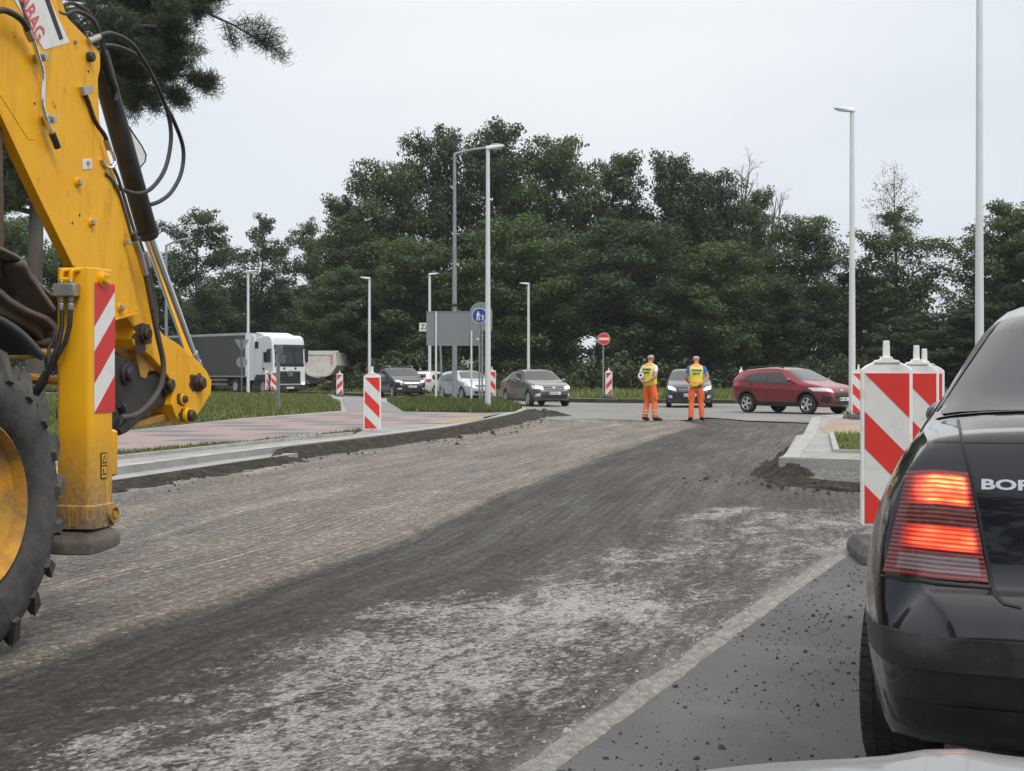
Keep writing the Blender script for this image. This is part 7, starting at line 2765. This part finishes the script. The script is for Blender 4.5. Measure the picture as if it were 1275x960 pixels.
# ------------------------------------------------------------------ lorry
AZT = 138
ft = Vector((math.sin(R(AZT)), math.cos(R(AZT)), 0))
YT = 92.0
fc = Vector(((360 - CX) / F * YT, YT, ZM))         # middle of the cab's front
T0 = fc - ft * 2.3
t = thing('lorry', 'white articulated lorry with a grey curtain-sided trailer facing right', 'lorry', (T0.x, T0.y, ZM + 0.02), math.atan2(ft.y, ft.x))
M_CABW = paint('cab_white', (0.66, 0.68, 0.70), 0.0, 0.3)
M_CURT = mat('grey_tarpaulin', (0.068, 0.070, 0.075), 0.75, var=0.15, scale=0.8, bump=0.2, bscale=2)
M_CHAS = mat('lorry_chassis', (0.022, 0.022, 0.023), 0.7, var=0.3, dirt=(0.09, 0.085, 0.075), dirt_amt=0.7)
# cab: local x forward, front at x=2.3
sil = [(0.05, 1.05), (0.05, 3.25), (0.35, 3.62), (1.2, 3.78), (1.85, 3.74), (2.12, 3.58), (2.22, 3.30), (2.28, 2.75), (2.34, 1.9), (2.36, 1.2), (2.36, 0.45), (1.9, 0.40), (1.86, 1.05)]
mb = MB()
mb.prism([(x, -1.22, z) for x, z in sil], (0, 2.44, 0))
cab = mb.build('cab', M_CABW, t, smooth=30, bevel=0.10, seg=4, world=False)


def tb(name, m, c, s, parent=None, bevel=0.02, rot=None):
    parent = parent or t
    b = MB()
    b.box(c, s, 0, rot)
    return b.build(name, m, parent, smooth=0, bevel=bevel, world=False)


tb('windscreen', M_GLASS, (2.285, 0, 2.40), (0.06, 2.16, 0.92), rot=Matrix.Rotation(R(-4), 3, 'Y'))
tb('sun_visor', M_TRIM, (2.30, 0, 3.02), (0.16, 2.2, 0.26), rot=Matrix.Rotation(R(-14), 3, 'Y'))
tb('wiper_panel', M_TRIM, (2.33, 0, 1.86), (0.06, 2.2, 0.20))
g_ = tb('grille', M_TRIM, (2.37, 0, 1.08), (0.06, 1.60, 0.78))
for k in range(4):
    tb('grille_slat', M_CHAS, (2.41, 0, 0.80 + 0.17 * k), (0.04, 1.5, 0.06), g_, 0.01)
b = MB()
ct_ = Vector((2.43, 0, 1.36))
rr = 0.19
ringp = [(ct_ + Vector((0, math.cos(a) * rr, math.sin(a) * rr))) for a in np.linspace(0, 2 * PI, 25)]
b.tube(ringp, 0.022, 8, caps=False)
for a in (90, 210, 330):
    d = Vector((0, math.cos(R(a)), math.sin(R(a))))
    e = Vector((0, -d.z, d.y))
    b.prism([ct_ + d * rr, ct_ + e * 0.04, ct_ - e * 0.04], (0.02, 0, 0))
b.build('emblem', M_SILVERT, t, smooth=30, world=False)
for s in (-1, 1):
    o = tb('headlamp', M_LENS, (2.34, s * 1.0, 0.72), (0.14, 0.32, 0.26), bevel=0.03)
    tb('headlamp_bulb', M_LAMPON, (2.415, s * 0.98, 0.70), (0.02, 0.16, 0.10), o, 0.005)
    b = MB()
    b.disc((2.40, s * 0.42, 1.66), (1, 0, 0), 0.07, 0.02, 16)
    b.build('round_vent', M_TRIM, t, world=False)
    tb('mirror', M_TRIM, (2.12, s * 1.42, 2.45), (0.16, 0.24, 0.78), bevel=0.04)
    tb('mirror_arm', M_TRIM, (2.10, s * 1.30, 2.86), (0.10, 0.34, 0.06))
    tb('side_window', M_GLASS, (1.62, s * 1.225, 2.36), (0.78, 0.03, 0.66), bevel=0.05)
    tb('sleeper_window', M_GLASS, (0.42, s * 1.225, 3.15), (0.42, 0.03, 0.44), bevel=0.04)
    tb('door_handle', M_TRIM, (1.25, s * 1.235, 1.62), (0.16, 0.04, 0.14), bevel=0.02)
    tb('wing', M_CHAS, (1.25, s * 1.20, 1.06), (1.9, 0.14, 0.42), bevel=0.08)
    tb('door_seam', M_TRIM, (1.12, s * 1.221, 2.0), (0.02, 0.012, 1.5), bevel=0)
tb('bumper', M_CHAS, (2.36, 0, 0.45), (0.14, 2.42, 0.34), bevel=0.05)
tb('lower_panel', M_CHAS, (1.1, 0, 0.75), (2.2, 2.2, 0.5))
pl_ = tb('number_plate', M_PLATEW, (2.445, 0, 0.42), (0.02, 0.52, 0.12), bevel=0.004)
b = MB()
text_mb(b, 'WO 94PL', (2.457, -0.20, 0.385), (0, 1, 0), (0, 0, 1), 0.10, 0.001)
b.build('plate_lettering', M_INK, pl_, smooth=0, world=False)
b = MB()
b.prism([(0.15, -1.1, 3.3), (0.15, -1.1, 3.98), (0.55, -1.1, 3.95), (1.55, -1.1, 3.70)], (0, 2.2, 0))
b.build('wind_deflector', M_CABW, t, smooth=0, bevel=0.05, world=False)
for s in (-1, 1):
    b = MB()
    b.prism([(-0.55, s * 1.20, 0.9), (0.05, s * 1.20, 0.9), (0.05, s * 1.20, 3.7), (-0.30, s * 1.22, 3.9)], (0, -s * 0.04, 0))
    b.build('side_fairing', M_CABW, t, smooth=0, world=False)
# trailer
tr_ = tb('trailer_body', M_CURT, (-7.65, 0, 2.50), (13.5, 2.52, 2.62), bevel=0.03)
tb('roof_rail', mat('rail_grey', (0.42, 0.43, 0.44), 0.5, 0.2), (-7.65, 0, 3.88), (13.6, 2.56, 0.16), tr_)
tb('front_bulkhead', M_CABW, (-0.86, 0, 2.5), (0.06, 2.53, 2.7), tr_)
tb('side_rail', mat('rail_lower', (0.30, 0.305, 0.30), 0.6, 0.2), (-7.65, 0, 1.14), (13.5, 2.56, 0.10), tr_)
for s in (-1, 1):
    for z_ in (0.62, 0.92):
        tb('side_guard', M_GALV, (-7.0, s * 1.2, z_), (7.6, 0.04, 0.13), tr_, 0.005)
    for k in range(18):
        tb('curtain_strap', M_TRIM, (-1.5 - k * 0.72, s * 1.262, 1.28), (0.05, 0.02, 0.30), tr_, 0)
tb('trailer_chassis', M_CHAS, (-7.0, 0, 0.95), (12, 1.0, 0.25), tr_)
tb('drive_chassis', M_CHAS, (-0.9, 0, 0.85), (4.6, 0.9, 0.3))
for x in (1.15, -2.2, -9.3, -10.6, -11.9):
    for s in (-1, 1):
        w_ = wheel(t, x, s * 1.22, 0.51, s, 0.31, 0.56, 8)

# ------------------------------------------------------------------ tipper seen from behind
YD = 100.0
xd = (397.5 - CX) / F * YD
azd = 8
fd = Vector((math.sin(R(azd)), math.cos(R(azd)), 0))
t = thing('tipper_lorry', 'pale tipper lorry seen from behind, right of the white lorry cab', 'lorry', (xd, YD, ZM + 0.02), math.atan2(fd.y, fd.x))
M_TIP = mat('tipper_body_paint', (0.68, 0.65, 0.60), 0.6, var=0.1, dirt=(0.42, 0.37, 0.30), dirt_amt=0.6, dscale=1.5)
M_ORNG = mat('orange_marking', (0.75, 0.22, 0.03), 0.5)
out = [(-1.22, 2.78), (1.22, 2.78), (1.27, 1.9), (0.85, 1.25), (0.5, 1.12), (-0.5, 1.12), (-0.85, 1.25), (-1.27, 1.9)]
b = MB()
b.prism([(-0.1, y, z) for y, z in out], (5.2, 0, 0))
bd_ = b.build('skip_body', M_TIP, t, smooth=0, bevel=0.05, world=False)
b = MB()
ins = [(y * .82, 1.95 + (z - 1.95) * .80) for y, z in out]
for k in range(8):
    a0_, a1_, c0_, c1_ = out[k], out[(k + 1) % 8], ins[k], ins[(k + 1) % 8]
    b.prism([(-0.14, *a0_), (-0.14, *a1_), (-0.14, *c1_), (-0.14, *c0_)], (0.04, 0, 0))
b.build('tailgate_frame', M_TIP, bd_, smooth=0, bevel=0.01, world=False)
for s in (-1, 1):
    tb('reflective_mark', M_ORNG, (-0.15, s * 0.92, 2.3), (0.02, 0.09, 0.62), bd_, 0)
tb('top_bar', M_TIP, (-0.05, 0, 2.84), (0.16, 2.75, 0.12))
tb('chassis', M_CHAS, (2.2, 0, 0.85), (6.4, 0.9, 0.35))
tb('rear_bumper', M_GALV, (-0.15, 0, 0.72), (0.12, 2.3, 0.22))
tb('mudflap_frame', mat('yellow_frame', (0.6, 0.45, 0.05), 0.6), (-0.1, -1.22, 0.6), (0.05, 0.05, 0.7), bevel=0)
for s in (-1, 1):
    tb('tail_light', M_TAIL, (-0.21, s * 0.95, 0.74), (0.04, 0.35, 0.12))
tb('cab', M_CABW, (6.3, 0, 1.75), (1.9, 2.3, 2.1), bevel=0.1)
for x in (0.8, 2.15, 6.1):
    for s in (-1, 1):
        wheel(t, x, s * 1.18, 0.51, s, 0.31, 0.56, 8)
# ------------------------------------------------------------------ two road workers
M_SKIN = mat('skin', (0.46, 0.27, 0.20), 0.55, var=0.08, scale=8)
M_TROUS = mat('orange_trousers', (0.85, 0.16, 0.045), 0.8, var=0.14, scale=6, bump=1.0, bscale=11)
M_BOOT = mat('dark_boots', (0.025, 0.020, 0.018), 0.7)
M_VESTY = mat('vest_yellow', (0.82, 0.66, 0.06), 0.7, var=0.06, scale=8, bump=0.4, bscale=12)
M_VESTO = mat('vest_orange', (0.90, 0.36, 0.10), 0.7, var=0.06, scale=8, bump=0.4, bscale=12)
M_VESTP = mat('vest_panel', (0.80, 0.78, 0.22), 0.6, var=0.04)
M_REFL = mat('reflective_tape', (0.66, 0.48, 0.40), 0.5)
M_TSW = mat('white_tshirt', (0.74, 0.74, 0.74), 0.85)
M_TSB = mat('blue_tshirt', (0.03, 0.16, 0.50), 0.85)
M_GREENINK = mat('dark_green_ink', (0.02, 0.06, 0.02), 0.6)
M_EYE = mat('eye', (0.05, 0.04, 0.035), 0.3)
M_BELT = mat('dark_waistband', (0.05, 0.035, 0.04), 0.8)


def worker(name, label, X, Y, az, pose, shirt, height=1.80):
    "local frame: faces +Y, right hand side +X"
    t = thing(name, label, 'person', (X, Y, ZM + 0.012), R(-az), 'road workers standing with their backs turned')
    J, E = {}, []

    def j(n, p, r, par=None, kind='skin'):
        J[n] = (Vector(p), r if isinstance(r, tuple) else (r, r), kind)
        if par:
            E.append((par, n))
    j('pelvis', (0, 0, .96), (.155, .115), None, 'leg')
    j('waist', (0, .0, 1.12), (.15, .105), 'pelvis', 'shirt')
    j('chest', (0, .01, 1.33), (.165, .115), 'waist', 'shirt')
    j('collar', (0, -.005, 1.475), (.105, .085), 'chest', 'shirt')
    j('neck', (0, .01, 1.545), .058, 'collar')
    j('jaw', (0, .035, 1.615), (.068, .075), 'neck')
    j('face', (0, .03, 1.675), (.076, .092), 'jaw')
    j('crown', (0, .012, 1.735), (.068, .080), 'face')
    j('nose', (0, .128, 1.655), .014, 'face')
    for s, nm in ((-1, 'l'), (1, 'r')):
        j('ear' + nm, (s * .088, .01, 1.665), (.012, .02), 'face')
        j('hip' + nm, (s * .10, 0, .90), .108, 'pelvis', 'leg')
        kx, ky = pose['knee' + nm]
        fx, fy = pose['foot' + nm]
        j('thigh' + nm, (s * .105 + (kx - s * .105) * .5, ky * .5, .70), .100, 'hip' + nm, 'leg')
        j('knee' + nm, (kx, ky, .50), .078, 'thigh' + nm, 'leg')
        j('calf' + nm, (kx + (fx - kx) * .5, ky + (fy - ky) * .5 - .012, .30), .080, 'knee' + nm, 'leg')
        j('cuff' + nm, (fx, fy - .01, .115), .074, 'calf' + nm, 'leg')
        j('ankle' + nm, (fx, fy, .075), .052, 'cuff' + nm, 'boot')
        tx, ty = pose['toe' + nm]
        j('ball' + nm, (fx + tx * .12, fy + ty * .12, .045), .046, 'ankle' + nm, 'boot')
        j('toe' + nm, (fx + tx * .20, fy + ty * .20, .036), .036, 'ball' + nm, 'boot')
        j('heel' + nm, (fx - tx * .065, fy - ty * .065, .045), .042, 'ankle' + nm, 'boot')
        j('sh' + nm, (s * .195, -.01, 1.435), .068, 'chest', 'shirt')
        e, w = Vector(pose['elbow' + nm]), Vector(pose['wrist' + nm])
        a = J['sh' + nm][0]
        j('sleeve' + nm, a.lerp(e, .55), .060, 'sh' + nm, 'shirt')
        j('elbow' + nm, e, .043, 'sleeve' + nm)
        j('fore' + nm, e.lerp(w, .35), .043, 'elbow' + nm)
        j('wrist' + nm, w, .027, 'fore' + nm)
        hd_ = Vector(pose['hand' + nm]).normalized()
        sd_ = Vector(pose['palm' + nm]).normalized()
        sd_ = (sd_ - hd_ * sd_.dot(hd_)).normalized()
        cl = hd_.cross(sd_)
        pm = w + hd_ * .055
        j('palm' + nm, pm, (.036, .020), 'wrist' + nm)
        for q, (o_, L_) in enumerate(((-.028, .070), (-.010, .080), (.009, .075), (.027, .060))):
            b0 = pm + hd_ * .038 + sd_ * o_
            j('f%d%s' % (q, nm), b0, .0095, 'palm' + nm)
            j('g%d%s' % (q, nm), b0 + (hd_ * .75 + cl * .55).normalized() * L_ * .55, .0085, 'f%d%s' % (q, nm))
            j('h%d%s' % (q, nm), b0 + (hd_ * .75 + cl * .55).normalized() * L_ * .55 + (hd_ * .3 + cl).normalized() * L_ * .45, .0075, 'g%d%s' % (q, nm))
        j('t0' + nm, w + hd_ * .03 - sd_ * .038, .011, 'palm' + nm)
        j('t1' + nm, w + hd_ * .07 - sd_ * .056 + cl * .02, .009, 't0' + nm)
    names = list(J)
    k = height / 1.815
    me = bpy.data.meshes.new('body')
    me.from_pydata([tuple(J[n][0] * k) for n in names], [(names.index(a), names.index(b)) for a, b in E], [])
    o = bpy.data.objects.new('body', me)
    COL.objects.link(o)
    o.modifiers.new('skin', 'SKIN')
    bm = bmesh.new()
    bm.from_mesh(me)
    lay = bm.verts.layers.skin.verify()
    bm.verts.ensure_lookup_table()
    for i, n in enumerate(names):
        bm.verts[i][lay].radius = (J[n][1][0] * k, J[n][1][1] * k)
        bm.verts[i][lay].use_root = n == 'pelvis'
    bm.to_mesh(me)
    bm.free()
    sub = o.modifiers.new('sub', 'SUBSURF')
    sub.levels = sub.render_levels = 2
    bake(o)
    mats = {'skin': 0, 'shirt': 1, 'leg': 2, 'boot': 3}
    for m in (M_SKIN, shirt, M_TROUS, M_BOOT):
        o.data.materials.append(m)
    segs = [(J[a][0] * k, J[b][0] * k, J[b][2] if J[a][2] != 'shirt' or J[b][2] == 'shirt' else J[b][2]) for a, b in E]
    o.data.shade_smooth()
    for p in o.data.polygons:
        c = p.center
        best, bk = 9, 'skin'
        for a, b, kd in segs:
            ab = b - a
            f = max(0, min(1, (c - a).dot(ab) / (ab.length_squared + 1e-9)))
            d_ = (c - a - ab * f).length
            if d_ < best:
                best, bk = d_, kd
        p.material_index = mats[bk]
    o.parent = t
    body = o
    mb = MB()
    for s in (-1, 1):
        mb.sphere(Vector((s * .032, .112, 1.682)) * k, .011, 0, 8, 6)
    mb.build('eyes', M_EYE, t, world=False)
    # vest
    mb = MB()
    secs = [(.93, .185, .150, 0, .010), (.99, .188, .150, 0, 0), (1.06, .182, .142, 0, 0), (1.13, .180, .138, 0, 0), (1.21, .186, .140, 0, 0), (1.30, .198, .146, .0, 0), (1.38, .206, .142, .0, 0), (1.445, .190, .122, -.005, 0), (1.49, .135, .100, -.008, 0), (1.515, .085, .085, -.008, 0)]
    n = 36
    prev = None
    for i, (z, rx, ry, oy, fl) in enumerate(secs):
        ring = []
        for q in range(n):
            a = 2 * PI * q / n
            wv = 1 + 0.025 * math.sin(a * 5 + z * 9) * (1.45 - z)
            zz_ = z + (0.02 * math.sin(a * 2 + 1) + pose.get('hem', 0) * math.cos(a) if i < 2 else 0) * (1 if i == 0 else 0.5)
            ring.append(mb.vert(Vector((rx * wv * math.copysign(abs(math.cos(a)) ** .85, math.cos(a)), oy + ry * wv * math.copysign(abs(math.sin(a)) ** .85, math.sin(a)), zz_)) * k))
        if prev:
            for q in range(n):
                am = 2 * PI * (q + .5) / n
                zm_ = (secs[i - 1][0] + z) / 2
                back = math.sin(am) < -0.45
                m = 1
                if zm_ < 1.0:
                    m = 0
                elif zm_ < 1.09:
                    m = 1 if pose.get('lowo') else 0
                elif zm_ < 1.2:
                    m = 0 if not back or pose.get('lowo') else 0
                elif back and zm_ < 1.43:
                    m = 2
                mb.face((prev[q], prev[(q + 1) % n], ring[(q + 1) % n], ring[q]), m)
        prev = ring
    v_ = mb.build('vest', [M_VESTY, M_VESTO, M_VESTP], t, smooth=60, world=False)
    so_ = v_.modifiers.new('thick', 'SOLIDIFY')
    so_.thickness = 0.006
    mb = MB()
    text_mb(mb, 'UTRZYMANIE', Vector((0, -.153, 1.335)) * k, (1, 0, 0), (0, 0.06, 1), .066, .003, 0, 'CENTER', .0022, .72)
    text_mb(mb, 'DRÓG', Vector((0, -.153, 1.245)) * k, (1, 0, 0), (0, 0.03, 1), .072, .003, 0, 'CENTER', .0024, .95)
    mb.build('vest_lettering', M_GREENINK, v_, smooth=0, world=False)
    mb = MB()
    mb.lathe([(.158, .90), (.165, .94), (.160, .985)], (0, 0, 0), (0, 0, 1), 24)
    mb.v = [(x * 1.02 * k, y * .86 * k, z * k) for x, y, z in mb.v]
    mb.build('waistband', pose.get('belt', M_TROUS), t, world=False)
    for s, nm in ((-1, 'l'), (1, 'r')):
        if pose.get('tape', True):
            for z_ in (.20, .28):
                a, b = J['knee' + nm][0], J['cuff' + nm][0]
                f = (a.z - z_) / (a.z - b.z)
                c = a.lerp(b, f) * k
                mb = MB()
                mb.lathe([(.083 * k, -.018), (.085 * k, 0), (.083 * k, .018)], c, (0, 0, 1), 20)
                mb.build('reflective_band', M_REFL, t, world=False)
        # thigh pocket
        a, b = J['hip' + nm][0], J['knee' + nm][0]
        c = a.lerp(b, .62) * k + Vector((s * .088, 0, 0))
        mb = MB()
        mb.box(c, (.035, .13, .19))
        mb.build('thigh_pocket', M_TROUS, t, smooth=30, bevel=.012, world=False)
    return t, J, k


YW = 38.9
p1 = dict(kneel=(-.13, .04), footl=(-.17, .0), toel=(-.15, 1), kneer=(.12, .03), footr=(.15, .02), toer=(.45, 1),
          elbowl=(-.29, -.10, 1.16), wristl=(-.09, -.215, 1.045), handl=(1, -.25, -.15), palml=(0, .2, 1), elbowr=(.28, -.13, 1.16), wristr=(.06, -.225, 1.02), handr=(-1, -.1, -.1), palmr=(0, .2, 1), hem=0.0)
w1, J1, k1 = worker('person', 'worker in yellow vest and orange trousers, white sleeves, hands clasped behind his back, looking right', (809.5 - CX) / F * YW, YW, 44, p1, M_TSW, 1.86)
w1['label'] = 'left worker in hi-vis vest and white T-shirt with hands clasped behind his back'
p2 = dict(kneel=(-.125, .02), footl=(-.145, .0), toel=(-.25, 1), kneer=(.125, .02), footr=(.15, .02), toer=(.25, 1), tape=False, belt=M_BELT, lowo=True, hem=0.07,
          elbowl=(-.27, .02, 1.14), wristl=(-.20, .20, 1.03), handl=(.5, .8, -.1), palml=(0, 0, 1), elbowr=(.31, -.06, 1.17), wristr=(.185, -.135, 1.03), handr=(-.75, -.35, -.45), palmr=(.1, .2, 1))
w2_, J2, k2 = worker('person', 'right worker in hi-vis vest and blue T-shirt with right hand on his hip', (867.5 - CX) / F * YW, YW + 0.1, 6, p2, M_TSB, 1.83)
# the roll the left worker holds
q = Matrix.Rotation(R(-44), 3, 'Z') @ (Vector((-.13, -.225, 1.20)) * k1) + Vector(w1.location)
t = thing('tape_roll', 'white roll with a dark centre held behind the left worker', 'roll', q)
mb = MB()
d = Vector((-0.35, -1, 0.15)).normalized()
mb.lathe([(.036, -.015), (.078, -.015), (.078, .015), (.036, .015), (.036, -.015)], q, d, 28)
mb.build('roll', M_TSW, t)
mb = MB()
mb.lathe([(.037, -.014), (.037, .014)], q, d, 20)
mb.lathe([(.037, 0), (0, 0)], q, d, 20)
mb.build('core', M_TRIM, t)

# ------------------------------------------------------------------ thin haze volume added to lift the dark of the far trees
hm = bpy.data.materials.new('added_haze')
hm.use_nodes = True
hn, hl = hm.node_tree.nodes, hm.node_tree.links
hn.remove(hn['Principled BSDF'])
pv = hn.new('ShaderNodeVolumePrincipled')
pv.inputs['Color'].default_value = (0.92, 0.96, 1.0, 1)
pv.inputs['Density'].default_value = 0.0002
pv.inputs['Anisotropy'].default_value = 0.2
hl.new(pv.outputs[0], hn['Material Output'].inputs['Volume'])
mb = MB()
mb.box((0, 700, 14), (1500, 1900, 30.4))
hz = mb.build('haze', hm, smooth=0)
hz['kind'] = 'stuff'
hz['label'] = 'thin haze added over the whole place to veil the far trees'
SC.cycles.volume_bounces = 1
